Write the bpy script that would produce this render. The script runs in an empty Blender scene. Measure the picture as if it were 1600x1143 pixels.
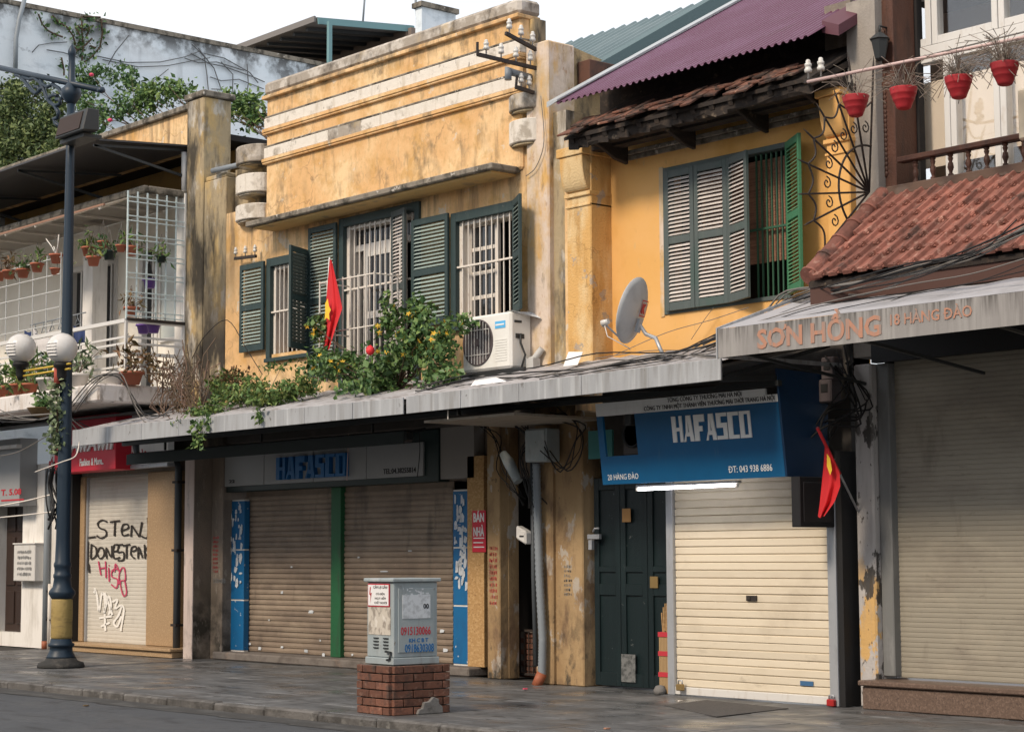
import bpy, bmesh, math, random
import numpy as np
from mathutils import Vector, Matrix
random.seed(7); rng = np.random.default_rng(7)
S = bpy.context.scene; COL = S.collection

# ------------------------------------------------------------------ camera, sky, sun, exposure
def _axes(pitch=5.65, ang=40.9, roll=0.27):
    t, p, r = math.radians(ang), math.radians(pitch), math.radians(roll)
    f = Vector((-math.cos(t)*math.cos(p), math.sin(t)*math.cos(p), math.sin(p)))
    rt = f.cross(Vector((0, 0, 1))).normalized(); up = rt.cross(f)
    rt2 = rt*math.cos(r) - up*math.sin(r); up2 = rt2.cross(f)
    return rt2, up2, f
RT, UP, FW = _axes()
FOC = 3000.0                                     # focal length in photograph pixels (1600 wide)
CAM = Vector((0, -16.22, 1.6))
cd = bpy.data.cameras.new('camera'); cam = bpy.data.objects.new('camera', cd); COL.objects.link(cam)
cam.matrix_world = Matrix(((RT.x, UP.x, -FW.x, CAM.x), (RT.y, UP.y, -FW.y, CAM.y), (RT.z, UP.z, -FW.z, CAM.z), (0, 0, 0, 1)))
cd.sensor_fit = 'HORIZONTAL'; cd.sensor_width = 36; cd.lens = FOC/1600*36; cd.clip_end = 500; cd.clip_start = .1
S.camera = cam
SUN_EL, SUN_DX = math.radians(39), 0.06
W = bpy.data.worlds.new('World'); S.world = W; W.use_nodes = True
wn, wl = W.node_tree.nodes, W.node_tree.links; wn.clear()
wo = wn.new('ShaderNodeOutputWorld'); mixs = wn.new('ShaderNodeMixShader')
b1 = wn.new('ShaderNodeBackground'); b2 = wn.new('ShaderNodeBackground')
sky = wn.new('ShaderNodeTexSky'); sky.sky_type = 'NISHITA'; sky.sun_disc = False
sky.sun_elevation = SUN_EL; sky.sun_rotation = math.radians(180) + math.atan(SUN_DX)
wl.new(sky.outputs[0], b1.inputs[0]); b1.inputs[1].default_value = 0.10
b2.inputs[1].default_value = 0.90      # thin white cloud over the whole sky
ctc = wn.new('ShaderNodeTexCoord'); cno = wn.new('ShaderNodeTexNoise'); cno.inputs['Scale'].default_value = 3.5; cno.inputs['Detail'].default_value = 4
crm = wn.new('ShaderNodeValToRGB'); crm.color_ramp.elements[0].position = .35; crm.color_ramp.elements[0].color = (.88, .90, .94, 1); crm.color_ramp.elements[1].position = .65; crm.color_ramp.elements[1].color = (1.0, .99, .98, 1)
wl.new(ctc.outputs['Generated'], cno.inputs['Vector']); wl.new(cno.outputs['Fac'], crm.inputs[0]); wl.new(crm.outputs[0], b2.inputs[0])
mixs.inputs[0].default_value = .78
wl.new(b1.outputs[0], mixs.inputs[1]); wl.new(b2.outputs[0], mixs.inputs[2]); wl.new(mixs.outputs[0], wo.inputs[0])
sd = bpy.data.lights.new('sun', 'SUN'); sd.energy = 2.1; sd.angle = math.radians(12); sd.color = (1, .84, .66)
sun = bpy.data.objects.new('sun', sd); COL.objects.link(sun)
_sd = Vector((-SUN_DX, 1, -math.tan(SUN_EL)*math.sqrt(1+SUN_DX**2)))
sun.rotation_euler = _sd.to_track_quat('-Z', 'Y').to_euler()
S.view_settings.view_transform = 'Standard'; S.view_settings.look = 'None'
S.view_settings.exposure = 0.58; S.view_settings.gamma = 1

# ------------------------------------------------------------------ photograph pixel -> point on a plane of the street
def _ray(px, py): return RT*((px-800)/FOC) + UP*(-(py-571.5)/FOC) + FW
def fy(px, py, y=0.0): v = _ray(px, py); return CAM + v*((y-CAM.y)/v.y)
def fx(px, py, x): v = _ray(px, py); return CAM + v*((x-CAM.x)/v.x)
def gz(px, py, z=0.0): v = _ray(px, py); return CAM + v*((z-CAM.z)/v.z)

# ------------------------------------------------------------------ materials
def L(*c): return tuple(((v/255)/12.92 if v/255 <= .04045 else ((v/255+.055)/1.055)**2.4) for v in c)
MATS = {}
def mat(name, col, rough=.75, layers=(), metal=0, bump=0, bscale=40, objvar=0, island=0, coord='pos', spec=.4, emit=None, estr=0, trans=0, roughvar=None, cracks=0):
    """layers: (colour, (sx,sy,sz), lo, hi, fac[, (z0,z1)]) - noise patches over the base colour"""
    if name in MATS: return MATS[name]
    m = bpy.data.materials.new(name); m.use_nodes = True; MATS[name] = m
    nt = m.node_tree; n, l = nt.nodes, nt.links
    bs = n['Principled BSDF']; bs.inputs['Roughness'].default_value = rough; bs.inputs['Metallic'].default_value = metal
    bs.inputs['Specular IOR Level'].default_value = spec
    if coord == 'pos': src = n.new('ShaderNodeNewGeometry').outputs['Position']
    else: src = n.new('ShaderNodeTexCoord').outputs['Object']
    rgb = n.new('ShaderNodeRGB'); rgb.outputs[0].default_value = (*col, 1); cur = rgb.outputs[0]
    for i, ly in enumerate(layers):
        c, sc, lo, hi, fac = ly[:5]
        mp = n.new('ShaderNodeMapping'); mp.inputs['Scale'].default_value = sc; mp.inputs['Location'].default_value = (i*13.7, i*5.1, i*3.3)
        l.new(src, mp.inputs['Vector'])
        tx = n.new('ShaderNodeTexNoise'); tx.inputs['Scale'].default_value = 1; tx.inputs['Detail'].default_value = 6; tx.inputs['Roughness'].default_value = .62
        l.new(mp.outputs[0], tx.inputs['Vector'])
        mr = n.new('ShaderNodeMapRange'); mr.inputs[1].default_value = lo; mr.inputs[2].default_value = hi; mr.inputs[4].default_value = fac
        l.new(tx.outputs['Fac'], mr.inputs[0]); f = mr.outputs[0]
        if len(ly) > 5:
            sx = n.new('ShaderNodeSeparateXYZ'); l.new(src, sx.inputs[0])
            m2 = n.new('ShaderNodeMapRange'); m2.inputs[1].default_value = ly[5][0]; m2.inputs[2].default_value = ly[5][1]; l.new(sx.outputs[2], m2.inputs[0])
            mu = n.new('ShaderNodeMath'); mu.operation = 'MULTIPLY'; l.new(f, mu.inputs[0]); l.new(m2.outputs[0], mu.inputs[1]); f = mu.outputs[0]
        mx = n.new('ShaderNodeMix'); mx.data_type = 'RGBA'; l.new(f, mx.inputs[0]); l.new(cur, mx.inputs[6]); mx.inputs[7].default_value = (*c, 1); cur = mx.outputs[2]
    if cracks:
        dn = n.new('ShaderNodeTexNoise'); dn.inputs['Scale'].default_value = 2.2; dn.inputs['Detail'].default_value = 5; l.new(src, dn.inputs['Vector'])
        va = n.new('ShaderNodeVectorMath'); va.operation = 'MULTIPLY_ADD'; l.new(dn.outputs['Color'], va.inputs[0]); va.inputs[1].default_value = (.9, .9, .9); l.new(src, va.inputs[2])
        vo = n.new('ShaderNodeTexVoronoi'); vo.feature = 'DISTANCE_TO_EDGE'; vo.inputs['Scale'].default_value = cracks; l.new(va.outputs[0], vo.inputs['Vector'])
        m1 = n.new('ShaderNodeMapRange'); m1.inputs[1].default_value = .004; m1.inputs[2].default_value = .014; m1.inputs[3].default_value = 1; m1.inputs[4].default_value = 0; l.new(vo.outputs['Distance'], m1.inputs[0])
        n2 = n.new('ShaderNodeTexNoise'); n2.inputs['Scale'].default_value = .8; l.new(src, n2.inputs['Vector'])
        m2 = n.new('ShaderNodeMapRange'); m2.inputs[1].default_value = .48; m2.inputs[2].default_value = .6; m2.inputs[4].default_value = .42; l.new(n2.outputs['Fac'], m2.inputs[0])
        mu = n.new('ShaderNodeMath'); mu.operation = 'MULTIPLY'; l.new(m1.outputs[0], mu.inputs[0]); l.new(m2.outputs[0], mu.inputs[1])
        mx = n.new('ShaderNodeMix'); mx.data_type = 'RGBA'; l.new(mu.outputs[0], mx.inputs[0]); l.new(cur, mx.inputs[6]); mx.inputs[7].default_value = (col[0]*.3, col[1]*.28, col[2]*.28, 1); cur = mx.outputs[2]
    if roughvar:
        rn = n.new('ShaderNodeTexNoise'); rn.inputs['Scale'].default_value = roughvar[2]; rn.inputs['Detail'].default_value = 5; l.new(src, rn.inputs['Vector'])
        rm = n.new('ShaderNodeMapRange'); rm.inputs[1].default_value = .38; rm.inputs[2].default_value = .62; rm.inputs[3].default_value = roughvar[0]; rm.inputs[4].default_value = roughvar[1]; l.new(rn.outputs['Fac'], rm.inputs[0]); l.new(rm.outputs[0], bs.inputs['Roughness'])
    for amount, out in ((objvar, 'obj'), (island, 'isl')):
        if amount:
            s = n.new('ShaderNodeObjectInfo').outputs['Random'] if out == 'obj' else n.new('ShaderNodeNewGeometry').outputs['Random Per Island']
            mr = n.new('ShaderNodeMapRange'); mr.inputs[3].default_value = 1-amount; mr.inputs[4].default_value = 1+amount; l.new(s, mr.inputs[0])
            hs = n.new('ShaderNodeHueSaturation'); l.new(mr.outputs[0], hs.inputs['Value']); l.new(cur, hs.inputs['Color']); cur = hs.outputs[0]
            if out == 'isl':
                mh = n.new('ShaderNodeMapRange'); mh.inputs[3].default_value = .5+amount*.06; mh.inputs[4].default_value = .5-amount*.06; l.new(s, mh.inputs[0]); l.new(mh.outputs[0], hs.inputs['Hue'])
    l.new(cur, bs.inputs['Base Color'])
    if bump:
        tx = n.new('ShaderNodeTexNoise'); tx.inputs['Scale'].default_value = bscale; tx.inputs['Detail'].default_value = 5; l.new(src, tx.inputs['Vector'])
        bp = n.new('ShaderNodeBump'); bp.inputs['Strength'].default_value = bump; bp.inputs['Distance'].default_value = .02; l.new(tx.outputs['Fac'], bp.inputs['Height']); l.new(bp.outputs[0], bs.inputs['Normal'])
    if emit: bs.inputs['Emission Color'].default_value = (*emit, 1); bs.inputs['Emission Strength'].default_value = estr
    if trans: bs.inputs['Transmission Weight'].default_value = trans
    return m

PALE = (.62, .50, .33); MOLD = (.045, .04, .032); GREYC = (.27, .25, .22)
M = dict(
 yellow_a=mat('plaster_yellow_weathered', (.655, .405, .19), .9, [
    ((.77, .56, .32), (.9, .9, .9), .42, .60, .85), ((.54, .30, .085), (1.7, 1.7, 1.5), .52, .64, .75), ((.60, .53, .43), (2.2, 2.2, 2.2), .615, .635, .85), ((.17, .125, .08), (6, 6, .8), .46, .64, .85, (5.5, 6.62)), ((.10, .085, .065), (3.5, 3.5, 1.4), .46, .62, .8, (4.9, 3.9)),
    ((.26, .18, .095), (4, 4, 2.4), .57, .74, .7), ((.11, .09, .06), (3.4, 3.4, 1.9), .61, .73, .75), ((.50, .32, .13), (11, 11, 9), .52, .66, .45), ((.36, .23, .10), (28, 28, 20), .60, .72, .5)], bump=.35, bscale=9, cracks=1.0),
 yellow_p=mat('plaster_yellow_parapet', (.655, .40, .185), .9, [
    ((.77, .56, .32), (1.0, 1.0, 1.0), .43, .60, .85), ((.52, .29, .085), (1.8, 1.8, 1.6), .52, .64, .75), ((.25, .19, .12), (2.6, 2.6, 2.0), .54, .66, .65, (7.35, 6.65)), ((.20, .15, .09), (5, 5, 1.6), .44, .62, .8, (8.42, 8.62)), ((.48, .30, .12), (10, 10, 8), .52, .66, .5), ((.33, .22, .10), (26, 26, 20), .60, .72, .5), ((.24, .165, .09), (7, 7, 1.9), .54, .72, .75),
    ((.15, .12, .08), (3.1, 3.1, 2.6), .58, .70, .7), ((.62, .54, .43), (6, 6, 6), .64, .69, .7)], bump=.4, bscale=10, cracks=.8),
 yellow_b=mat('plaster_orange_smooth', (.68, .375, .115), .85, [
    ((.73, .43, .17), (.8, .8, .8), .4, .65, .8), ((.55, .28, .06), (1.5, 1.5, 1.1), .53, .70, .6), ((.52, .40, .24), (4.5, 4.5, 2.0), .64, .71, .5), ((.36, .22, .09), (14, 14, 5), .62, .78, .4)], bump=.12, bscale=7),
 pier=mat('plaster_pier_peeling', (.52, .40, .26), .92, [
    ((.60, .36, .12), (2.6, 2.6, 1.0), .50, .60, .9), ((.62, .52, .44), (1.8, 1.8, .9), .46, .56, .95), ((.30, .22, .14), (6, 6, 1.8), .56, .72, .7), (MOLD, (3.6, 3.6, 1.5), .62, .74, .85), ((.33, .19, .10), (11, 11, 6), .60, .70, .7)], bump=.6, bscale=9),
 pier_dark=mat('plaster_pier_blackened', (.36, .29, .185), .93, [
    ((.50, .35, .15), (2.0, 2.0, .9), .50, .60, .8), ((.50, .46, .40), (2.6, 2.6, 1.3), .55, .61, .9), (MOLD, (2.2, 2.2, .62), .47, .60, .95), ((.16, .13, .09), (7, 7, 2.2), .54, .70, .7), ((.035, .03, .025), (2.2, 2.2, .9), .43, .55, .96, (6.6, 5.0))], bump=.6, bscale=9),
 pillar_low=mat('plaster_street_pillar', (.31, .205, .105), .9, [
    ((.40, .28, .15), (1.5, 1.5, .9), .46, .60, .8), ((.42, .38, .33), (4, 4, 2.2), .57, .60, .9), ((.16, .10, .06), (3.5, 3.5, 1.6), .48, .64, .85), (MOLD, (5, 5, 3), .50, .62, .95, (1.1, .1)), ((.10, .075, .05), (13, 13, 7), .64, .70, .8)], bump=.6, bscale=10),
 pillar_white=mat('plaster_peeling_white', (.44, .42, .41), .9, [
    ((.58, .36, .13), (3.2, 3.2, 1.7), .50, .53, .95, (1.7, 1.3)), ((.05, .046, .042), (3.6, 3.6, 1.8), .565, .59, .95), ((.30, .29, .28), (9, 9, 1.4), .52, .7, .6), ((.09, .08, .07), (17, 17, 9), .63, .67, .9)], bump=.6, bscale=12),
 pillar_pink=mat('plaster_pale_pink', (.55, .46, .42), .9, [((.26, .22, .20), (9, 9, 1), .52, .72, .7), (MOLD, (4, 4, 3), .5, .66, .9, (.6, .0)), ((.30, .27, .25), (4, 4, 2), .6, .65, .8)], bump=.4),
 wall_dim=mat('plaster_grimy_grey', (.22, .18, .145), .92, [((.15, .13, .115), (3, 3, 1.5), .45, .65, .8), (MOLD, (2.2, 2.2, 2.2), .38, .56, .97, (1.5, .6)), ((.34, .30, .26), (6, 6, 3), .58, .66, .5)], bump=.5),
 cap=mat('concrete_cap_stained', (.33, .29, .245), .92, [((.55, .51, .46), (3.5, 3.5, 4), .50, .60, .8), ((.09, .075, .06), (5, 5, 3), .48, .64, .85), ((.42, .32, .18), (2, 2, 2), .56, .66, .6)], bump=.5, bscale=14),
 band=mat('white_band_stained', (.66, .615, .55), .9, [((.30, .26, .21), (3, 3, 3.5), .56, .66, .8), ((.42, .36, .28), (9, 9, 1.2), .52, .70, .6), ((.14, .12, .10), (12, 12, 7), .62, .70, .7)], bump=.4, bscale=14),
 ledge=mat('concrete_ledge_mossy', (.22, .195, .16), .92, [((.05, .045, .036), (5, 5, 4), .45, .60, .9), ((.55, .52, .47), (9, 9, 9), .61, .66, .8)], bump=.7, bscale=16),
 soffit=mat('soffit_yellow', (.60, .40, .17), .9, [((.28, .21, .14), (4, 4, 4), .55, .66, .6)]),
 white_d=mat('white_paint_house', (.78, .76, .73), .85, [((.48, .45, .40), (2.5, 2.5, 1), .5, .68, .6), ((.30, .27, .23), (10, 10, 1), .56, .74, .6)], bump=.15),
 slab_d=mat('white_slab_stained', (.66, .63, .61), .9, [((.26, .22, .19), (5, 5, 2.4), .52, .66, .9), ((.42, .33, .26), (9, 9, 1.5), .54, .7, .7), (MOLD, (6, 6, 6), .62, .70, .8)], bump=.3),
 cream_sun=mat('cream_paint', (.84, .80, .72), .85, [((.66, .60, .50), (2, 2, .8), .5, .7, .5)]),
 bgwall=mat('pale_blue_render', (.64, .71, .77), .9, [((.72, .76, .80), (.45, .45, .6), .45, .6, .7), ((.34, .40, .45), (.7, .7, 1.6), .56, .66, .7), ((.10, .11, .12), (1.4, 1.4, 2.2), .62, .68, .7), ((.30, .33, .36), (3, 3, .35), .56, .74, .6), ((.07, .07, .07), (2, 2, 2), .42, .56, .9, (12.35, 12.85))], bump=.2),
 green_w=mat('dark_green_wood', (.026, .048, .05), .6, [((.05, .075, .073), (9, 9, 1.5), .52, .72, .6), ((.12, .13, .12), (14, 14, 9), .66, .70, .5)], coord='obj', objvar=.12, bump=.15),
 green_slat=mat('grey_green_slat', (.27, .34, .32), .55, [((.22, .28, .26), (6, 6, 6), .5, .7, .5)], objvar=.15),
 grey_frame=mat('grey_green_frame', (.075, .095, .093), .6, [((.11, .13, .12), (8, 8, 1.5), .5, .7, .5), ((.045, .09, .075), (2, 2, 1.2), .5, .62, .5)], bump=.12),
 pale_slat=mat('pale_grey_slat', (.56, .52, .49), .6, [((.36, .34, .32), (6, 6, 6), .5, .7, .5)], objvar=.13),
 bright_green=mat('bright_green_wood', (.10, .26, .13), .6, [((.15, .32, .17), (7, 7, 1.4), .5, .7, .6)], objvar=.1),
 white_metal=mat('white_metal', (.62, .61, .59), .5, [((.45, .40, .34), (9, 9, 3), .56, .72, .6)]),
 bar_white=mat('bar_cream', (.68, .63, .57), .5, [((.40, .30, .22), (14, 14, 5), .58, .72, .7)]),
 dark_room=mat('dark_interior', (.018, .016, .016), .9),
 glass_dark=mat('window_glass', (.02, .022, .025), .06, spec=.7),
 glass_c0=mat('window_glass_reflecting', (.30, .27, .23), .05, [((.16, .15, .14), (1.2, 1.2, 2), .5, .6, .5)], spec=.9),
 fascia=mat('metal_fascia_stained', (.35, .365, .385), .55, [((.26, .27, .285), (2.2, 2.2, .5), .42, .62, .7), ((.20, .195, .185), (7, 7, .45), .52, .70, .7), ((.16, .15, .14), (13, 13, 1.2), .50, .70, .7, (3.42, 3.58)), ((.50, .52, .54), (9, 9, .3), .55, .66, .6), ((.10, .09, .08), (9, 9, 7), .66, .72, .8)], bump=.06),
 awning_f=mat('awning_fabric_stained', (.255, .245, .24), .8, [((.34, .33, .32), (9, 9, .9), .46, .62, .6), ((.07, .065, .06), (20, 20, 1.1), .44, .58, .95, (3.66, 3.88)), ((.17, .16, .155), (18, 18, .9), .52, .72, .6)]),
 awning_t=mat('awning_fabric_top', (.36, .36, .385), .75, [((.24, .24, .25), (3, 1, 3), .48, .68, .6), ((.46, .46, .48), (1, 9, 9), .52, .66, .5)]),
 roof_top=mat('canopy_sheet_top', (.36, .35, .36), .7, [((.16, .14, .13), (2, 6, 4), .5, .64, .8), ((.50, .49, .50), (3, 3, 3), .56, .66, .6)]),
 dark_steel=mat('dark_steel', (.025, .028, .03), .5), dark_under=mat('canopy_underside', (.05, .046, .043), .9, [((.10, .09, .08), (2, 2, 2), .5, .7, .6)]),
 ceil_wood=mat('pale_board_ceiling', (.33, .29, .24), .8, [((.18, .15, .12), (3, 12, 3), .5, .7, .7)]),
 magenta=mat('magenta_steel_sheet', (.125, .040, .080), .40, [((.175, .080, .145), (.7, .7, .7), .45, .62, .7), ((.10, .035, .055), (2, 2, 2), .55, .7, .6)], metal=.2, spec=.6),
 tealroof=mat('grey_teal_sheet', (.10, .15, .165), .45, [((.15, .20, .215), (1, 1, 1), .48, .65, .6)], metal=.2, spec=.6),
 flashing=mat('grey_flashing', (.40, .43, .45), .5, [((.25, .26, .27), (4, 4, 4), .5, .7, .5)], metal=.2),
 teal_fl=mat('teal_flashing', (.07, .12, .13), .5),
 maroon=mat('maroon_sheet', (.10, .035, .05), .6),
 oldwood=mat('blackened_wood', (.024, .018, .015), .9, [((.085, .06, .043), (9, 2, 9), .52, .68, .7), ((.20, .155, .11), (4, 4, 4), .64, .70, .7)], bump=.6, bscale=14),
 oldtile=mat('old_clay_tile', (.17, .075, .05), .9, [((.035, .026, .022), (5, 5, 5), .44, .56, .9), ((.40, .28, .20), (9, 9, 9), .6, .68, .6)], objvar=.4, bump=.3),
 tile=mat('orange_clay_tile', (.245, .098, .073), .85, [((.15, .062, .046), (5, 5, 5), .46, .62, .85), ((.40, .24, .19), (10, 10, 10), .58, .68, .6), ((.06, .04, .034), (3, 3, 3), .56, .66, .85)], objvar=.32, bump=.2),
 brownwood=mat('carved_brown_wood', (.085, .035, .022), .6, [((.045, .022, .016), (9, 9, 2), .48, .66, .8), ((.14, .06, .035), (6, 6, 2), .6, .7, .5)], bump=.3),
 blind=mat('brown_bamboo_blind', (.30, .155, .10), .85, [((.18, .09, .06), (3, 3, 60), .45, .6, .8)], bump=.4, bscale=60),
 beige_sl=mat('beige_shutter_slat', (.67, .595, .47), .5, [((.50, .43, .33), (1.2, 1.2, 1.5), .54, .70, .6), ((.33, .28, .22), (3, 3, 6), .62, .70, .6, (.9, .1)), ((.62, .545, .42), (2.5, 2.5, 8), .48, .68, .6), ((.30, .26, .20), (22, 22, 40), .66, .72, .5)], objvar=.05),
 brown_sl=mat('brown_shutter_slat', (.215, .165, .125), .6, [((.30, .24, .18), (.9, .9, 1.2), .46, .64, .8), ((.085, .065, .052), (4, 4, .8), .56, .70, .7), ((.15, .115, .09), (1.6, 1.6, 4), .46, .66, .7), ((.27, .21, .155), (2.2, 2.2, 2.2), .56, .68, .5), ((.55, .50, .44), (16, 16, 16), .70, .72, .7)], objvar=.08),
 cream_sl=mat('cream_shutter', (.56, .53, .47), .6, [((.42, .39, .34), (2.5, 2.5, 2), .48, .68, .6)]),
 taupe_sl=mat('taupe_shutter', (.29, .265, .215), .6, [((.15, .13, .105), (2.2, 2.2, .7), .58, .70, .7), ((.22, .195, .16), (1.1, 1.1, 2.6), .47, .64, .7), ((.38, .34, .27), (.8, .8, 1.6), .54, .66, .6), ((.12, .10, .08), (2.5, 2.5, 9), .63, .70, .5)]),
 steel=mat('galvanised_steel', (.42, .44, .47), .45, [((.30, .31, .33), (8, 8, 3), .5, .7, .6)], metal=.4),
 greypipe=mat('grey_pvc', (.22, .25, .28), .5), darkpipe=mat('dark_pvc', (.06, .07, .08), .5), orangepipe=mat('orange_pipe_end', (.32, .10, .05), .6),
 black=mat('black_rubber', (.012, .012, .013), .7), wire_grey=mat('grey_wire', (.16, .15, .14), .7), wire_pink=mat('pink_rod', (.55, .40, .38), .6),
 porcelain=mat('white_porcelain', (.58, .57, .54), .25, [((.35, .30, .25), (20, 20, 20), .58, .7, .6)]), iron=mat('dark_iron', (.03, .024, .022), .7, [((.09, .05, .03), (14, 14, 14), .55, .68, .7)]),
 blue_sign=mat('blue_sign_panel', (.003, .095, .235), .4, [((.004, .078, .195), (.6, 3, .8), .5, .62, .7), ((.05, .13, .22), (14, 14, 1.1), .62, .74, .5), ((.004, .085, .21), (1.2, 1.2, 1.2), .45, .65, .6)]), blue_strip=mat('blue_panel_strip', (.006, .12, .30), .5, [((.015, .08, .20), (4, 4, 2), .5, .7, .6), ((.6, .6, .6), (11, 11, 11), .66, .68, .9)]),
 white_sign=mat('white_sign_panel', (.80, .81, .81), .5, [((.62, .62, .61), (5, 5, 1), .52, .7, .6)]), grey_sign=mat('grey_sign_panel', (.30, .31, .32), .4, [((.34, .34, .35), (1, 1, 1), .45, .65, .5)]), white_txt=mat('white_lettering', (.78, .78, .77), .5), black_txt=mat('black_lettering', (.015, .015, .018), .6), blue_txt=mat('blue_lettering', (.010, .13, .36), .45), grey_txt=mat('faded_lettering', (.22, .23, .24), .6),
 red_txt=mat('red_lettering', (.45, .03, .045), .6), pink_txt=mat('pink_spray', (.50, .06, .13), .8), salmon_txt=mat('salmon_lettering', (.42, .21, .14), .8, [((.26, .22, .20), (18, 18, 1.1), .46, .62, .85)]), spray_black=mat('black_spray', (.03, .025, .022), .8), spray_white=mat('white_spray', (.80, .78, .74), .8),
 red_sign=mat('red_sign_panel', (.58, .02, .045), .45), signgreen=mat('dark_green_sign', (.008, .022, .022), .4), green_post=mat('green_painted_post', (.013, .10, .038), .55, [((.03, .05, .03), (9, 9, 2), .54, .68, .7)]), teal_sign=mat('teal_poster', (.05, .22, .22), .6),
 red_cloth=mat('red_cloth', (.58, .022, .028), .8), yel_cloth=mat('yellow_cloth', (.75, .50, .04), .8), red_pot=mat('red_plastic', (.33, .017, .024), .6, [((.30, .06, .05), (7, 7, 7), .54, .68, .6)], objvar=.2), terracotta=mat('terracotta', (.40, .13, .075), .8, objvar=.2), purple=mat('purple_plastic', (.13, .06, .30), .5), white_pot=mat('white_ceramic', (.68, .64, .60), .5),
 post=mat('blue_black_paint', (.013, .027, .046), .45, [((.022, .038, .055), (6, 6, 1.5), .5, .7, .5)], spec=.35), yellow_wrap=mat('yellow_tape_wrap', (.33, .24, .085), .6, [((.17, .12, .05), (3, 3, 14), .48, .64, .7)], bump=.4, bscale=22), yellow_rod=mat('yellow_tube', (.55, .38, .05), .5),
 globe=mat('frosted_globe', (.60, .585, .57), .22, [((.46, .44, .42), (2.4, 2.4, 2.4), .45, .65, .7)], spec=.6, coord='obj'), amber_glass=mat('amber_lamp_glass', (.03, .014, .007), .45, spec=.2),
 ac_white=mat('ac_casing', (.72, .72, .69), .45, [((.55, .52, .46), (4, 4, 2), .52, .70, .5)]), ac_dark=mat('ac_grille_dark', (.085, .07, .075), .7), ac_blue=mat('ac_sticker', (.10, .42, .75), .5), ac_beige=mat('ac_casing_beige', (.52, .46, .36), .5),
 dish=mat('dish_grey', (.45, .47, .49), .45, [((.28, .29, .31), (4, 4, 4), .5, .7, .4)]),
 box_grey=mat('cabinet_paint', (.30, .35, .37), .5, [((.42, .45, .46), (5, 5, 3), .52, .66, .7), ((.20, .21, .21), (8, 8, 2), .55, .7, .7), ((.16, .11, .07), (13, 13, 10), .65, .70, .8)], spec=.5, bump=.05), box_warm=mat('cabinet_torn_paper', (.52, .48, .42), .85, [((.25, .22, .19), (13, 13, 9), .50, .60, .9), ((.66, .63, .58), (7, 7, 6), .55, .62, .8)]), paper=mat('white_paper', (.58, .62, .66), .85, [((.38, .41, .44), (14, 14, 14), .48, .62, .8)]), paper_w=mat('clean_paper', (.72, .72, .73), .8), paper_o=mat('orange_paper', (.42, .23, .09), .8), cardboard=mat('cardboard', (.36, .24, .12), .9),
 brick=mat('red_brick', (.155, .068, .045), .88, [((.085, .042, .032), (14, 14, 14), .48, .64, .8), ((.27, .16, .12), (16, 16, 16), .58, .66, .6), ((.05, .04, .035), (6, 6, 6), .56, .68, .7)], objvar=.3, bump=.35, bscale=50), mortar=mat('mortar', (.16, .145, .13), .95, [((.08, .07, .065), (12, 12, 12), .5, .65, .8)], bump=.5), cement=mat('cement_patch', (.17, .165, .16), .9, [((.10, .095, .09), (9, 9, 9), .5, .65, .8)], bump=.4),
 stone=mat('pavement_stone', (.125, .127, .131), .45, [((.075, .076, .078), (.8, 1.9, 1), .40, .60, .9), ((.175, .177, .18), (1.6, 2.6, 1), .54, .66, .8), ((.026, .024, .022), (3, 6, 1), .58, .68, .8), ((.17, .16, .15), (9, 9, 9), .64, .70, .5), ((.022, .02, .019), (2.2, 2.2, 1), .66, .70, .8), ((.20, .19, .18), (17, 17, 1),   .70, .72, .7)], objvar=.11, bump=.35, bscale=12, spec=.5, roughvar=(.25, .70, 1.3), cracks=1.1), joint=mat('pavement_joint', (.035, .032, .03), .9), kerb=mat('kerb_stone', (.115, .11, .106), .8, [((.06, .057, .054), (4, 4, 4), .45, .60, .9), ((.19, .185, .175), (7, 7, 7), .58, .66, .6)], objvar=.2, bump=.6), asphalt=mat('asphalt', (.062, .067, .075), .75, [((.072, .076, .082), (.8, 1.6, 1), .46, .64, .7), ((.028, .029, .031), (1.4, 4, 1), .56, .68, .7), ((.11, .11, .11), (60, 60, 60), .60, .70, .5), ((.024, .024, .025), (.5, 3.5, 1), .60, .64, .7)], bump=.5, bscale=120, roughvar=(.5, .9, .9), cracks=.6),
 granite=mat('brown_granite', (.125, .085, .065), .45, [((.20, .14, .11), (45, 45, 45), .5, .62, .8), ((.05, .035, .03), (60, 60, 60), .55, .65, .8)]), granite_tan=mat('tan_granite', (.37, .25, .14), .5, [((.50, .36, .22), (38, 38, 38), .5, .62, .7), ((.22, .14, .08), (50, 50, 50), .56, .66, .8)]), osb=mat('chipboard', (.40, .24, .10), .85, [((.52, .34, .16), (22, 22, 34), .48, .6, .8), ((.22, .12, .05), (30, 30, 40), .58, .66, .8)]),
 concrete_step=mat('step_concrete', (.17, .15, .135), .9, [((.10, .085, .075), (4, 4, 4), .48, .64, .8), ((.28, .19, .14), (3, 3, 3), .60, .68, .6)], bump=.4),
 bark=mat('bark', (.09, .06, .04), .95, bump=.6), twig=mat('dry_twig', (.15, .105, .075), .95, island=.35), leaf=mat('leaf_green', (.095, .17, .045), .55, island=.55), leaf_d=mat('leaf_dark_green', (.072, .145, .045), .5, island=.5), leaf_y=mat('leaf_yellow_green', (.12, .155, .035), .6, island=.5), leaf_brown=mat('leaf_brown', (.15, .10, .045), .8, island=.5), leaf_var=mat('leaf_variegated', (.16, .21, .115), .6, island=.6), flower_y=mat('yellow_petal', (.62, .40, .03), .6, island=.25), flower_r=mat('red_petal', (.60, .02, .03), .6), flower_p=mat('pink_petal', (.62, .06, .13), .6), drystem=mat('dry_grey_stem', (.20, .165, .135), .9, island=.4),
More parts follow.
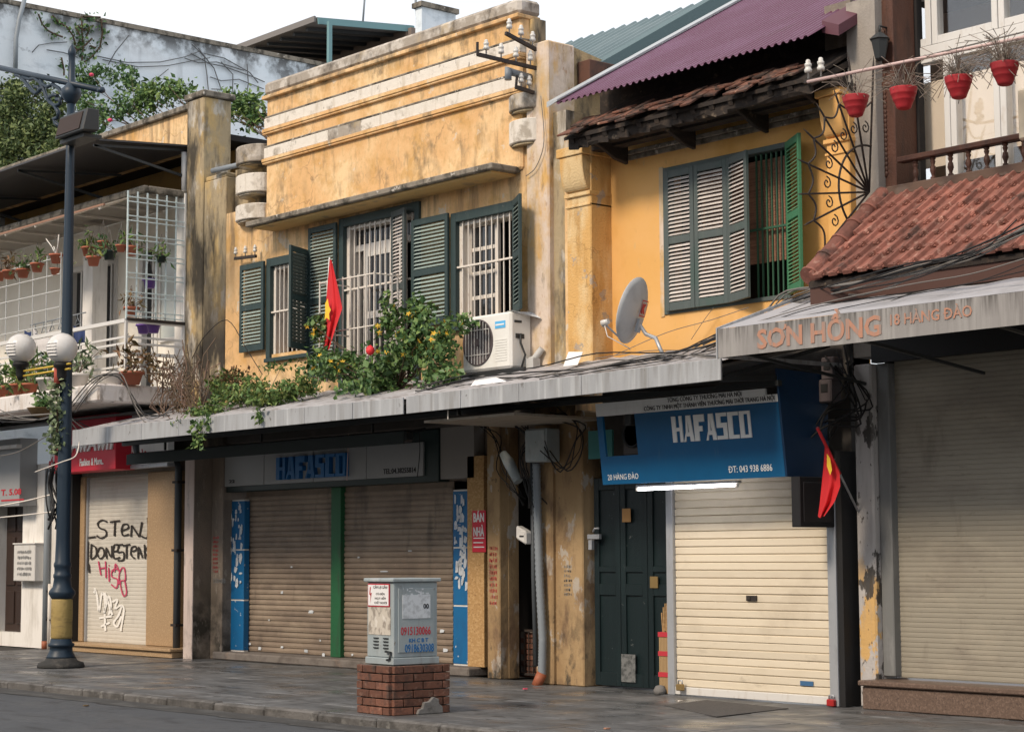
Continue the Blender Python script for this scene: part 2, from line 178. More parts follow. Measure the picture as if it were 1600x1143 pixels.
 door_green=mat('door_green', (.004, .012, .014), .45, [((.008, .020, .022), (6, 6, 1), .48, .66, .7), ((.10, .11, .11), (9, 9, 9), .665, .69, .8)], bump=.15), door_brown=mat('door_brown', (.035, .020, .015), .5), redblob=mat('red_plastic_lock', (.35, .02, .02), .4), brass=mat('brass', (.35, .24, .10), .4, metal=.6), tube_on=mat('fluorescent_tube', (.9, .9, .9), .4, emit=(1, .97, 1), estr=9), opp=mat('opposite_cream', (.55, .49, .40), .9, [((.40, .34, .27), (1, 1, .6), .48, .66, .6)]), opp2=mat('opposite_grey', (.42, .42, .42), .9), cloth_w=mat('washing_white', (.62, .60, .60), .9), cloth_b=mat('washing_blue', (.03, .05, .14), .9), tarp=mat('grey_blue_tarp', (.42, .48, .53), .7), grime=mat('grimy_black_sign', (.010, .010, .012), .6),
)

def thin_glass(name, fac=.16):
    m = bpy.data.materials.new(name); m.use_nodes = True; nt = m.node_tree; n, l = nt.nodes, nt.links; n.clear()
    o = n.new('ShaderNodeOutputMaterial'); mx = n.new('ShaderNodeMixShader'); tr = n.new('ShaderNodeBsdfTransparent'); gl = n.new('ShaderNodeBsdfGlossy'); gl.inputs['Roughness'].default_value = .02
    mx.inputs[0].default_value = fac; l.new(tr.outputs[0], mx.inputs[1]); l.new(gl.outputs[0], mx.inputs[2]); l.new(mx.outputs[0], o.inputs[0]); return m
def translucent(name, col, fac):
    m = bpy.data.materials.new(name); m.use_nodes = True; nt = m.node_tree; n, l = nt.nodes, nt.links; n.clear()
    o = n.new('ShaderNodeOutputMaterial'); mx = n.new('ShaderNodeMixShader'); d = n.new('ShaderNodeBsdfDiffuse'); t = n.new('ShaderNodeBsdfTranslucent'); d.inputs[0].default_value = t.inputs[0].default_value = (*col, 1)
    mx.inputs[0].default_value = fac; l.new(d.outputs[0], mx.inputs[1]); l.new(t.outputs[0], mx.inputs[2]); l.new(mx.outputs[0], o.inputs[0]); return m
M['fibre_sheet'] = translucent('fibreglass_sheet', (.62, .58, .52), .6)
M['glass_c'] = thin_glass('clear_window_glass', .1); M['cream_blind'] = mat('cream_blind', (.80, .70, .57), .9, [((.70, .60, .47), (3, 3, .6), .48, .66, .5)])
# ------------------------------------------------------------------ objects
ORG = {}
def thing(name, label, cat, loc, group=None):
    o = bpy.data.objects.new(name, None); COL.objects.link(o); o.location = loc; o.empty_display_size = .2
    o['label'] = label; o['category'] = cat
    if group: o['group'] = group
    ORG[o.name] = Vector(loc); return o
def tag(o, label, cat, group=None):
    o['label'] = label; o['category'] = cat
    if group: o['group'] = group
    return o
def structure(o): o['kind'] = 'structure'; return o
def stuff(o): o['kind'] = 'stuff'; return o

class MB:
    def __init__(s): s.v = []; s.f = []; s.sm = []
    def add(s, v, f, smooth=False):
        n = len(s.v); s.v += [tuple(p) for p in v]; s.f += [tuple(i+n for i in q) for q in f]; s.sm += [smooth]*len(f); return s
    def box(s, x0, x1, y0, y1, z0, z1):
        if x0 > x1: x0, x1 = x1, x0
        if y0 > y1: y0, y1 = y1, y0
        if z0 > z1: z0, z1 = z1, z0
        return s.add([(x0,y0,z0),(x1,y0,z0),(x1,y1,z0),(x0,y1,z0),(x0,y0,z1),(x1,y0,z1),(x1,y1,z1),(x0,y1,z1)],
                     [(3,2,1,0),(4,5,6,7),(0,1,5,4),(1,2,6,5),(2,3,7,6),(3,0,4,7)])
    def hexa(s, b, t):                                     # four bottom points, four top points
        return s.add(list(b)+list(t), [(3,2,1,0),(4,5,6,7),(0,1,5,4),(1,2,6,5),(2,3,7,6),(3,0,4,7)])
    def quad(s, *p): return s.add(p, [tuple(range(len(p)))])
    def bar(s, a, b, w, h=None, up=(0,0,1)):               # rectangular bar from a to b
        a, b = Vector(a), Vector(b); h = h or w; d = (b-a).normalized(); u = Vector(up)
        if abs(d.dot(u)) > .95: u = Vector((0,1,0))
        r = d.cross(u).normalized()*w/2; u = r.cross(d).normalized()*h/2
        return s.hexa([a-r-u, a+r-u, b+r-u, b-r-u], [a-r+u, a+r+u, b+r+u, b-r+u])
    def tube(s, pts, r, n=6, caps=True, smooth=True):
        pts = [Vector(p) for p in pts]; rs = r if isinstance(r, (list, tuple)) else [r]*len(pts); vs = []; fs = []
        u = None
        for i, p in enumerate(pts):
            d = (pts[min(i+1, len(pts)-1)]-pts[max(i-1, 0)])
            d = d.normalized() if d.length > 1e-9 else Vector((0,0,1))
            if u is None: u = d.orthogonal().normalized()
            else:
                u = (u - d*u.dot(d)); u = u.normalized() if u.length > 1e-6 else d.orthogonal().normalized()
            w = d.cross(u)
            vs += [p+(u*math.cos(k*math.tau/n)+w*math.sin(k*math.tau/n))*rs[i] for k in range(n)]
        for i in range(len(pts)-1):
            for k in range(n): fs.append((i*n+k, i*n+(k+1)%n, (i+1)*n+(k+1)%n, (i+1)*n+k))
        s.add(vs, fs, smooth)
        if caps: 
            nn = len(s.v)-len(vs); s.f += [tuple(nn+k for k in reversed(range(n))), tuple(nn+(len(pts)-1)*n+k for k in range(n))]; s.sm += [False, False]
        return s
    def lathe(s, c, prof, n=16, smooth=True, axis='z'):    # prof: (radius, height)
        c = Vector(c); vs = []; fs = []
        for r, h in prof:
            for k in range(n):
                a = k*math.tau/n
                p = Vector((r*math.cos(a), r*math.sin(a), h))
                if axis == 'y': p = Vector((p.x, p.z, p.y))
                if axis == 'x': p = Vector((p.z, p.x, p.y))
                vs.append(c+p)
        for i in range(len(prof)-1):
            for k in range(n): fs.append((i*n+k, i*n+(k+1)%n, (i+1)*n+(k+1)%n, (i+1)*n+k))
        s.add(vs, fs, smooth); b = len(s.v)-len(vs)
        s.f += [tuple(b+k for k in reversed(range(n))), tuple(b+(len(prof)-1)*n+k for k in range(n))]; s.sm += [False]*2
        return s
    def ext(s, poly, d):                                   # polygon extruded along vector d
        n = len(poly); p = [Vector(q) for q in poly]; d = Vector(d)
        return s.add(p+[q+d for q in p], [tuple(reversed(range(n))), tuple(range(n, 2*n))]+[(i, (i+1)%n, n+(i+1)%n, n+i) for i in range(n)])
    def mesh(s, name, off=(0,0,0), m=None, bevel=0, recalc=True):
        me = bpy.data.meshes.new(name); o = Vector(off)
        me.from_pydata([tuple(Vector(v)-o) for v in s.v], [], s.f)
        me.polygons.foreach_set('use_smooth', s.sm)
        if recalc or bevel:
            bm = bmesh.new(); bm.from_mesh(me)
            if bevel:
                es = [e for e in bm.edges if len(e.link_faces) == 2 and e.calc_face_angle(0) > .6]
                bmesh.ops.bevel(bm, geom=es, offset=bevel, segments=1, affect='EDGES', clamp_overlap=True)
            bmesh.ops.recalc_face_normals(bm, faces=bm.faces); bm.to_mesh(me); bm.free()
        if m: me.materials.append(m)
        return me
    def build(s, name, m, parent=None, bevel=0, recalc=True):
        off = ORG[parent.name] if parent else Vector((0,0,0))
        if parent is None and s.v:                          # top-level mesh: origin at its base
            a = np.array(s.v); off = Vector(((a[:,0].min()+a[:,0].max())/2, (a[:,1].min()+a[:,1].max())/2, a[:,2].min()))
        me = s.mesh(name, off, m, bevel, recalc); o = bpy.data.objects.new(name, me); COL.objects.link(o)
        if parent: o.parent = parent
        else: o.location = off
        ORG[o.name] = Vector(off); return o
def inst(me, name, parent, loc=(0,0,0), rot=(0,0,0), scale=None):   # shared mesh, world location
    o = bpy.data.objects.new(name, me); COL.objects.link(o)
    off = ORG[parent.name] if parent else Vector((0,0,0))
    if parent: o.parent = parent
    o.location = Vector(loc)-off; o.rotation_euler = rot
    if scale: o.scale = scale
    ORG[o.name] = Vector(loc); return o
def copy_tree(o, loc, label, parent=None, group=None):
    c = o.copy(); COL.objects.link(c)
    if parent: c.parent = parent
    else:
        c.location = loc; c['label'] = label; ORG[c.name] = Vector(loc)
        if group: c['group'] = group
    for ch in list(o.children): copy_tree(ch, None, None, c)
    return c

def _glyph_box(body, space, shear):
    c = bpy.data.curves.new('lettering', 'FONT'); c.body = body; c.resolution_u = 1; c.space_character = space; c.shear = shear
    o = bpy.data.objects.new('lettering', c); COL.objects.link(o); dg = bpy.context.evaluated_depsgraph_get(); me = bpy.data.meshes.new_from_object(o.evaluated_get(dg))
    xs = [v.co.x for v in me.vertices]; bpy.data.objects.remove(o); bpy.data.curves.remove(c); bpy.data.meshes.remove(me); return min(xs), max(xs)
def text_mesh(body, height, width=None, thick=.004, bold=0, shear=0, space=1.0):
    plain = body.translate(str.maketrans('ĐƠỜƯ', 'DOÒU')); marks = []                    # the barred and horned letters are built from plain ones
    for i, ch in enumerate(body):
        if ch == 'Đ': wi = _glyph_box('I', space, shear); x = _glyph_box(plain[:i]+'I', space, shear)[1]-(wi[1]-wi[0]); marks.append([(x-.10,.33),(x+.27,.33),(x+.27,.41),(x-.10,.41)])
        if ch in 'ƠỜƯ': x = _glyph_box(plain[:i+1].replace('Ò','O'), space, shear)[1]; marks.append([(x-.075,.60),(x+.02,.60),(x+.10,.70),(x+.10,.80),(x+.01,.80),(x+.01,.71)])
    body = plain
    c = bpy.data.curves.new('lettering', 'FONT'); c.body = body; c.resolution_u = 2; c.offset = bold; c.shear = shear; c.space_character = space; c.extrude = .5
    o = bpy.data.objects.new('lettering', c); COL.objects.link(o)
    dg = bpy.context.evaluated_depsgraph_get(); me = bpy.data.meshes.new_from_object(o.evaluated_get(dg)); bpy.data.objects.remove(o); bpy.data.curves.remove(c)
    if marks:
        bm = bmesh.new(); bm.from_mesh(me)
        for mk in marks:
            lo = [bm.verts.new((x, y, -.5)) for x, y in mk]; hi = [bm.verts.new((x, y, .56)) for x, y in mk]; k = len(mk)
            bm.faces.new(hi); bm.faces.new(lo[::-1])
            for i in range(k): bm.faces.new((lo[i], lo[(i+1)%k], hi[(i+1)%k], hi[i]))
        bm.to_mesh(me); bm.free()
    n = len(me.vertices); a = np.zeros(n*3); me.vertices.foreach_get('co', a); a = a.reshape(-1, 3)
    sy = height/.73; x0, x1 = a[:,0].min(), a[:,0].max(); sx = (width/(x1-x0)) if width else sy
    a[:,0] = (a[:,0]-x0)*sx; a[:,1] *= sy; a[:,2] = (a[:,2]+.5)*thick
    me.vertices.foreach_set('co', a.ravel()); me.update(); return me
def text(body, m, parent, p, xdir, height, width=None, up=(0,0,1), thick=.004, name='lettering', **k):
    """lettering standing on point p (bottom left), running along xdir; it faces xdir x up"""
    me = text_mesh(body, height, width, thick, **k); me.materials.append(m)
    x = Vector(xdir).normalized(); u = Vector(up); u = (u-x*u.dot(x)).normalized(); nrm = x.cross(u)
    o = bpy.data.objects.new(name, me); COL.objects.link(o); off = ORG[parent.name]; o.parent = parent
    p = Vector(p)-off
    o.matrix_basis = Matrix(((x.x,u.x,nrm.x,p.x),(x.y,u.y,nrm.y,p.y),(x.z,u.z,nrm.z,p.z),(0,0,0,1))); ORG[o.name] = off
    if height < .3: o['kind'] = 'stuff'
    return o
BLOCK = dict(H=[[(0,0),(.36,0),(.36,.42),(.68,.42),(.68,0),(.93,0),(.93,1),(.68,1),(.68,.56),(.36,.56),(.36,1),(0,1)]],
 A=[[(0,0),(.17,0),(.23,.22),(.57,.22),(.60,0),(.95,0),(.80,1),(.28,1)],], F=[[(0,0),(.40,0),(.40,.36),(.72,.36),(.72,.56),(.40,.56),(.40,.72),(.93,.72),(.93,1),(0,1)]],
 S=[[(0,0),(.90,0),(.90,.62),(.36,.62),(.36,.86),(.90,.86),(.90,1),(0,1),(0,.44),(.56,.44),(.56,.14),(0,.14)]], C=[[(0,0),(.90,0),(.90,.14),(.38,.14),(.38,.86),(.90,.86),(.90,1),(0,1)]],
 O=[[(0,0),(.36,0),(.36,1),(0,1)],[(.70,0),(.92,0),(.92,1),(.70,1)],[(.361,0),(.699,0),(.699,.12),(.361,.12)],[(.361,.88),(.699,.88),(.699,1),(.361,1)]])
def block_word(word, m, parent, p, xdir, height, width, up=(0,0,1), thick=.02):
    x = Vector(xdir).normalized(); u = Vector(up); u = (u-x*u.dot(x)).normalized(); nrm = x.cross(u); s = width/(len(word)*1.0-.08); p = Vector(p)
    for i, ch in enumerate(word):
        mb = MB()
        for poly in BLOCK[ch] if ch != 'A' else [[(0,0),(.17,0),(.23,.20),(.57,.20),(.60,0),(.95,0),(.85,.36),(.22,.36)],[(.2201,.3601),(.42,.3601),(.46,.80),(.54,.3601),(.8499,.3601),(.72,1),(.32,1)]]: mb.ext([p+x*(i+a)*s+u*b*height for a, b in poly], nrm*thick)
        mb.build('letter', m, parent)
def strokes(mb, lines, fn, w, lift=(0,-.004,0)):
    """hand-drawn strokes: each line a list of 2D points mapped to the surface by fn, as ribbons of width w"""
    lift = Vector(lift)
    for ln in lines:
        pts = [Vector(p) for p in ln]
        if len(pts) > 2:                                    # Catmull-Rom smoothing
            q = []; e = [pts[0]]+pts+[pts[-1]]
            for i in range(1, len(e)-2):
                for t in (0, .25, .5, .75):
                    a, b, c, d = e[i-1], e[i], e[i+1], e[i+2]
                    q.append(.5*((2*b)+(c-a)*t+(2*a-5*b+4*c-d)*t*t+(3*b-a-3*c+d)*t**3))
            q.append(pts[-1]); pts = q
        vs = []
        for i, p in enumerate(pts):
            d = (pts[min(i+1, len(pts)-1)]-pts[max(i-1, 0)]); d = d.normalized() if d.length > 0 else Vector((1,0))
            nn = Vector((-d.y, d.x))*w/2*(1+.15*math.sin(i*1.7)); vs += [fn(p+nn)+lift, fn(p-nn)+lift]
        mb.add(vs, [(2*i, 2*i+1, 2*i+3, 2*i+2) for i in range(len(pts)-1)])
    return mb

def leaves(name, parent, m, pts, size, jitter=.35, droop=.2, aspect=.55, flat=0):
    """one folded leaf blade at each point, four corners each"""
    pts = np.asarray(pts, float); n = len(pts)
    d = rng.normal(size=(n,3)); d[:,2] = d[:,2]*(1-flat)-droop; d /= np.linalg.norm(d, axis=1)[:,None]
    t = rng.normal(size=(n,3)); t = np.cross(d, t); t /= np.linalg.norm(t, axis=1)[:,None]; nn = np.cross(d, t)
    s = size*(1+jitter*rng.normal(size=n)).clip(.4, 1.9)[:,None]
    V = np.stack([pts, pts+d*s*.45+t*s*aspect*.5+nn*s*.10, pts+d*s-nn*s*.06, pts+d*s*.45-t*s*aspect*.5+nn*s*.10], 1).reshape(-1,3)
    off = np.array(ORG[parent.name]) if parent else np.zeros(3)
    V = V-off
    me = bpy.data.meshes.new(name); i = np.arange(n)*4
    F = np.stack([i, i+1, i+2, i, i+2, i+3], 1).reshape(-1, 3)
    me.from_pydata(V.tolist(), [], F.tolist()); me.materials.append(m)
    o = bpy.data.objects.new(name, me); COL.objects.link(o)
    if parent: o.parent = parent
    o['kind'] = 'stuff'
    ORG[o.name] = Vector(off); return o
def blob(c, r, n, k=14):
    """uneven cloud of clumps: points gathered round k sub-centres in an ellipsoid"""
    c, r = np.array(c, float), np.array(r, float)
    sub = rng.normal(size=(k,3)); sub /= np.linalg.norm(sub, axis=1)[:,None]; sub *= (rng.random(k)**.5)[:,None]*.85
    w = rng.random(k)+.3; w /= w.sum(); ch = rng.choice(k, n, p=w)
    return c + (sub[ch] + rng.normal(size=(n,3))*.20*(.6+.8*rng.random(k)[ch])[:,None])*r
def branches(name, parent, m, base, tips, r=.02, wob=.12):
    mb = MB(); base = Vector(base)
    for t in tips:
        t = Vector(t); d = t-base; q = [base+d*f+Vector(rng.normal(size=3))*wob*d.length*.25*(0 if f in (0,1) else 1) for f in (0,.35,.7,1)]
        mb.tube(q, [r, r*.75, r*.5, r*.25], 5, caps=False)
    return mb.build(name, m, parent, recalc=False)

def wall_open(mb, x0, x1, z0, z1, yf, yb, ops=()):
    """wall slab between planes yf and yb with rectangular openings (x0,x1,z0,z1) that go right through"""
    xs = sorted({x0, x1, *[v for o in ops for v in o[:2]]}); zs = sorted({z0, z1, *[v for o in ops for v in o[2:]]})
    def hole(i, k): cx, cz = (xs[i]+xs[i+1])/2, (zs[k]+zs[k+1])/2; return any(o[0] < cx < o[1] and o[2] < cz < o[3] for o in ops)
    solid = {(i,k) for i in range(len(xs)-1) for k in range(len(zs)-1) if not hole(i,k)}
    for (i,k) in solid:
        a, b, c, d = xs[i], xs[i+1], zs[k], zs[k+1]
        mb.quad((a,yf,c),(b,yf,c),(b,yf,d),(a,yf,d)); mb.quad((b,yb,c),(a,yb,c),(a,yb,d),(b,yb,d))
        if (i-1,k) not in solid: mb.quad((a,yb,c),(a,yf,c),(a,yf,d),(a,yb,d))
        if (i+1,k) not in solid: mb.quad((b,yf,c),(b,yb,c),(b,yb,d),(b,yf,d))
        if (i,k-1) not in solid: mb.quad((a,yb,c),(b,yb,c),(b,yf,c),(a,yf,c))
        if (i,k+1) not in solid: mb.quad((a,yf,d),(b,yf,d),(b,yb,d),(a,yb,d))
    return mb
SLAT = {}
def slat_mesh(kind, w, h, m, t=.012):
    """roller shutter lath: a shallow bulged strip with a groove along its lower edge; x from 0 to w, z from 0 to h"""
    key = (kind, round(w,3), round(h,4))
    if key not in SLAT:
        pr = [(0, .006*0+.010), (.10*h, .010), (.16*h, -.004), (.55*h, -.010), (.92*h, -.004), (h*.985, .010)]
        if kind == 'beige_shutter_slat': pr = [(0, .016), (.05*h, .016), (.10*h, -.002), (.16*h, -.005), (.90*h, -.006), (.965*h, -.002), (h*.985, .016)]
        vs = [(x, y, z) for x in (0, w) for z, y in pr]; n = len(pr)
        mb = MB().add(vs, [(i, n+i, n+i+1, i+1) for i in range(n-1)], False); SLAT[key] = mb.mesh('slat', m=m, recalc=False)
    return SLAT[key]
def roller(name, parent, x0, x1, z0, z1, y, h, m, label=None):
    """roller shutter: a backing sheet that carries one lath after another as sub-parts"""
    sh = MB().box(x0, x1, y+.012, y+.03, z0, z1).build(name, m, parent)
    if label: sh['label'] = label
    n = int((z1-z0)/h); me = slat_mesh(m.name, x1-x0, h, m)
    for i in range(n):
        o = inst(me, 'slat', sh, (x0, y+random.uniform(-.001,.001), z0+i*h)); 
        off = ORG[parent.name]; o.location = Vector((x0, y+random.uniform(-.003,.003), z0+i*h+random.uniform(-.0015,.0015)))-off; o.rotation_euler = (random.uniform(-.035,.035), random.uniform(-.0012,.0012), random.uniform(-.0012,.0012))
    return sh
def roller_plain(name, parent, x0, x1, z0, z1, y, h, m, k_=.45):
    mb = MB(); z = z0
    while z < z1-h*.5:
        pr = [(p, q*k_) for p, q in ((0,.008),(.10*h,.008),(.16*h,-.003),(.6*h,-.007),(.95*h,-.003),(h,.008))]; k = len(pr)
        mb.add([(x,y+q,z+p) for x in (x0,x1) for p,q in pr], [(i,k+i,k+i+1,i+1) for i in range(k-1)]); z += h
    mb.box(x0, x1, y+.012, y+.03, z0, z1)
    return stuff(mb.build(name, m, parent, recalc=False))
LSL = {}
def louvre(parent, hinge, w, h, ang, fm, sm, name='shutter', pitch=.050, label=None, stile=.065, flip=False):
    """louvred leaf: stiles and rails with one slat after another; hinge = world point at the foot of the hinge edge, leaf runs at ang (degrees) from it"""
    mb = MB(); t = .04; mid = h*.5
    mb.box(0, stile, -t/2, t/2, 0, h).box(w-stile, w, -t/2, t/2, 0, h)
    for z0, z1 in ((0, .10), (mid-.045, mid+.045), (h-.085, h)): mb.box(stile, w-stile, -t/2+.002, t/2-.002, z0, z1)
    me = mb.mesh(name, m=fm, bevel=.004)
    o = inst(me, name, parent, hinge, (0, 0, math.radians(ang)))
    if label: o['label'] = label
    key = (sm.name, round(w,3), pitch)
    if key not in LSL:
        a = w-2*stile; LSL[key] = MB().hexa([(0,-.021,0),(a,-.021,0),(a,.017,.030),(0,.017,.030)], [(0,-.021,.008),(a,-.021,.008),(a,.017,.038),(0,.017,.038)]).mesh('slat', m=sm)
    for z0, z1 in ((.105, mid-.05), (mid+.05, h-.09)):
        n = int((z1-z0)/pitch); p = (z1-z0)/n
        for i in range(n):
            c = bpy.data.objects.new('slat', LSL[key]); COL.objects.link(c); c.parent = o; c.location = (stile, 0, z0+i*p+.004)
            c.rotation_euler = (random.uniform(-.06,.06), 0, 0)
            if flip: c.scale = (1, -1, 1)
    return o
# ------------------------------------------------------------------ ground
road = structure(MB().box(-60, 40, -60, -4.62, -.5, -.085).build('road', M['asphalt']))
pv = structure(MB().box(-60, 40, -4.47, 12, -.5, -.02).build('pavement', M['joint']))
sl = MB().box(-.298, .298, -.298, .298, -.03, 0).mesh('stone_slab', m=M['stone'], bevel=.006)
k = 0
for i in range(36):
    for j in range(8):
        x = -31.2+i*.6; y = -4.16+j*.6
        if y > .4 and not (-26.6 < x < -12): continue
        inst(sl, 'stone_slab', pv, (x, y, random.uniform(-.003, .003)), (random.uniform(-.004,.004), random.uniform(-.004,.004), random.uniform(-.003,.003)))
ks = MB().box(-.495, .495, -.075, .075, -.35, .004).mesh('kerb_stone', m=M['kerb'], bevel=.018)
kb = structure(MB().box(-60, 40, -4.60, -4.475, -.5, -.03).build('kerb', M['joint']))
for i in range(26): inst(ks, 'kerb_stone', kb, (-33+i*1.0, -4.535+random.uniform(-.006,.006), random.uniform(-.008,.006)), (0, 0, random.uniform(-.006,.006)))
dp = MB()                                                     # gutter strip and old tar seams on the road
for i in range(20): 
    x = -32+i*1.3; dp.quad((x,-5.05+random.uniform(-.05,.05),-.081),(x+1.3,-5.05+random.uniform(-.05,.05),-.081),(x+1.3,-4.63,-.081),(x,-4.63,-.081))
gt = dp.build('gutter', mat('gutter_grime', (.045,.044,.043), .85, [((.085,.085,.083), (2,5,1), .48, .64, .8)], bump=.4), road)

# ------------------------------------------------------------------ yellow house with the parapet (house A)
A = thing('shop_house', 'yellow house with a tall banded parapet, green shutters and two brown roller shutters', 'house', (-21.4, 0, 0))
XA0, XA1 = -26.26, -17.68
zr = lambda px, py, y=0: fy(px, py, y).z
# upper wall with its three openings
opL = (fy(424,480).x, fy(484,480).x, 4.66, 6.02); opM = (fy(538,430).x, fy(652,430).x, 4.02, 6.38); opR = (fy(714,420).x, fy(806,420).x, 4.72, 6.10)
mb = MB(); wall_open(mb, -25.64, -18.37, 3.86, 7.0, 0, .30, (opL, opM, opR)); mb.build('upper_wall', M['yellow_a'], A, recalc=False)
# parapet block, proud of the wall by 5 cm
pz = [7.0, zr(600,196), zr(600,178), zr(600,143), zr(600,125), 8.66, 8.86]
b2b, b2t = 7.675, 7.845; b1b, b1t = 8.135, 8.305
MB().box(-24.42, -18.46, -.05, .28, 6.60, 8.66).build('parapet', M['yellow_p'], A, bevel=.03)
for zb, zt in ((b2b, b2t), (b1b, b1t)):
    MB().box(-24.435, -18.45, -.085, .26, zb, zt).build('white_band', M['band'], A, bevel=.012)
    MB().box(-24.43, -18.455, -.075, .26, zt+.003, zt+.035).build('band_grime_ledge', M['ledge'], A, bevel=.008)
    MB().box(-24.45, -18.44, -.115, .26, zb-.055, zb-.004).box(-24.45, -18.44, -.10, .26, zb-.085, zb-.057).build('moulding', M['yellow_p'], A, bevel=.006)
MB().box(fy(512,225,-.09).x, fy(563,210,-.09).x, -.089, .2, b2b+.004, b2t-.004).build('bare_band_patch', M['cap'], A)
cp = MB().box(-24.44, -18.44, -.09, .30, 8.66, 8.87).build('coping', M['cap'], A, bevel=.045)
MB().box(-24.45, -18.44, -.12, .28, 8.60, 8.655).build('moulding', M['yellow_p'], A, bevel=.008)
# piers
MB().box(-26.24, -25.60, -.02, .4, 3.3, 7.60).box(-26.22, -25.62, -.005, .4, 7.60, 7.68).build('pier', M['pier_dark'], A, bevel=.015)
q = MB(); q.box(-18.36, -17.93, -.06, .42, 3.55, 8.20)
q.build('pier', M['pier'], A, bevel=.02)
MB().hexa([(-18.34,.42,3.6),(-17.99,.42,3.6),(-17.99,1.55,3.6),(-18.34,1.55,3.6)], [(-18.34,.42,8.20),(-17.99,.42,8.20),(-17.99,1.55,8.02),(-18.34,1.55,8.02)]).build('side_wall', mat('side_wall_plaster', (.42,.31,.17), .9, [((.10,.085,.06), (3,3,1.4), .46,.62,.9), ((.55,.40,.18), (2,2,2), .55,.66,.7)], bump=.5), A)
MB().box(-17.93, -17.69, .03, .42, 3.3, 7.25).build('wall_strip', M['pier_dark'], A)
MB().box(-17.98, -17.74, .50, .98, 7.66, 8.00).build('wall_box', mat('rusty_box', (.10,.045,.03), .8, [((.045,.03,.025),(5,5,5),.45,.6,.8)]), A, bevel=.01)
# recess behind the fins, and fins: half round shelves between pier and parapet
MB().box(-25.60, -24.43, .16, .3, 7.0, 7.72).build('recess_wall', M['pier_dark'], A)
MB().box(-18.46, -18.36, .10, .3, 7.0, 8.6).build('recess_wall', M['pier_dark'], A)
def fin(cx, z0, z1, r, mt):
    mb = MB(); n = 14; cy = .03
    arc = [(cx-r*math.cos(math.pi*i/n), cy-r*.66*math.sin(math.pi*i/n)) for i in range(n+1)]; arc2 = [(cx+(x-cx)*.86, cy+(y-cy)*.86) for x, y in arc]
    mb.ext([(x,y,z0) for x,y in arc]+[(cx+r,.2,z0),(cx-r,.2,z0)], (0,0,z1-z0)); mb.build('fin', mt, A, bevel=.012)
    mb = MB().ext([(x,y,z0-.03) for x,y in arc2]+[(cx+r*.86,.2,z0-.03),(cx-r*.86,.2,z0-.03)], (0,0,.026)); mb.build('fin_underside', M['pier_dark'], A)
for (a, b), mt in zip(((225,252),(270,299),(317,341)), (M['cap'], M['band'], M['band'])): fin(-24.86, zr(384,b,-.22), zr(384,a,-.22), .37, mt)
for (a, b), mt in zip(((143,168),(184,220)), (M['cap'], M['band'])): fin(-18.42, zr(812,b,-.2), zr(812,a,-.2), .30, mt)
# ledge slab over the windows
zs = zr(575,304,-.5)
MB().box(fy(383,357,-.5).x, fy(768,250,-.5).x, -.5, -.002, zs-.045, zs+.035).build('ledge', M['ledge'], A, bevel=.012)
MB().box(fy(383,357,-.5).x+.1, fy(768,250,-.5).x-.1, -.42, -.004, zs-.075, zs-.047).build('ledge_soffit', M['soffit'], A)
# windows: frame, bars, casement, panes, room behind
def win_a(o, sill=True, cols=9, rails=(.5,), depth=.07, casement=None):
    x0, x1, z0, z1 = o
    f = MB()
    f.box(x0-.085, x0+.02, -.045, .10, z0-.06, z1+.11).box(x1-.02, x1+.085, -.045, .10, z0-.06, z1+.11).box(x0+.02, x1-.02, -.043, .10, z1-.02, z1+.11)
    if sill: f.box(x0-.10, x1+.10, -.07, .10, z0-.12, z0-.062)
    w = f.build('window', M['green_w'], A, bevel=.006)
    MB().box(x0+.02, x0+.07, .03, .28, z0, z1-.02).box(x1-.07, x1-.02, .03, .28, z0, z1-.02).box(x0+.07, x1-.07, .03, .28, z1-.07, z1-.02).build('inner_frame', M['bar_white'], w)
    bm_ = MB().box(-.008, .008, -.008, .008, 0, z1-z0-.02).mesh('bar', m=M['bar_white'])
    for i in range(cols): inst(bm_, 'bar', w, (x0+.06+(x1-x0-.12)*(i+.5)/cols, .005, z0))
    for r in rails: MB().box(x0+.02, x1-.02, -.018, .016, z0+(z1-z0)*r-.012, z0+(z1-z0)*r+.012).build('cross_bar', M['bar_white'], w)
    if casement:
        c0, c1 = x0+(x1-x0)*casement[0], x0+(x1-x0)*casement[1]; nr = casement[2]
        c = MB().box(c0, c0+.06, .15, .20, z0, z1-.05).box(c1-.06, c1, .15, .20, z0, z1-.05)
        for i in range(nr+1): z = z0+(z1-.07-z0)*i/nr; c.box(c0+.06, c1-.06, .155, .195, z-.025, z+.025)
        c.build('casement', M['bar_white'], w); MB().box(c0+.06, c1-.06, .172, .178, z0, z1-.06).build('pane', M['glass_dark'], w)
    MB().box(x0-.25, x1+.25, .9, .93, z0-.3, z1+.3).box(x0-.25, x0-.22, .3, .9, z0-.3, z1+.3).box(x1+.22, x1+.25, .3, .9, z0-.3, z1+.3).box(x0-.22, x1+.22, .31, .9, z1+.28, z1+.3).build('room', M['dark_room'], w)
    return w
win_a(opL, cols=8, rails=(.47,)); wr = win_a(opR, cols=9, rails=(.54,), casement=(.06,.56,4))
wm = win_a(opM, sill=False, cols=13, rails=(), casement=None)
dx0, dx1 = opM[0]+.28, opM[1]-.25
c = MB().box(dx0, dx0+.1, .14, .2, 4.0, 6.0).box(dx0+.62, dx0+.72, .14, .2, 4.0, 6.0).box(dx0+.1, dx0+.62, .142, .198, 5.9, 6.0).box(dx0+.1, dx0+.62, .142, .198, 5.0, 5.1).box(dx0-.2, dx1+.1, .142, .2, 6.0, 6.09).box(dx1-.35, dx1-.27, .142, .2, 4.0, 6.0)
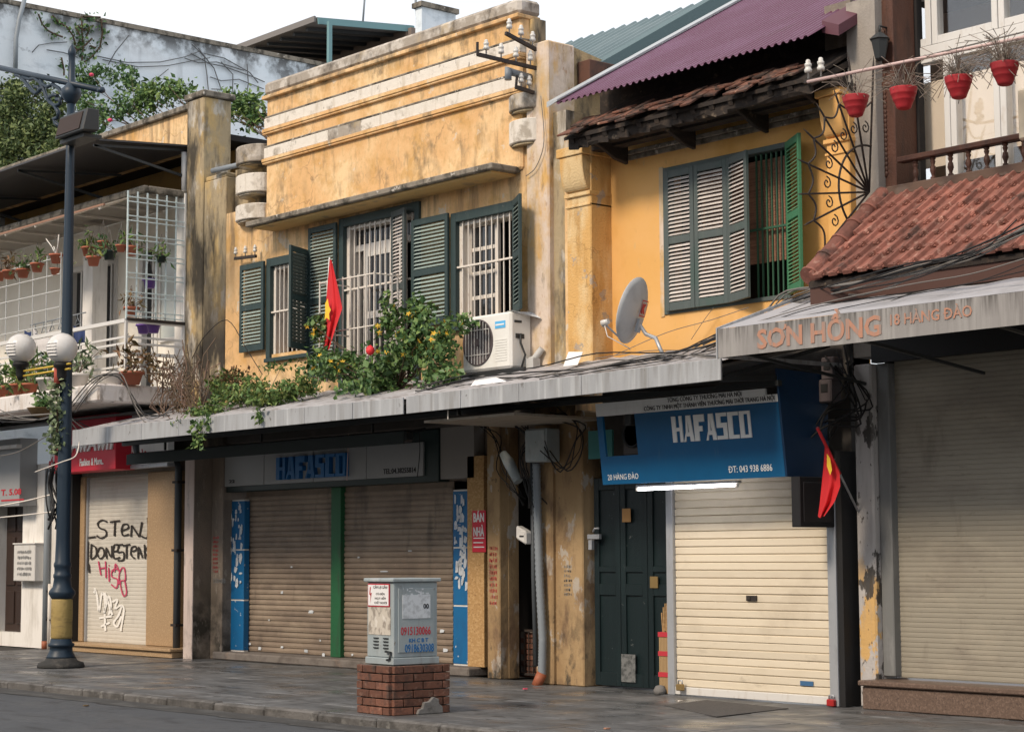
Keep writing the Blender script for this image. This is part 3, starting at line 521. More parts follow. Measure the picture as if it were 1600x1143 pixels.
c.build('door_leaf', M['white_metal'], wm); MB().box(dx0+.1, dx0+.62, .168, .174, 4.0, 5.95).box(dx0-.2, dx1+.1, .168, .174, 6.09, 6.32).build('pane', M['glass_dark'], wm)
for i, (dx, dz) in enumerate(((.95,5.75),(1.05,5.55),(.92,5.35),(1.1,5.2))):
    MB().lathe((opM[0]+dx+.3, .6, dz), [(.0,-.05),(.05,0),(.0,.05)], 6).build('pink_lantern', M['flower_p'], wm)
MB().box(opM[0]+.02, opM[1]-.02, -.02, .014, 5.42, 5.445).build('cross_bar', M['bar_white'], wm)
GW, SW = M['green_w'], M['green_slat']
louvre(A, (opL[0]-.09, -.075, 4.74), .66, 1.36, 180, GW, SW, flip=True)
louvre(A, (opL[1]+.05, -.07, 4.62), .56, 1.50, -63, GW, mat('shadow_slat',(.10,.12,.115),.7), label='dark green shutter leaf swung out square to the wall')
louvre(A, (opM[0]-.09, -.075, 4.22), .70, 2.22, 180, GW, SW, flip=True, pitch=.050)
louvre(A, (fy(617,430).x, -.05, 4.25), .44, 2.16, -13, mat('dark_green_wood_faded',(.06,.075,.075),.6), M['pale_slat'], pitch=.048)
louvre(A, (opR[0]-.09, -.075, 4.72), .80, 1.50, 180, GW, SW, flip=True, pitch=.050)
louvre(A, (opR[1]+.03, -.06, 4.72), .50, 1.48, -31, GW, SW, pitch=.050)
# grille cage in front of the french window
g = MB(); gx0, gx1, gy = fy(500,430,-.55).x, fy(548,430,-.55).x+.55, -.55
for z in (4.35, 4.75, 5.47): MB().tube([(gx0,-.02,z),(gx0,gy,z),(gx1,gy,z),(gx1,-.02,z)],.012,5).build('grille_rail', M['bar_white'], A)
gb = MB().box(-.009,.009,-.009,.009,0,1.45).mesh('grille_bar', m=M['bar_white'])
for i in range(8): inst(gb, 'grille_bar', A, (gx0+(gx1-gx0)*i/7, gy, 4.05))
for i in range(1,5): inst(gb, 'grille_bar', A, (gx1, gy+(.5)*i/5, 4.05))
# ground floor
zt = 3.3
MB().box(-26.24, -18.0, .62, 1.0, 2.645, 3.35).build('lintel_wall', M['wall_dim'], A); MB().box(-25.9, -18.37, .05, .61, 3.37, 3.85).build('lintel_beam', M['dark_under'], A)  # second box is near-black: the canopy's shade put into its colour
MB().box(-26.75, -26.485, 0,.015,0,3.3).build('plaster_face', M['pillar_pink'], A); MB().box(-26.745, -26.487, .0151,.8,0,3.3).build('end_wall', M['wall_dim'], A)
MB().box(-26.48, fy(347,900,.33).x, .33, .9, 0, 3.3).build('side_pier', M['wall_dim'], A, bevel=.01)
MB().box(-26.24, -19.9, .22, 1.1, .004, .125).build('door_step', M['concrete_step'], A, bevel=.02)
sx0, sxm0, sxm1, sx1 = fy(383,900,.62).x, fy(524,900,.62).x, fy(538,900,.62).x, fy(708,900,.62).x
roller('roller_shutter', A, sx0, sxm0, .13, 2.64, .62, .081, M['brown_sl']); roller('roller_shutter', A, sxm1, sx1, .13, 2.64, .62, .081, M['brown_sl'])
for px,py,w_,h_ in ((390,1005,.06,.05),(405,1012,.09,.05),(440,1010,.07,.04),(478,1016,.10,.05),(505,1022,.08,.05),(440,925,.07,.05),(485,955,.12,.06),(455,885,.05,.03),(500,1000,.04,.04),(560,870,.05,.03),(690,985,.09,.05),(640,860,.10,.02),(600,892,.18,.02),(695,1015,.10,.06),(420,968,.04,.03),(550,1022,.05,.04)):
    p = fy(px,py,.60); k = [(random.uniform(.7,1.1)*a, random.uniform(.7,1.1)*b) for a, b in ((-.5,-.5),(.5,-.5),(.6,.2),(.3,.5),(-.5,.4))]
    MB().add([(p.x+a*w_,.604,p.z+b*h_) for a,b in k],[(0,1,2,3,4)]).build('torn_sticker', M['paper'], A, recalc=False)
MB().box(sxm0-.01, sxm1+.01, .54, .70, .126, 2.64).build('centre_post', M['green_post'], A, bevel=.008)
for a, b, y in ((350,381,.50),(708,733,.50)):
    p0, p1 = fy(a,900,y).x, fy(b,900,y).x
    pn = MB()
    zz = [.135, .93, 1.72, 2.50]
    for i in range(3): MB().box(p0, p1, y, y+.1, zz[i]+.012, zz[i+1]-.012).build('blue_panel', M['blue_strip'], A, bevel=.004)
    for i in range(4): pn.box(p0, p1, y+.008, y+.09, zz[i]-.011, zz[i]+.011)
    pn.build('panel_trim', M['white_metal'], A)
    st = MB()
    for k_ in range(46):
        cx, cz, w_, h_ = random.uniform(p0+.05,p1-.05), random.uniform(1.2,2.4), random.uniform(.015,.05), random.uniform(.015,.08)
        st.add([(min(max(cx+dx*w_*random.uniform(.6,1.2),p0+.01),p1-.01), y-.003-k_*.0003, cz+dz*h_*random.uniform(.6,1.2)) for dx,dz in ((-1,-1),(0,-1.2),(1,-.8),(1.1,.3),(.5,1),(-.6,.9))], [(0,1,2,3,4,5)])
    stuff(st.build('torn_paper', M['paper'], A))
p0, p1 = fy(734,900,.46).x, fy(760,900,.46).x
MB().box(p0, p1, .42, .9, .13, 2.95).build('chipboard_strip', M['osb'], A)
MB().box(fy(761,900,.26).x, fy(781,900,.26).x, .26, .6, 0, 3.36).build('street_pillar', M['pillar_low'], A, bevel=.012)
MB().box(fy(770,900,.40).x, fy(794,900,.40).x, .40, .55, 0, 3.36).build('street_pillar', M['pillar_low'], A, bevel=.012)
bx = fy(837,900,-.02).x
MB().box(bx, fy(864,900,-.02).x, -.03, .5, 0, 3.56).build('street_pillar', M['pillar_low'], A, bevel=.02)
# dark passage between the pillars
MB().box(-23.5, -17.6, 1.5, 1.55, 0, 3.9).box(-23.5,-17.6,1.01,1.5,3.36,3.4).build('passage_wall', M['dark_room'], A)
gt0, gt1 = fy(806,990,.7).x, fy(840,990,.7).x
pb = MB().box(gt0, gt1, .78, .9, 0, .62).build('passage_kerb_wall', M['mortar'], A)
bme = MB().box(-.105,.105,-.03,.03,-.031,.031).mesh('brick', m=M['brick'], bevel=.005)
for r in range(8):
    for i in range(3): inst(bme, 'brick', pb, (gt0+.11+i*.225+(.11 if r%2 else 0), .765, .04+r*.074))
gb2 = MB()
for z in (.05,.62): gb2.bar((gt0,.70,z),(gt1,.70,z),.03)
for i in range(6): gb2.bar((gt0+(gt1-gt0)*i/5,.70,.05),(gt0+(gt1-gt0)*i/5,.70,.62),.014)
gb2.build('passage_gate', M['iron'], A)
# yellow wall and maroon sheet set back at the left of the parapet, teal roof behind
MB().box(fy(330,210,2.2).x, fy(425,200,2.2).x, 2.2, 2.5, 7.2, 8.52).build('rear_wall', M['yellow_p'], A)
MB().box(fy(326,200,2.0).x, fy(428,195,2.0).x, 1.95, 3.2, 8.52, 8.60).build('rear_roof', M['maroon'], A)
def corrugated(x0, x1, y0, z0, y1, z1, pitch, amp, seg=4):
    mb = MB(); n = int((x1-x0)/pitch*seg); vs = []
    for i in range(n+1):
        x = x0+(x1-x0)*i/n; d = amp*max(-.75, min(.75, 1.25*math.sin(i*math.tau/seg+.3))); vs += [(x,y0,z0+d),(x,y1,z1+d)]
    mb.add(vs, [(2*i,2*i+2,2*i+3,2*i+1) for i in range(n)]); return mb
vx = -17.95
r0, r1 = fx(975,97,vx), fx(1143,0,vx); sl_ = (r1.z-r0.z)/(r1.y-r0.y)
ry = 4.9; y0_ = .75
zz_ = lambda y: r0.z+(y-r0.y)*sl_
zz_ = lambda y: r0.z+.17+(y-r0.y)*sl_
yr_ = 2.0
while (lambda q: q.z > zz_(yr_)+0.0 and yr_ < 6)(fy(901,68,yr_)): yr_ += .02
corrugated(-25, vx-.12, 1.0, zz_(1.0)-.03, max(yr_,3.2), zz_(max(yr_,3.2))-.03, .23, .030, 6).build('rear_sheet_roof', M['tealroof'], A, recalc=False)
MB().hexa([(vx-.16,.9,zz_(.9)-.22),(vx+.02,.9,zz_(.9)-.22),(vx+.02,ry,zz_(ry)-.22),(vx-.16,ry,zz_(ry)-.22)], [(vx-.16,.9,zz_(.9)+.03),(vx+.02,.9,zz_(.9)+.01),(vx+.02,ry,zz_(ry)+.01),(vx-.16,ry,zz_(ry)+.03)]).build('roof_verge', M['teal_fl'], A)

# ------------------------------------------------------------------ orange house under the magenta roof (house B)
B = thing('shop_house', 'orange yellow house with a magenta corrugated roof over rotting eaves and grey shutters', 'house', (-15.3, 0, 0))
xb0, xb1 = -17.68, -13.0; YB = .22
wB = (fy(1038,360,YB).x, fy(1236,330,YB).x, 4.48, 6.27)
mb = MB(); wall_open(mb, -16.83, -13.30, 3.2, 6.78, YB, YB+.3, (wB,)); mb.build('upper_wall', M['yellow_b'], B, recalc=False)
MB().box(-16.84, -13.3, YB-.06, YB+.02, 6.52, 6.575).box(-16.84, -13.3, YB-.03, YB+.02, 6.46, 6.515).build('cornice', M['ledge'], B, bevel=.006)
# pilasters with capitals
def pilaster(x0, x1, ytop, yf, m):
    MB().box(x0, x1, yf, .5, 3.92, 6.6).build('pilaster', m, B, bevel=.012)
    MB().box(x0-.02, x1+.01, yf-.03, .3, 6.05, 6.10).box(x0-.01, x1+.0, yf-.018, .3, 5.92, 5.95).build('pilaster_moulding', m, B, bevel=.006)
    cap = MB(); n = 10
    cap.ext([(x0+.02, yf-.02-.12*math.sin(math.pi/2*i/n), 6.12+.42*(1-math.cos(math.pi/2*i/n))) for i in range(n+1)]+[(x0+.02,.2,6.54),(x0+.02,.2,6.12)], (x1-x0-.03,0,0))
    cap.box(x0-.02, x1+.015, yf-.16, .3, 6.545, 6.66); cap.lathe(((x0+x1)/2+.04, yf-.06, 6.30), [(.0,-.03),(.085,-.03),(.10,0),(.05,.03),(.03,.0),(.0,.02)], 12, axis='y')
    cap.build('capital', m, B, bevel=.008)
pilaster(fy(886,400,-.12).x, fy(924,400,-.12).x, 0, -.12, mat('pilaster_plaster', (.60,.36,.13), .88, [((.66,.50,.28),(2.5,2.5,1),.46,.60,.9), ((.44,.25,.08),(4,4,1.2),.52,.66,.8), ((.36,.31,.26),(3,3,3),.60,.63,.85), ((.14,.11,.08),(4,4,2),.58,.70,.8,(4.6,3.7))], bump=.5, cracks=1.2))
pilaster(fy(1290,200,-.10).x, fy(1326,200,-.10).x, 0, -.10, M['yellow_b'])
MB().box(-17.69, fy(886,400,-.12).x, .0, .5, 3.3, 6.9).build('wall_strip', M['yellow_a'], B)
MB().box(fy(924,400,-.12).x, -16.83, YB+.01, .5, 3.3, 6.7).build('wall_strip', M['yellow_b'], B)
# big window: three pale louvred leaves shut, bars and a blind behind, one bright green leaf open
x0, x1, z0, z1 = wB
f = MB().box(x0, x0+.06, YB-.02, YB+.12, z0, z1).box(x1-.06, x1, YB-.02, YB+.12, z0, z1).box(x0+.06, x1-.06, YB-.018, YB+.12, z1-.06, z1).box(x0+.06, x1-.06, YB-.018, YB+.12, z0, z0+.05)
w = f.build('window', M['grey_frame'], B, bevel=.004)
MB().box(x0-.07, x0-.004, YB-.012, YB+.1, z0-.02, z1+.02).build('worn_reveal', M['pier'], B)
xa, xb_, xc, xd = fy(1041,360,.18).x, fy(1087,360,.18).x, fy(1139,350,.18).x, fy(1172,350,-.1).x
hh = z1-z0-.09
louvre(B, (xa, YB-.05, z0+.03), xb_-xa-.008, hh, 0, M['grey_frame'], M['pale_slat'], pitch=.045)
louvre(B, (xb_, YB-.05, z0+.03), xc-xb_-.008, hh, 0, M['grey_frame'], M['pale_slat'], pitch=.045)
louvre(B, (xc, YB-.05, z0+.03), .52, hh, -22, M['grey_frame'], M['pale_slat'], pitch=.045, label='grey shutter leaf left slightly ajar')
louvre(B, (x1-.01, YB-.05, z0+.03), .52, hh+.04, -33, mat('green_leaf_frame',(.045,.17,.085),.6), M['bright_green'], pitch=.042, label='bright green shutter leaf swung wide open', stile=.05)
bb = MB().box(-.009,.009,-.009,.009,0,z1-z0-.1).mesh('bar', m=mat('green_bar',(.035,.10,.06),.5))
n = 7
for i in range(n): inst(bb, 'bar', w, (fy(1178,350,YB).x+(x1-.1-fy(1178,350,YB).x)*i/(n-1), YB+.06, z0+.05))
MB().box(xc, x1-.06, YB+.045, YB+.075, 5.32, 5.345).build('cross_bar', mat('green_bar',(.035,.10,.06),.5), w)
MB().box(x0+.5, x1-.06, YB+.12, YB+.13, 4.95, z1-.12).build('blind', M['blind'], w)
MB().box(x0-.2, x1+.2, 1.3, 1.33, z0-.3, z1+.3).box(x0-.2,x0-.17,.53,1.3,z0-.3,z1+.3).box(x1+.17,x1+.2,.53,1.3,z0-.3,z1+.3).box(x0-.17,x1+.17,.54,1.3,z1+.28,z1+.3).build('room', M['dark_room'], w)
# magenta corrugated roof
ye, ze = -.62, 7.13; yt = 5.2; zt_ = ze+(yt-ye)*.567
xr0, xr1 = fy(866,170,ye).x, fy(1262,58,ye).x
corrugated(xr0, xr1, ye, ze, yt, zt_, .105, .020, 6).build('sheet_roof', M['magenta'], B, recalc=False)
MB().hexa([(xr0-.14,ye+.0,ze-.02),(xr0+.05,ye,ze+.03),(xr0+.05,yt,zt_+.03),(xr0-.14,yt,zt_-.02)], [(xr0-.14,ye,ze+.05),(xr0+.05,ye,ze+.05),(xr0+.05,yt,zt_+.05),(xr0-.14,yt,zt_+.05)]).build('verge_flashing', M['flashing'], B)
MB().hexa([(xr1-.05,ye+.3,ze+.10),(xr1+.18,ye+.3,ze+.02),(xr1+.18,yt,zt_-.04),(xr1-.05,yt,zt_+.02)], [(xr1-.05,ye+.3,ze+.235),(xr1+.18,ye+.3,ze+.14),(xr1+.18,yt,zt_+.0),(xr1-.05,yt,zt_+.08)]).build('verge_flashing', M['maroon'], B)
# old tiled eave under the sheet, rotten fascia and brackets
oe, oz = -.72, 6.70
bd = MB().hexa([(-17.02,oe+.1,oz-.06),(-13.1,oe+.1,oz-.06),(-13.1,.5,oz+.60),(-17.02,.5,oz+.60)], [(-17.02,oe+.1,oz-.02),(-13.1,oe+.1,oz-.02),(-13.1,.5,oz+.64),(-17.02,.5,oz+.64)])
et = bd.build('old_eave', M['oldwood'], B)
tm = MB().box(-.083,.083,-.14,.14,-.012,.012).mesh('roof_tile', m=M['oldtile'], bevel=.004)
for r in range(3):
    x = -16.9+(.08 if r%2 else 0)
    while x < -13.35:
        if not (r == 0 and random.random() < .3) and not (-14.9 < x and r == 0 and random.random() < .6):
            y = oe+.07+r*.13+random.uniform(-.025,.025)
            inst(tm, 'roof_tile', et, (x+random.uniform(-.012,.012), y, oz-.01+(y-oe)*.56+r*.012+random.uniform(-.004,.022)), (math.radians(25)+random.uniform(-.14,.14), random.uniform(-.09,.09), random.uniform(-.14,.14)))
        x += .172
mb = MB(); n = 22                                            # ragged fascia board
for i in range(n):
    xa_, xb2 = -16.98+i*(3.85/n), -16.98+(i+1)*(3.85/n)
    mb.hexa([(xa_,oe+.14,oz-.17+random.uniform(-.03,.05)),(xb2,oe+.14,oz-.17+random.uniform(-.03,.05)),(xb2,oe+.17,oz-.17),(xa_,oe+.17,oz-.17)], [(xa_,oe+.14,oz-.03),(xb2,oe+.14,oz-.03),(xb2,oe+.17,oz-.03),(xa_,oe+.17,oz-.03)])
mb.build('fascia_board', M['oldwood'], et)
MB().box(-17.1,-13.0,-.12,.06,6.59,6.68).box(-16.95,-13.0,-.30,-.14,6.62,6.74).build('wall_plate', M['oldwood'], B)
for x in (-16.75, -15.6, -14.45, -13.45):
    MB().ext([(x,.16,6.55),(x,.16,6.40),(x,-.05,6.44),(x,-.28,6.55),(x,-.50,6.63),(x,-.50,6.67),(x,.16,6.66)], (.06,0,0)).build('bracket', M['oldwood'], B, bevel=.01)
raf = MB().box(-.035,.035,0,1.25,-.03,.03).mesh('rafter', m=M['oldwood'])
for i in range(14): inst(raf, 'rafter', B, (-16.9+i*.29, oe+.12, oz-.085), (math.radians(27),0,0))
MB().hexa([(-17.5,.45,6.7),(-13.0,.45,6.7),(-13.0,.55,6.7),(-17.5,.55,6.7)], [(-17.5,.45,7.62),(-13.0,.45,7.62),(-13.0,.55,7.62),(-17.5,.55,7.62)]).build('loft_wall', M['oldwood'], B)
# ground floor of house B
px0, px1 = fy(864,900,.04).x, fy(912,900,.04).x
MB().box(px0, px1, .03, .5, 0, 3.4).build('street_pillar', M['pillar_low'], B, bevel=.015)
MB().box(px1, px1+.2, .35, .5, 0, 3.4).build('door_jamb', M['dark_room'], B)
dx0, dx1 = fy(930,900,.12).x, fy(1046,900,.0).x
MB().box(-17.2, -13.3, .16, .5, 2.63, 3.93).build('lintel_wall', M['dark_under'], B)  # dark sheet before the yellow wall, painting the shade under the canopy
nd = 3; dw = (dx1-dx0)/nd
for i in range(nd):
    a = dx0+i*dw; d = MB()
    d.box(a+.004, a+.09, .10, .16, .03, 2.55).box(a+dw-.09, a+dw-.004, .10, .16, .03, 2.55)
    for z0_, z1_ in ((.03,.19),(1.12,1.26),(1.40,1.47),(2.40,2.55)): d.box(a+.09, a+dw-.09, .102, .158, z0_, z1_)
    o = d.build('door_leaf', M['door_green'], B, bevel=.006); MB().box(a+.09, a+dw-.09, .125, .150, .19, 2.40).build('door_panel', M['door_green'], o)
MB().box(dx0+.48,dx0+.72,.085,.099,.09,.42).build('door_patch', mat('worn_zinc',(.16,.165,.165),.7,[((.05,.055,.055),(12,12,12),.45,.6,.9)]), B)
MB().box(fy(972,800,.09).x, fy(985,800,.09).x, .09, .098, fy(978,815,.09).z, fy(978,794,.09).z).build('door_notice', M['paper_o'], B)
MB().box(fy(1016,910,.09).x, fy(1028,910,.09).x, .085, .098, fy(1020,918,.09).z, fy(1020,900,.09).z).build('letter_slot', M['brass'], B)
lk = MB(); c = fy(925,838,.02); lk.box(c.x-.09,c.x+.12,c.y,c.y+.05,c.z-.03,c.z+.03).box(c.x-.05,c.x+.01,c.y-.02,c.y+.03,c.z-.16,c.z-.04).tube([c+Vector((.02,0,.06)),c+Vector((.08,-.03,.10)),c+Vector((.13,0,.10))],.014).build('door_bolt', M['steel'], B, bevel=.004)
ys = -.15; s0, s1 = fy(1057,950,ys).x, fy(1298,950,ys).x
sh = roller('roller_shutter', B, s0, s1, .10, 2.62, ys, .0885, M['beige_sl'])
MB().box(s0-.01, s1+.01, ys-.03, ys+.03, .012, .10).build('bottom_rail', M['white_metal'], B, bevel=.006)
for a, b in ((s0-.11, s0-.004), (s1+.004, s1+.12)): MB().box(a, b, ys-.05, ys+.08, .004, 2.62).build('shutter_guide', M['steel'], B, bevel=.006)
MB().box(s1+.125, s1+.20, ys-.03, .3, .004, 2.7).build('jamb_strip', M['black'], B)
h = fy(1174,934,ys-.02); MB().box(h.x-.075,h.x+.075,ys-.024,ys-.008,h.z-.03,h.z+.03).box(h.x-.06,h.x-.01,ys-.034,ys-.025,h.z-.02,h.z+.02).build('shutter_lock', M['iron'], B)
h = fy(1260,1067,ys-.02); MB().box(h.x-.09,h.x+.09,ys-.018,ys-.010,h.z-.025,h.z+.025).build('maker_sticker', mat('blue_sticker',(.05,.13,.26),.5), B)
# ------------------------------------------------------------------ house C on the right
Cc = thing('shop_house', 'brown house at the right with white framed windows, wooden balustrade and orange tile skirt roof', 'house', (-11.2, 0, 0))
MB().box(-13.10, -12.86, -.04, .5, 0, 3.62).build('street_pillar', M['pillar_white'], Cc, bevel=.02)
MB().box(-12.856, -12.70, .05, .3, .33, 3.62).build('shutter_guide', mat('grey_guide',(.16,.165,.165),.6,[((.26,.26,.26),(7,7,2),.5,.66,.6)]), Cc, bevel=.01)
roller_plain('roller_shutter', Cc, -12.70, -8.61, .32, 3.80, .16, .052, M['taupe_sl'])
st = fy(1348,1080,-.25).x
MB().box(st, -8.5, -.26, .4, .004, .24).build('step', M['granite'], Cc, bevel=.01)
MB().box(st-.03, -8.5, -.30, .4, .245, .30).build('step_tread', M['granite'], Cc, bevel=.012)
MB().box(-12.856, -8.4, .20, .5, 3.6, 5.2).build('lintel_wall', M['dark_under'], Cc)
MB().box(-12.84, -8.5, -.05, .04, 3.62, 3.95).build('sign_board', M['grime'], Cc)
# upper storey
YW = .62
MB().box(fy(1326,200,0).x, fy(1371,200,0).x, .0, .55, 3.7, 7.6).build('party_wall', mat('party_wall_grey', (.30,.27,.24), .9, [((.20,.18,.16),(4,4,.9),.46,.66,.8),((.40,.36,.31),(2,2,2),.54,.66,.6)], bump=.3), Cc)
MB().box(fy(1289,70,.32).x, fy(1330,70,.32).x, .32, .55, 6.7, 7.75).build('party_wall', M['oldwood' if False else 'wall_dim'], Cc)
pw0, pw1 = fy(1372,200,.2).x, fy(1406,200,.2).x
MB().box(pw0, pw1, .12, .5, 5.36, 7.9).box(pw0-.03,pw1+.03,.09,.5,6.60,6.66).box(pw0-.02,pw1+.02,.10,.5,5.36,5.5).build('carved_post', M['brownwood'], Cc, bevel=.008)
cv = MB()
for i in range(18): cv.lathe(((pw0+pw1)/2, .118, 5.66+i*.052), [(.0,-.012),(.035,-.012),(.045,0),(.02,.008),(0,.012)], 6, axis='y')
for i in range(10): cv.lathe(((pw0+pw1)/2, .118, 6.74+i*.052), [(.0,-.012),(.035,-.012),(.045,0),(.02,.008),(0,.012)], 6, axis='y')
stuff(cv.build('carving', M['brownwood'], Cc, recalc=False))
MB().box(pw1-.02, pw1+.03, .505, .6, 5.3, 7.9).build('dark_reveal', M['dark_room'], Cc)
wx = [fy(p,150,YW).x for p in (1418,1478,1492,1552,1576)]
def cwin(xa, xb, z0, z1, name='window'):
    t = .075; f = MB().box(xa, xa+t, YW-.06, YW+.06, z0, z1).box(xb-t, xb, YW-.06, YW+.06, z0, z1).box(xa+t, xb-t, YW-.058, YW+.058, z1-t, z1).box(xa+t, xb-t, YW-.058, YW+.058, z0, z0+.09)
    o = f.build(name, M['white_metal'], Cc, bevel=.006); MB().box(xa+t, xb-t, YW-.005, YW+.005, z0+.09, z1-t).build('pane', M['glass_c'], o)
    if name == 'window': MB().box(xa+.01, xb-.01, YW+.12, YW+.13, random.uniform(5.78,5.86), z1-.24).build('blind', M['cream_blind'], o)  # cream board added behind the glass to imitate a reflection of sunlit walls
    return o
wxs = -12.82; zt1 = 6.98
wpx = [fy(p_,150,YW).x for p_ in (1413,1489,1567,1652,1740)]; ww = [(wpx[i]+.003,wpx[i+1]-.003) for i in range(4)]
for a, b in ww: cwin(a, b, 5.20, zt1-.005)
MB().box(-12.83, -9.0, YW-.07, YW+.07, zt1, zt1+.10).build('transom', M['white_metal'], Cc, bevel=.006)
for a, b in ((wpx[0],wpx[0]+.42),(wpx[0]+.43,wpx[2]),(wpx[2]+.01,wpx[4])): cwin(a, b, zt1+.105, 7.7, 'transom_light')
MB().box(-13.2, -8.8, 1.6, 1.65, 4.6, 8.4).build('room_wall', mat('room_cream',(.30,.26,.20),.9), Cc)
MB().box(-13.0, -8.8, -.02, 1.6, 5.22, 5.28).box(-13.0,-8.8,.5,1.6,7.75,7.8).build('floor_slab', M['dark_under'], Cc)
MB().box(-8.6, -8.1, -.05, 1.7, 0, 8.4).build('end_wall', M['pillar_low'], Cc)
NB = thing('neighbour_house', 'plain grey house front beyond the right end of the brown house', 'house', (-5, 0, 0))
wall_open(MB(), -8.09, 2, 0, 8.6, .0, .5, ((-7.4,-3.2,.1,3.1),(-7.0,-5.6,4.6,6.6),(-4.6,-3.2,4.6,6.6))).build('wall', M['wall_dim'], NB, recalc=False)
MB().box(-7.45, -3.15, .25, .3, .1, 3.1).build('roller_shutter', M['taupe_sl'], NB); MB().box(-8.1, 2.1, -.3, 6, 8.603, 8.8).build('roof', M['ledge'], NB)
for a_ in (-7.0, -4.6): MB().box(a_, a_+1.4, .2, .22, 4.6, 6.6).build('window', M['glass_dark'], NB)
# balustrade
bz0, bz1, by = fy(1412,290,-.02).z, fy(1412,250,-.02).z, -.02
MB().box(-12.42, -8.8, by-.06, by+.06, bz1-.03, bz1+.03).build('hand_rail', M['brownwood'], Cc, bevel=.01)
MB().box(-12.55, -8.8, by-.09, by+.09, bz0-.11, bz0-.0).build('balcony_beam', mat('weathered_beam',(.12,.075,.055),.8,[((.2,.15,.12),(3,3,9),.54,.66,.7)]), Cc, bevel=.01)
hB = bz1-.03-bz0
bal = MB().lathe((0,0,0), [(.030,0),(.030,.03),(.017,.04),(.020,.06),(.034,.10),(.026,.15),(.016,hB-.09),(.024,hB-.06),(.030,hB-.045),(.018,hB-.03),(.030,hB-.025),(.030,hB)], 8).mesh('baluster', m=M['brownwood'])
for i in range(18): inst(bal, 'baluster', Cc, (-12.22+i*.222, by, bz0))
# orange tile skirt roof
ty0, tz0, ty1, tz1 = -1.30, 4.36, -.10, 5.32
txl = -12.62; sl2 = math.atan2(tz1-tz0, ty1-ty0); Lr = math.hypot(tz1-tz0, ty1-ty0)
rf = MB().hexa([(txl,ty0,tz0-.07),(-8.6,ty0,tz0-.07),(-8.6,ty1,tz1-.07),(txl,ty1,tz1-.07)], [(txl,ty0,tz0-.02),(-8.6,ty0,tz0-.02),(-8.6,ty1,tz1-.02),(txl,ty1,tz1-.02)]).build('skirt_roof', M['oldwood'], Cc)
tw, tl = .187, Lr/6
tmesh = MB()
tmesh.ext([(-.092,0,0),(-.092,0,.060),(-.062,0,.064),(-.046,0,.022),(.012,0,.020),(.026,0,.040),(.052,0,.040),(.066,0,.016),(.094,0,.016),(.094,0,0)], (0,tl*1.14,0))
tmesh.box(-.045,.066,-.012,.05,-.012,.030)
tme = tmesh.mesh('roof_tile', m=M['tile'], bevel=.003)
for r in range(6):
    for i in range(21):
        u = r*tl; x = txl+.16+i*tw+(tw/2 if r%2 else 0)
        inst(tme, 'roof_tile', rf, (x, ty0-.05+u*math.cos(sl2), tz0-.005+u*math.sin(sl2)+.024+random.uniform(-.005,.005)), (sl2-.085+random.uniform(-.012,.012), random.uniform(-.012,.012), random.uniform(-.02,.02)))
for i in range(5):                                            # ridge tiles along the verge
    a, b = i/5, (i+1.12)/5
    p, q = Vector((txl+.02, ty0+.0+(ty1-ty0)*a, tz0+(tz1-tz0)*a+.04)), Vector((txl+.02, ty0+(ty1-ty0)*b, tz0+(tz1-tz0)*b+.055))
    MB().tube([p, p+(q-p)*.08, p+(q-p)*.1, q], [.118,.118,.105,.095], 12).build('ridge_tile', M['tile'], rf, recalc=True)
MB().box(txl, -8.6, ty0+.02, ty0+.06, tz0-.24, tz0-.07).build('fascia_board', mat('brown_fascia',(.07,.032,.024),.7), rf)
MB().box(txl+.05, -8.6, ty0+.05, .2, tz0-.30, tz0-.245).build('eave_soffit', mat('eave_soffit',(.30,.26,.22),.8), rf)
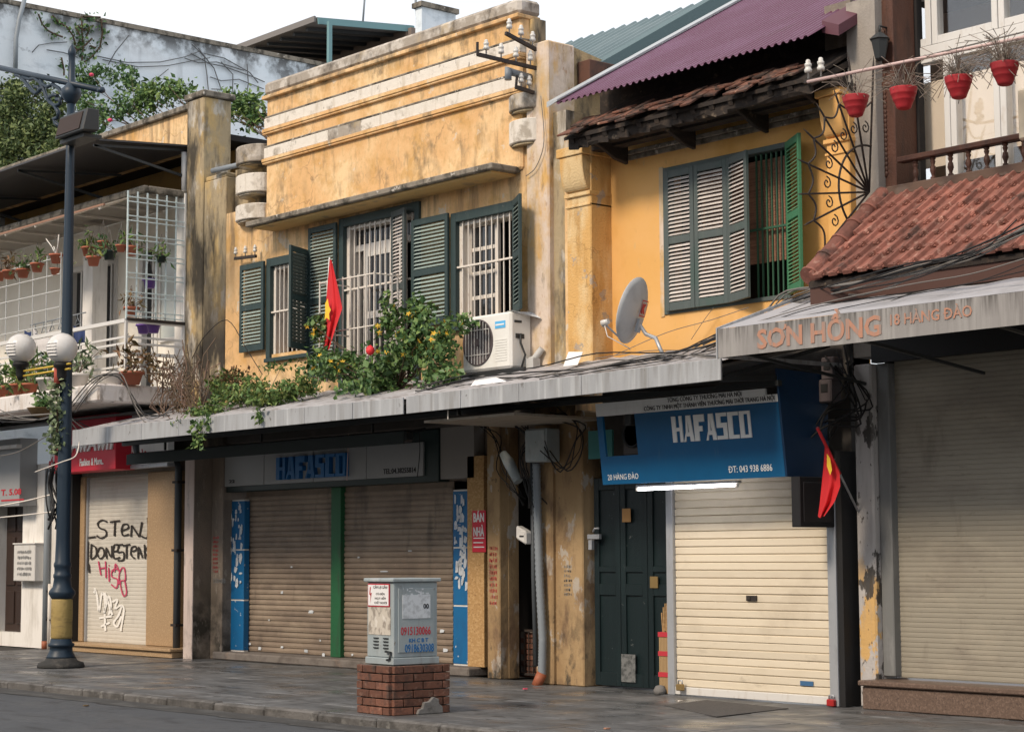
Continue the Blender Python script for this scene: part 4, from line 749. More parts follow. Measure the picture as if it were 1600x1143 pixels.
# ------------------------------------------------------------------ canopies over the pavement
CY = -1.8
def canopy(x0, x1, ztl, zbl, ztr, zbr, label, zw=4.0, end=False):
    t = thing('street_canopy', label, 'canopy', ((x0+x1)/2, CY, min(zbl, zbr)), 'long grey metal canopies over the pavement')
    n = max(3, int((x1-x0)/1.05)); 
    for i in range(n):                                        # fascia strip in bent sheets, one beside the other
        a, b = i/n, (i+1)/n; xa, xb = x0+(x1-x0)*a, x0+(x1-x0)*b-.006; g = random.uniform(-.006,.006)
        za, zb_, ya, yb = ztl+(ztr-ztl)*a, ztl+(ztr-ztl)*b, zbl+(zbr-zbl)*a, zbl+(zbr-zbl)*b
        MB().hexa([(xa,CY+g,ya),(xb,CY+g,yb),(xb,CY+.02,yb),(xa,CY+.02,ya)], [(xa,CY+g,za),(xb,CY+g,zb_),(xb,CY+.02,zb_),(xa,CY+.02,za)]).build('fascia_sheet', M['fascia'], t, bevel=.003)
    mb = MB(); m_ = int((x1-x0)/.16)
    vs = []
    for i in range(m_+1):
        x = x0+(x1-x0)*i/m_; d = .012*(1 if i%2 else -1); z = ztl+(ztr-ztl)*i/m_; vs += [(x,CY+.022,z-.01+d),(x,-.02,zw+d)]
    mb.add(vs, [(2*i,2*i+2,2*i+3,2*i+1) for i in range(m_)]).build('roof_sheet', M['roof_top'], t, recalc=False)
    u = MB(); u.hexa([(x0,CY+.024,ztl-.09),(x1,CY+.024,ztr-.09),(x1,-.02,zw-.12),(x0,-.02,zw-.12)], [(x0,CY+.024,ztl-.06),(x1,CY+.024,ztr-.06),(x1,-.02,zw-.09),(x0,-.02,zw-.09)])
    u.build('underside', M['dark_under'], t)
    nb = max(3, int((x1-x0)/1.5))
    for i in range(nb+1):
        x = x0+.06+(x1-x0-.12)*i/nb; MB().bar((x,CY+.04,min(zbl,zbr)+.05),(x,-.02,3.52),.05).bar((x,CY+.1,3.42),(x,-.02,3.86),.04).build('bracket', M['dark_steel'], t)
    MB().bar((x0,-.9,3.40),(x1,-.9,3.40),.06).build('beam', M['dark_steel'], t)
    return t
c1a, c1b, c2a, c2b = fy(113,684,CY), fy(630,630,CY), fy(635,630,CY), fy(1127,575,CY)
CA1 = canopy(c1a.x, c1b.x, 3.59, 3.335, 3.55, 3.345, 'left stretch of grey metal canopy overgrown with creepers above the two brown roller shutters')
CA2 = canopy(c2a.x, c2b.x, 3.555, 3.345, 3.605, 3.38, 'right stretch of grey metal canopy under the satellite dish and above the blue sign')
MB().box(-18.6, -16.9, -1.55, -.1, 3.24, 3.27).build('ceiling_board', M['ceil_wood'], CA2)
db = thing('folded_awning', 'dark folded awning rolled on its rail under the left end of the canopy', 'awning', (-23, -.6, 3))
MB().box(fy(206,700,-.7).x, fy(640,670,-.7).x, -.78, -.62, 3.10, 3.26).build('roll', M['dark_steel'], db, bevel=.03)
MB().box(fy(206,700,-.7).x+.01, fy(640,670,-.7).x, -.80, -.785, 3.075, 3.24).build('valance', mat('dark_awning_cloth',(.03,.04,.042),.8), db)
for x in (-26.2, -23.5, -20.8): MB().bar((x,-.61,3.18),(x,.2,3.35),.04).bar((x,-.7,3.27),(x,-.7,3.42),.03).build('arm', M['dark_steel'], db)

AW = thing('street_awning', 'stained grey awning with faded salmon lettering in front of the orange tile skirt roof', 'awning', (-11.4, -2.05, 3.6))
awl = fy(1122,540,-2.05).x
mb = MB(); n = 30
mb.add([(awl+(5.0)*i/n, -2.05+.002*math.sin(i*1.9), z) for i in range(n+1) for z in (3.575,3.715,3.865)], [q for i in range(n) for q in ((3*i,3*i+3,3*i+4,3*i+1),(3*i+1,3*i+4,3*i+5,3*i+2))])
mb.build('valance', M['awning_f'], AW, recalc=False)
mb = MB(); vs = []
for i in range(n+1):
    for j in range(7):
        t = j/6; vs.append((awl+5.0*i/n, -2.045+t*1.95, 3.868+.66*t-.035*math.sin(math.pi*t)*(.6+.4*math.sin(i*1.3))))
mb.add(vs, [(7*i+j,7*i+7+j,7*i+8+j,7*i+j+1) for i in range(n) for j in range(6)], True).build('top_cloth', M['awning_t'], AW, recalc=False)
MB().box(awl-.02, awl-.004, -2.06, -2.03, 3.57, 3.88).bar((awl-.012,-2.04,3.87),(awl-.012,-.1,4.53),.03).bar((awl-.01,-2.04,3.6),(awl-.01,-.1,3.62),.04).build('end_frame', M['fascia'], AW)
for x in (awl+.3, awl+1.8, awl+3.3): MB().bar((x,-2.02,3.84),(x,-.1,4.47),.035).bar((x,-2.02,3.6),(x,-.1,3.4),.03).build('awning_arm', M['dark_steel'], AW)
p = fy(1183,554,-2.058); p2 = fy(1377,525,-2.058); text('SƠN HỒNG', M['salmon_txt'], AW, (p.x,-2.0565,3.625), (1,0,0), .19, p2.x-p.x, bold=.03, thick=.0006)
p = fy(1391,520,-2.058); p2 = fy(1519,500,-2.058); text('18 HÀNG ĐÀO', M['salmon_txt'], AW, (p.x,-2.0565,3.70), (1,0,0), .105, p2.x-p.x, bold=.015, thick=.0006)

# ------------------------------------------------------------------ shop signs
SG = thing('shop_sign', 'long grey sign with blue block letters over the two brown roller shutters', 'sign', (-23, .4, 2.62))
ys_ = .38
a = fy(342,730,ys_); b = fy(663,715,ys_); e = fy(684,715,ys_); gx = fy(302,740,ys_).x; g2 = fy(737,710,ys_).x
zb, zt = 2.72, 3.19
MB().box(gx, e.x, ys_+.012, .60, 2.63, 3.36).build('sign_box', M['signgreen'], SG, bevel=.01)
np_ = 4
for i in range(np_): MB().box(a.x+(b.x-a.x)*i/np_+.006, a.x+(b.x-a.x)*(i+1)/np_-.006, ys_-.02, ys_+.01, zb, zt).build('panel', M['grey_sign'], SG, bevel=.004)
MB().box(e.x+.01, g2, .42, .60, 2.66, 3.4).build('end_panel', mat('end_panel_grey',(.26,.245,.23),.6), SG)
z_ = lambda px,py: fy(px,py,ys_-.02).z
p, p2 = fy(437,750,ys_-.02), fy(545,745,ys_-.02)
block_word('HAFASCO', M['blue_txt'], SG, (p.x,ys_-.021,2.775), (1,0,0), .34, p2.x-p.x, thick=.07)
p, p2 = fy(599,745,ys_-.02), fy(650,742,ys_-.02); text('TEL:04.38255814', M['black_txt'], SG, (p.x,ys_-.021,2.775), (1,0,0), .075, p2.x-p.x, bold=.012)
p, p2 = fy(358,757,ys_-.02), fy(367,757,ys_-.02); text('22', M['black_txt'], SG, (p.x,ys_-.021,2.775), (1,0,0), .05, p2.x-p.x, bold=.03)
p, p2 = fy(436,702,ys_), fy(540,690,ys_); text('TỔNG CÔNG TY THƯƠNG MẠI HÀ NỘI', M['grey_txt'], SG, (p.x,ys_+.011,3.22), (1,0,0), .065, p2.x-p.x, bold=.012)
p, p2 = fy(307,745,ys_), fy(334,742,ys_); text('Harre', M['white_txt'], SG, (p.x,ys_+.011,2.84), (1,0,0), .12, p2.x-p.x, bold=.02)

BS = thing('shop_sign', 'leaning blue sign with white block letters over the beige roller shutter', 'sign', (-14.8, -.7, 2.42))
q = [fy(945,757,-.75), fy(1230,745,-.75), fy(1215,612,-.86), fy(932,641,-.86)]
zl, zh, yl, yh, sxa, sxb = 2.42, 3.33, -.75, -.86, q[0].x, q[1].x
P_ = lambda u, v, d=0: Vector((sxa+(sxb-sxa)*u, yl+(yh-yl)*v-d, zl+(zh-zl)*v))   # point on the sign face
XS, US = (P_(1,0)-P_(0,0)).normalized(), (P_(0,1)-P_(0,0)).normalized()
def panel(u0,u1,v0,v1,d0,d1): return MB().hexa([P_(u0,v0,d1),P_(u1,v0,d1),P_(u1,v0,d0),P_(u0,v0,d0)], [P_(u0,v1,d1),P_(u1,v1,d1),P_(u1,v1,d0),P_(u0,v1,d0)])
ou0, ou1, ov0, ov1 = .035, .225, .355, .865                   # opening cut in the panel for the fan unit
for u0,u1,v0,v1 in ((0,1,0,ov0),(0,ou0,ov0,ov1),(ou1,1,ov0,ov1)): pass
fp = MB()
us, vs_ = [0,ou0,ou1,1], [0,ov0,ov1,.865+.0001]
for u0,u1,v0,v1 in ((0,1,0,ov0),(0,ou0,ov0,ov1),(ou1,1,ov0,ov1)):
    h_ = panel(u0,u1,v0,v1,0,.03); fp.add(h_.v, h_.f)
fp.build('face_panel', M['blue_sign'], BS, recalc=False)
tp = panel(0,.92,.868,1.0,0,.03); panel(0,1,.866,.94,0,.028); 
h1 = panel(0,1,.867,.955,0,.03); h2 = panel(0,.94,.956,1.03,0,.03); h1.add(h2.v, h2.f); h1.build('top_strip', M['white_sign'], BS, recalc=False)
MB().hexa([P_(1,0,.03)+Vector((.003,0,0)),P_(1,0,.03)+Vector((.03,0,0)),(sxb+.03,-.1,zl),(sxb+.003,-.1,zl)], [P_(1,1.25,.03)+Vector((.003,0,0)),P_(1,1.25,.03)+Vector((.03,0,0)),(sxb+.03,-.1,zh+.2),(sxb+.003,-.1,zh+.2)]).build('side_panel', mat('dark_blue_side', (.002,.024,.07), .5), BS)  # sign blue darkened here, painting the shade on this side
for u in (.02,.33,.66,.97): MB().bar(P_(u,.05,-.01),(P_(u,.05).x,.1,2.6),.03).bar(P_(u,.95,-.01),(P_(u,.95).x,.1,3.3),.03).build('sign_bracket', M['dark_steel'], BS)
def st(body, m, u0, u1, v, h, **k): return text(body, m, BS, P_(u0,v,.031), XS, h, (u1-u0)*(sxb-sxa), up=US, **k)
block_word('HAFASCO', M['white_txt'], BS, P_(.435,.475,.031), XS, .29, .42*(sxb-sxa), US, .012)
st('20 HÀNG ĐÀO', M['white_txt'], .035, .215, .055, .068, bold=-.004)
st('ĐT: 043 938 6886', M['white_txt'], .715, .94, .075, .076, bold=0)
st('CÔNG TY TNHH MỘT THÀNH VIÊN THƯƠNG MẠI THỜI TRANG HÀ NỘI', M['black_txt'], .285, .985, .888, .050, bold=0)
st('TỔNG CÔNG TY THƯƠNG MẠI HÀ NỘI', M['black_txt'], .42, .82, .968, .05, bold=0)
FU = thing('air_conditioner', 'brown fan unit showing through the cut-out at the left of the blue sign', 'air conditioner', P_(.16,.4))
MB().box(P_(.10,0).x, P_(.222,0).x, -.72, -.35, zl+.335, zl+.80).build('casing', mat('ac_brown_casing',(.055,.045,.042),.6), FU, bevel=.01)
MB().box(P_(.165,0).x, P_(.20,0).x, -.87, -.73, zl+.66, zl+.79).build('bracket', M['dark_steel'], FU, bevel=.005)
MB().lathe((P_(.16,0).x,-.725,zl+.57), [(.16,0),(.16,-.02),(.135,-.02),(.135,.0)], 20, axis='y').build('fan_ring', M['black'], FU)
TB = thing('fluorescent_lamp', 'lit white fluorescent tube along the bottom edge of the blue sign', 'lamp', P_(.4,0))
ta, tb_ = fy(998,764,-.70), fy(1150,757,-.70)
MB().tube([ta, tb_], .017, 8).build('tube', M['tube_on'], TB); MB().box(ta.x-.03, tb_.x+.05, -.72, -.66, ta.z+.022, ta.z+.05).box(tb_.x+.004,tb_.x+.03,-.72,-.68,ta.z-.02,ta.z+.02).box(ta.x-.03,ta.x-.004,-.72,-.68,ta.z-.02,ta.z+.02).build('batten', M['white_metal'], TB, bevel=.004)
TS = tag(MB().box(fy(921,690,-.2).x, fy(958,690,-.2).x, -.22, -.19, fy(940,716,-.2).z, fy(940,672,-.2).z).build('notice_board', M['teal_sign']), 'small teal notice board in shade behind the left edge of the blue sign', 'notice')
BK = thing('blade_sign', 'black blade sign standing out from the wall under the right end of the blue sign', 'sign', (-13.35,-.4,1.9))
xk = fy(1250,790,-.75).x
MB().box(xk-.12, xk, -.75, -.16, fy(1240,823,-.75).z, fy(1240,744,-.75).z).build('board', M['grime'], BK, bevel=.008)
MB().box(xk+.001, xk+.012, -.70, -.22, 1.94, 2.36).build('face', mat('black_gloss',(.016,.014,.016),.35), BK, bevel=.004)

# ------------------------------------------------------------------ poster, notices, stencils on the pillars
pp0, pp1 = fy(738,825,.41), fy(759,825,.41)
PO = thing('house_for_sale_poster', 'red poster with white capitals on the chipboard strip right of the blue panel', 'poster', (pp0.x,.41,1.9))
zp0, zp1 = fy(748,862,.41).z, fy(748,797,.41).z
MB().box(pp0.x,pp1.x,.408,.418,zp0,zp1).build('sheet', M['red_sign'], PO)
wp = pp1.x-pp0.x
text('BÁN', M['white_txt'], PO, (pp0.x+.03,.407,zp1-.15), (1,0,0), .12, wp-.06, bold=.03); text('NHÀ', M['white_txt'], PO, (pp0.x+.03,.407,zp1-.34), (1,0,0), .12, wp-.06, bold=.03)
ln = MB()
for i in range(3): ln.box(pp0.x+.03, pp1.x-.03-.02*(i%2), .4045, .407, zp0+.06+i*.06, zp0+.075+i*.06)
ln.build('small_print', M['white_txt'], PO)
def stencil(parent, x0, x1, z0, z1, yf, m, rows, name='stencil'):
    mb = MB()
    for r in range(rows):
        x = x0
        while x < x1-.02:
            w_ = random.uniform(.012,.03); z = z0+(z1-z0)*(r+.1)/rows; h_ = (z1-z0)/rows*.7
            for _ in range(2): mb.box(x+random.uniform(0,w_*.7), x+w_*random.uniform(.75,1), yf-.003, yf, z+h_*random.uniform(0,.3), z+h_*random.uniform(.6,1))
            x += w_+.01
    return stuff(mb.build(name, m, parent))
stencil(A, -26.42,-26.25,1.35,1.95,.33,M['red_txt'],9); stencil(A,-26.40,-26.02,1.18,1.3,.33,M['grey_txt'],1)
stencil(A, fy(765,900,.26).x, fy(778,900,.26).x, .95, 1.75, .26, M['red_txt'], 10)
stencil(B, px0+.22,px0+.36,1.1,1.5,.03,M['grey_txt'],7)
# ------------------------------------------------------------------ satellite dish, air conditioner
DS = thing('satellite_dish', 'grey satellite dish with a red square emblem standing on the canopy', 'satellite dish', fy(1035,558,-1.15))
dc = fy(997,487,-.95); nrm = Vector((-.88,-.33,.28)).normalized(); tx = nrm.cross(Vector((0,0,1))).normalized(); ty_ = tx.cross(nrm)
mb = MB(); vs = []; R_ = .385
for i in range(7):
    for k in range(28):
        r = R_*i/6; a = k*math.tau/28; vs.append(dc + tx*r*math.cos(a)*.92 + ty_*r*math.sin(a) + nrm*(.085*(r/R_)**2))
mb.add(vs, [(i*28+k, i*28+(k+1)%28, i*28+28+(k+1)%28, i*28+28+k) for i in range(6) for k in range(28)], True)
o = mb.build('reflector', M['dish'], DS, recalc=False); sm_ = o.modifiers.new('thickness', 'SOLIDIFY'); sm_.thickness = .012
ft = Vector(fy(1037,557,-1.15)); bk = dc - nrm*.05 - ty_*.13
MB().tube([ft, ft+Vector((-.14,.02,.22)), bk+Vector((.06,.05,-.12)), bk], .022, 8).build('mast', M['steel'], DS); MB().box(ft.x-.07,ft.x+.07,ft.y-.05,ft.y+.05,ft.z-.03,ft.z+.0).build('foot', M['steel'], DS)
MB().bar(bk-nrm*.0+ty_*.06, bk-nrm*.0-ty_*.10, .05).build('back_bracket', M['steel'], DS)
lnb = fy(944,505,-1.45); lo = dc-ty_*R_*.96+nrm*.08
MB().tube([lo, lnb], .011, 6).build('feed_arm', M['steel'], DS); MB().tube([lnb-Vector((.03,0,0)), lnb+Vector((.05,.02,.02))], [.042,.03], 10).build('feed_horn', M['porcelain'], DS)
MB().tube([lnb, lnb+Vector((.05,0,-.15)), lnb+Vector((.3,.1,-.30)), lo+Vector((.1,0,-.1))], .006, 5).build('feed_cable', M['white_metal'], DS)
# emblem, on the side of the dish that the street sees
bn = -nrm if (CAM-dc).dot(nrm) < 0 else nrm
ex = tx if tx.dot(RT) > 0 else -tx; eu = bn.cross(ex); eu = eu if eu.z > 0 else -eu
ec = dc + ex*.09 + eu*.05 + bn*.018
sq = MB(); s_ = .095
for a, b, c_, d_ in ((-1,1,.86,1),(-1,1,-1,-.86),(-1,-.86,-.86,.86),(.86,1,-.86,.86)): sq.quad(ec+ex*s_*.8*a+eu*s_*c_, ec+ex*s_*.8*b+eu*s_*c_, ec+ex*s_*.8*b+eu*s_*d_, ec+ex*s_*.8*a+eu*s_*d_)
sq.build('emblem_border', M['red_txt'], DS, recalc=False)
text('K', M['red_txt'], DS, ec-ex*s_*.5-eu*s_*.55, ex, s_*1.1, s_*1.0, up=eu, bold=.07, name='emblem_letter')

AC = thing('air_conditioner', 'large white outdoor unit with round fan and blue sticker on the canopy beside the bush', 'air conditioner', (-18.75,-.4,3.95))
ax0, ax1, az0, az1, ay0, ay1 = fy(722,545,-.42).x, fy(798,535,-.42).x, 3.97, 4.69, -.42, -.06
MB().box(ax0,ax1,ay0,ay1,az0,az1).build('casing', M['ac_white'], AC, bevel=.03)
fc = ((ax0*.66+ax1*.34), ay0, (az0+az1)/2+.01)
MB().lathe(fc, [(.0,-.004),(.285,-.004),(.285,-.014),(.30,-.014),(.30,.01)], 36, axis='y').build('fan_opening', M['ac_dark'], AC)
gr = MB()
for i in range(-4,5):
    x = i*.058; h_ = math.sqrt(max(.0,.285**2-x*x)); gr.bar((fc[0]+x,ay0-.018,fc[2]-h_),(fc[0]+x,ay0-.018,fc[2]+h_),.006)
for j in (-.16,.16): h_ = math.sqrt(.285**2-j*j); gr.bar((fc[0]-h_,ay0-.024,fc[2]+j),(fc[0]+h_,ay0-.024,fc[2]+j),.006)
gr.build('fan_grille', M['ac_white'], AC); MB().lathe((fc[0],ay0-.012,fc[2]),[(.05,-.01),(.05,.006)],14,axis='y').build('fan_hub', M['ac_dark'], AC)
for i in range(9): MB().box(ax1-.30,ax1-.07,ay0-.006,ay0+.002,az0+.10+i*.033,az0+.118+i*.033).build('louvre', M['ac_white'], AC)
MB().box(ax1-.30,ax1-.10,ay0-.006,ay0+.002,az1-.20,az1-.11).build('sticker', M['ac_blue'], AC); MB().box(ax1-.285,ax1-.12,ay0-.010,ay0-.006,az1-.165,az1-.145).build('sticker_print', M['white_txt'], AC)
MB().box(ax1+.001,ax1+.012,-.34,-.20,az1-.34,az1-.28).tube([(ax1+.02,-.27,az1-.28),(ax1+.03,-.28,az1-.4),(ax1+.05,-.22,az1-.55),(ax1+.06,-.3,az0-.02)],.014,6).build('cable_port', M['dark_steel'], AC)
MB().box(ax1+.001,ax1+.010,-.36,-.24,az1-.14,az1-.11).build('name_plate', M['dark_steel'], AC)
MB().tube([(ax1+.01,-.14,az0+.1),(ax1+.14,-.14,az0+.12),(ax1+.24,-.1,az0+.24)],.045,8).box(ax1+.05,ax1+.2,-.22,-.1,az0+.0,az0+.12).build('pipe_cover', mat('pipe_cover_grey',(.45,.45,.44),.6), AC)
MB().quad((ax1-.1,ay0+.02,az1+.012),(ax1+.02,ay0+.02,az1+.010),(ax1+.20,-.08,az1-.09),(ax1+.0,-.02,az1+.016)).build('cover_flap', M['paper'], AC)
MB().box(ax0-.1,ax1+.2,-.38,-.34,az0-.09,az0-.004).box(ax0-.1,ax1+.2,-.12,-.08,az0-.09,az0-.004).build('mounting_rail', M['dark_steel'], AC)

# ------------------------------------------------------------------ distribution cabinet on its brick plinth
bl, bf, br = gz(560,1110), gz(612,1118), gz(700,1104)
CB = thing('distribution_cabinet', 'grey electric cabinet with warning sign and pasted bills on a red brick plinth', 'electric cabinet', (bf.x,bf.y,0))
ux = (bl-bf); ux.z = 0; wl_ = ux.length; ux.normalize(); ux = Vector((-1,0.06,0)).normalized(); uy = Vector((.06,1,0)).normalized()
D1, D2 = .60, .69                                             # left face runs along ux, right face along uy
Q = lambda u, v, z: Vector((bf.x,bf.y,0)) + ux*u + uy*v + Vector((0,0,z))
HP = .50
def blk(u0,u1,v0,v1,z0,z1): return MB().hexa([Q(u0,v0,z0),Q(u1,v0,z0),Q(u1,v1,z0),Q(u0,v1,z0)],[Q(u0,v0,z1),Q(u1,v0,z1),Q(u1,v1,z1),Q(u0,v1,z1)])
core = blk(.012,D1-.012,.012,D2-.012,0,HP-.004).build('plinth', M['mortar'], CB)
ry_ = math.atan2(uy.y, uy.x)
nr = 6; hr = HP/nr
bmk = {}
def bk_(l):
    k = round(l,3)
    if k not in bmk: bmk[k] = MB().box(-l/2,l/2,-.04,.012,-hr/2+.006,hr/2-.006).mesh('brick', m=M['brick'], bevel=.004)
    return bmk[k]
def course(L_, pos, rot, r, flip):
    full = .245; u = 0; first = full*(.5 if r%2 == flip else 1)
    while u < L_-.02:
        l = min(first, L_-u); first = full
        if l > .05:
            c = pos(u+l/2); inst(bk_(l-.012), 'brick', core, c+Vector((0,0,hr*(r+.5)))+Vector((random.uniform(-.003,.003),random.uniform(-.003,.003),0)), (random.uniform(-.008,.008),random.uniform(-.01,.01),rot+random.uniform(-.012,.012)))
        u += l
for r in range(nr):
    course(D1, lambda u: Q(u,.004,0), math.atan2(-ux.y,-ux.x), r, 0)
    course(D2, lambda u: Q(.004,u,0), ry_, r, 1)
    course(D1, lambda u: Q(u,D2-.004,0), math.atan2(ux.y,ux.x), r, 0)
    course(D2, lambda u: Q(D1-.004,u,0), ry_+math.pi, r, 1)
pt = MB(); 
pt.ext([Q(-.065,.27+.21*t_[0],.004+.17*t_[1]) for t_ in ((0,0),(.10,.28),(.32,.36),(.40,.70),(.72,.74),(.95,1.0),(1.3,.86),(1.32,.55),(1.52,.40),(1.55,0))], ux*.05)
pt.build('cement_patch', M['cement'], CB, bevel=.008)
c0u, c1u, c0v, c1v = .035, D1-.075, .045, D2-.10
zc0, zc1 = HP+.005, HP+.87
blk(c0u-.015,c1u+.015,c0v-.015,c1v+.015,zc0,zc0+.07).build('base_frame', M['box_grey'], CB, bevel=.006)
body = blk(c0u,c1u,c0v,c1v,zc0+.072,zc1-.03).build('body', M['box_grey'], CB, bevel=.008)
lid = MB().hexa([Q(c0u-.03,c0v-.03,zc1-.028),Q(c1u+.03,c0v-.03,zc1-.028),Q(c1u+.03,c1v+.03,zc1-.028),Q(c0u-.03,c1v+.03,zc1-.028)],[Q(c0u-.03,c0v-.03,zc1+.01),Q(c1u+.03,c0v-.03,zc1+.01),Q(c1u+.03,c1v+.03,zc1+.01),Q(c0u-.03,c1v+.03,zc1+.01)])
lid.build('lid', M['box_grey'], CB, bevel=.008)
blk(c0u-.012,c0u-.001,c0v+.05,c1v-.05,zc0+.12,zc1-.09).build('door', M['box_grey'], CB, bevel=.006)
blk(c0u+.05,c1u-.03,c0v-.006,c0v-.001,zc0+.30,zc1-.28).build('torn_bill', M['box_warm'], CB)
for i in range(4):
    for u0_, u1_ in ((.09,.18),(.27,.36)):
        blk(c0u+u0_,c0u+u1_,c0v-.010,c0v-.001,zc0+.16+i*.033,zc0+.172+i*.033).build('vent_slot', M['dark_steel'], CB)
wv = MB()
zs0, zs1 = zc1-.28, zc1-.045
su0, su1 = c1u-.03, c0u+.06
MB().hexa([Q(su0,c0v-.012,zs0),Q(su1,c0v-.012,zs0),Q(su1,c0v-.007,zs0),Q(su0,c0v-.007,zs0)],[Q(su0,c0v-.012,zs1),Q(su1,c0v-.012,zs1),Q(su1,c0v-.007,zs1),Q(su0,c0v-.007,zs1)]).build('warning_border', M['red_txt'], CB)
ws = MB().hexa([Q(su0-.012,c0v-.016,zs0+.012),Q(su1+.012,c0v-.016,zs0+.012),Q(su1+.012,c0v-.0125,zs0+.012),Q(su0-.012,c0v-.0125,zs0+.012)],[Q(su0-.012,c0v-.016,zs1-.012),Q(su1+.012,c0v-.016,zs1-.012),Q(su1+.012,c0v-.0125,zs1-.012),Q(su0-.012,c0v-.0125,zs1-.012)]).build('warning_sign', M['paper_w'], CB)
for s, zz, h_, u0_, u1_ in (('CẤM LẠI GẦN!',.185,.028,.29,.03),('CÓ ĐIỆN',.12,.022,.24,.08),('NGUY HIỂM',.075,.022,.26,.06),('CHẾT NGƯỜI',.030,.022,.27,.04)):
    text(s, M['black_txt'], CB, Q(su1+u0_,c0v-.0165,zs0+zz), -ux, h_, u0_-u1_, bold=.0, thick=.002)
bz = lambda u,z: Q(su0-.03-u,c0v-.0175,zs0+z)
MB().quad(bz(.035,.20),bz(.015,.20),bz(.004,.12),bz(.022,.125)).quad(bz(.018,.125),bz(.05,.14),bz(.03,.10)).quad(bz(.03,.14),bz(.05,.14),bz(.022,.03)).build('lightning_bolt', M['red_txt'], CB, recalc=False)
blk(c0u-.018,c0u-.0125,c0v+.10,c1v-.10,zc1-.40,zc1-.16).build('pasted_paper', M['paper'], CB)
stuff_ = MB()
for i in range(22):
    e_ = .0145+i*.0002; v, z = random.uniform(c0v+.10,c1v-.14), random.uniform(zc1-.18,zc1-.09); w_, h_ = random.uniform(.01,.05), random.uniform(.006,.02)
    stuff_.quad(Q(c0u-e_,v,z),Q(c0u-e_,v+w_,z+random.uniform(-.01,.01)),Q(c0u-e_,v+w_,z+h_),Q(c0u-e_,v,z+h_))
stuff(stuff_.build('torn_paper', M['paper'], CB, recalc=False))
text('00', M['black_txt'], CB, Q(c0u-.0185,c1v-.19,zc1-.30), uy, .05, .07, bold=.03, thick=.002)
text('0915130066', M['red_txt'], CB, Q(c0u-.0145,c0v+.08,zc0+.30), uy, .085, .37, bold=.012, thick=.002)
text('KH C B T', M['blue_txt'], CB, Q(c0u-.0145,c0v+.18,zc0+.225), uy, .04, .24, bold=.03, thick=.002)
text('0918630308', M['blue_txt'], CB, Q(c0u-.0145,c0v+.13,zc0+.125), uy, .085, .36, bold=.015, thick=.002)
MB().bar(Q(c0u+.02,c0v-.02,zc0+.125),Q(c0u+.12,c0v-.02,zc0+.135),.02).tube([Q(c0u+.03,c0v-.02,zc0+.12),Q(c0u+.03,c0v-.03,zc0+.06),Q(c0u+.08,c0v-.03,zc0+.05)],.012,6).build('padlock', M['dark_steel'], CB)

# ------------------------------------------------------------------ street lamp
lp = gz(95,1042)
LP = thing('street_lamp', 'tall blue black street lamp post with twin white globes and yellow wrapped foot', 'street lamp', (lp.x,lp.y,0))
lx, ly = lp.x, lp.y
H1 = fx(108,62,lx).z
zf = lambda py: fy(97, py, ly).z
MB().lathe((lx,ly,0), [(.34,0),(.35,.02),(.33,.07),(.24,.10),(.22,.14)], 20).build('foot', mat('grimy_foot',(.03,.03,.03),.85,[((.07,.065,.06),(8,8,8),.48,.64,.8)],bump=.5), LP)
MB().lathe((lx,ly,0), [(.22,.14),(.205,.17),(.17,.24),(.165,.30),(.19,.31),(.195,.345),(.165,.36),(.155,.42)], 20).build('base', M['post'], LP)
MB().lathe((lx,ly,0), [(.150,.42),(.158,.45),(.156,.62),(.160,.80),(.157,.98),(.150,1.0)], 20).build('tape_wrap', M['yellow_wrap'], LP)
MB().lathe((lx,ly,0), [(.15,1.0),(.17,1.03),(.20,1.08),(.19,1.12),(.14,1.18),(.125,1.30),(.135,1.32),(.135,1.36),(.12,1.38),(.12,1.46),(.13,1.48),(.13,1.52),(.115,1.55),(.105,1.9),(.10,3.2),(.088,4.6),(.075,6.2),(.066,7.5),(.060,8.5)], 20).build('shaft', M['post'], LP)
MB().lathe((lx,ly,0), [(.06,8.45),(.10,8.50),(.145,8.57),(.155,8.62),(.145,8.68),(.09,8.74),(.055,8.78),(.05,9.1),(.052,9.2),(.065,9.22),(.06,9.28),(.035,9.33),(.0,9.40)], 16).build('finial', M['post'], LP)
aL, aR = Vector((lx-2.6, ly, 9.02-.0)), Vector((lx+.62, ly, 8.40))
aL = fy(0,106,ly); aR = fy(158,141,ly)
ad = (aL-aR); aL = aR+ad*1.25
MB().tube([aL, aR], .045, 10).lathe(aR, [(0,-.05),(.06,-.03),(.065,.0),(.05,.04),(0,.05)], 10).build('cross_arm', M['post'], LP)
def scroll(pts, w=.035):
    return [fy(x,y,ly) for x,y in pts], w
sc = MB()
for pts in ([(30,118),(38,126),(44,134),(50,142),(56,146),(62,142),(60,136),(54,136)], [(36,120),(46,124),(54,122),(62,128),(68,138),(72,150),(78,160),(86,166),(94,162),(94,156),(88,155)], [(64,124),(66,132),(74,136),(82,132),(84,126),(78,124)], [(82,132),(92,138),(98,148),(98,156)], [(78,160),(76,152),(84,148),(90,150)], [(86,166),(92,176),(90,184),(84,186),(86,192),(94,198)], [(68,138),(60,140)], [(24,117),(30,118),(34,122)]):
    sc.tube([fy(x,y,ly) for x,y in pts], .032, 6)
sc.build('scroll_bracket', M['post'], LP)
fz0, fz1 = fy(122,219,ly).z, fy(122,184,ly).z; fxa, fxb = fy(95,200,ly-.2).x, fy(138,200,ly-.2).x
FL = MB().hexa([(fxa,ly-.30,fz0),(fxb,ly-.30,fz0),(fxb,ly-.02,fz0+.02),(fxa,ly-.02,fz0+.02)], [(fxa,ly-.22,fz1),(fxb,ly-.22,fz1),(fxb,ly-.02,fz1),(fxa,ly-.02,fz1)]).build('floodlight', M['dark_steel'], LP, bevel=.015)
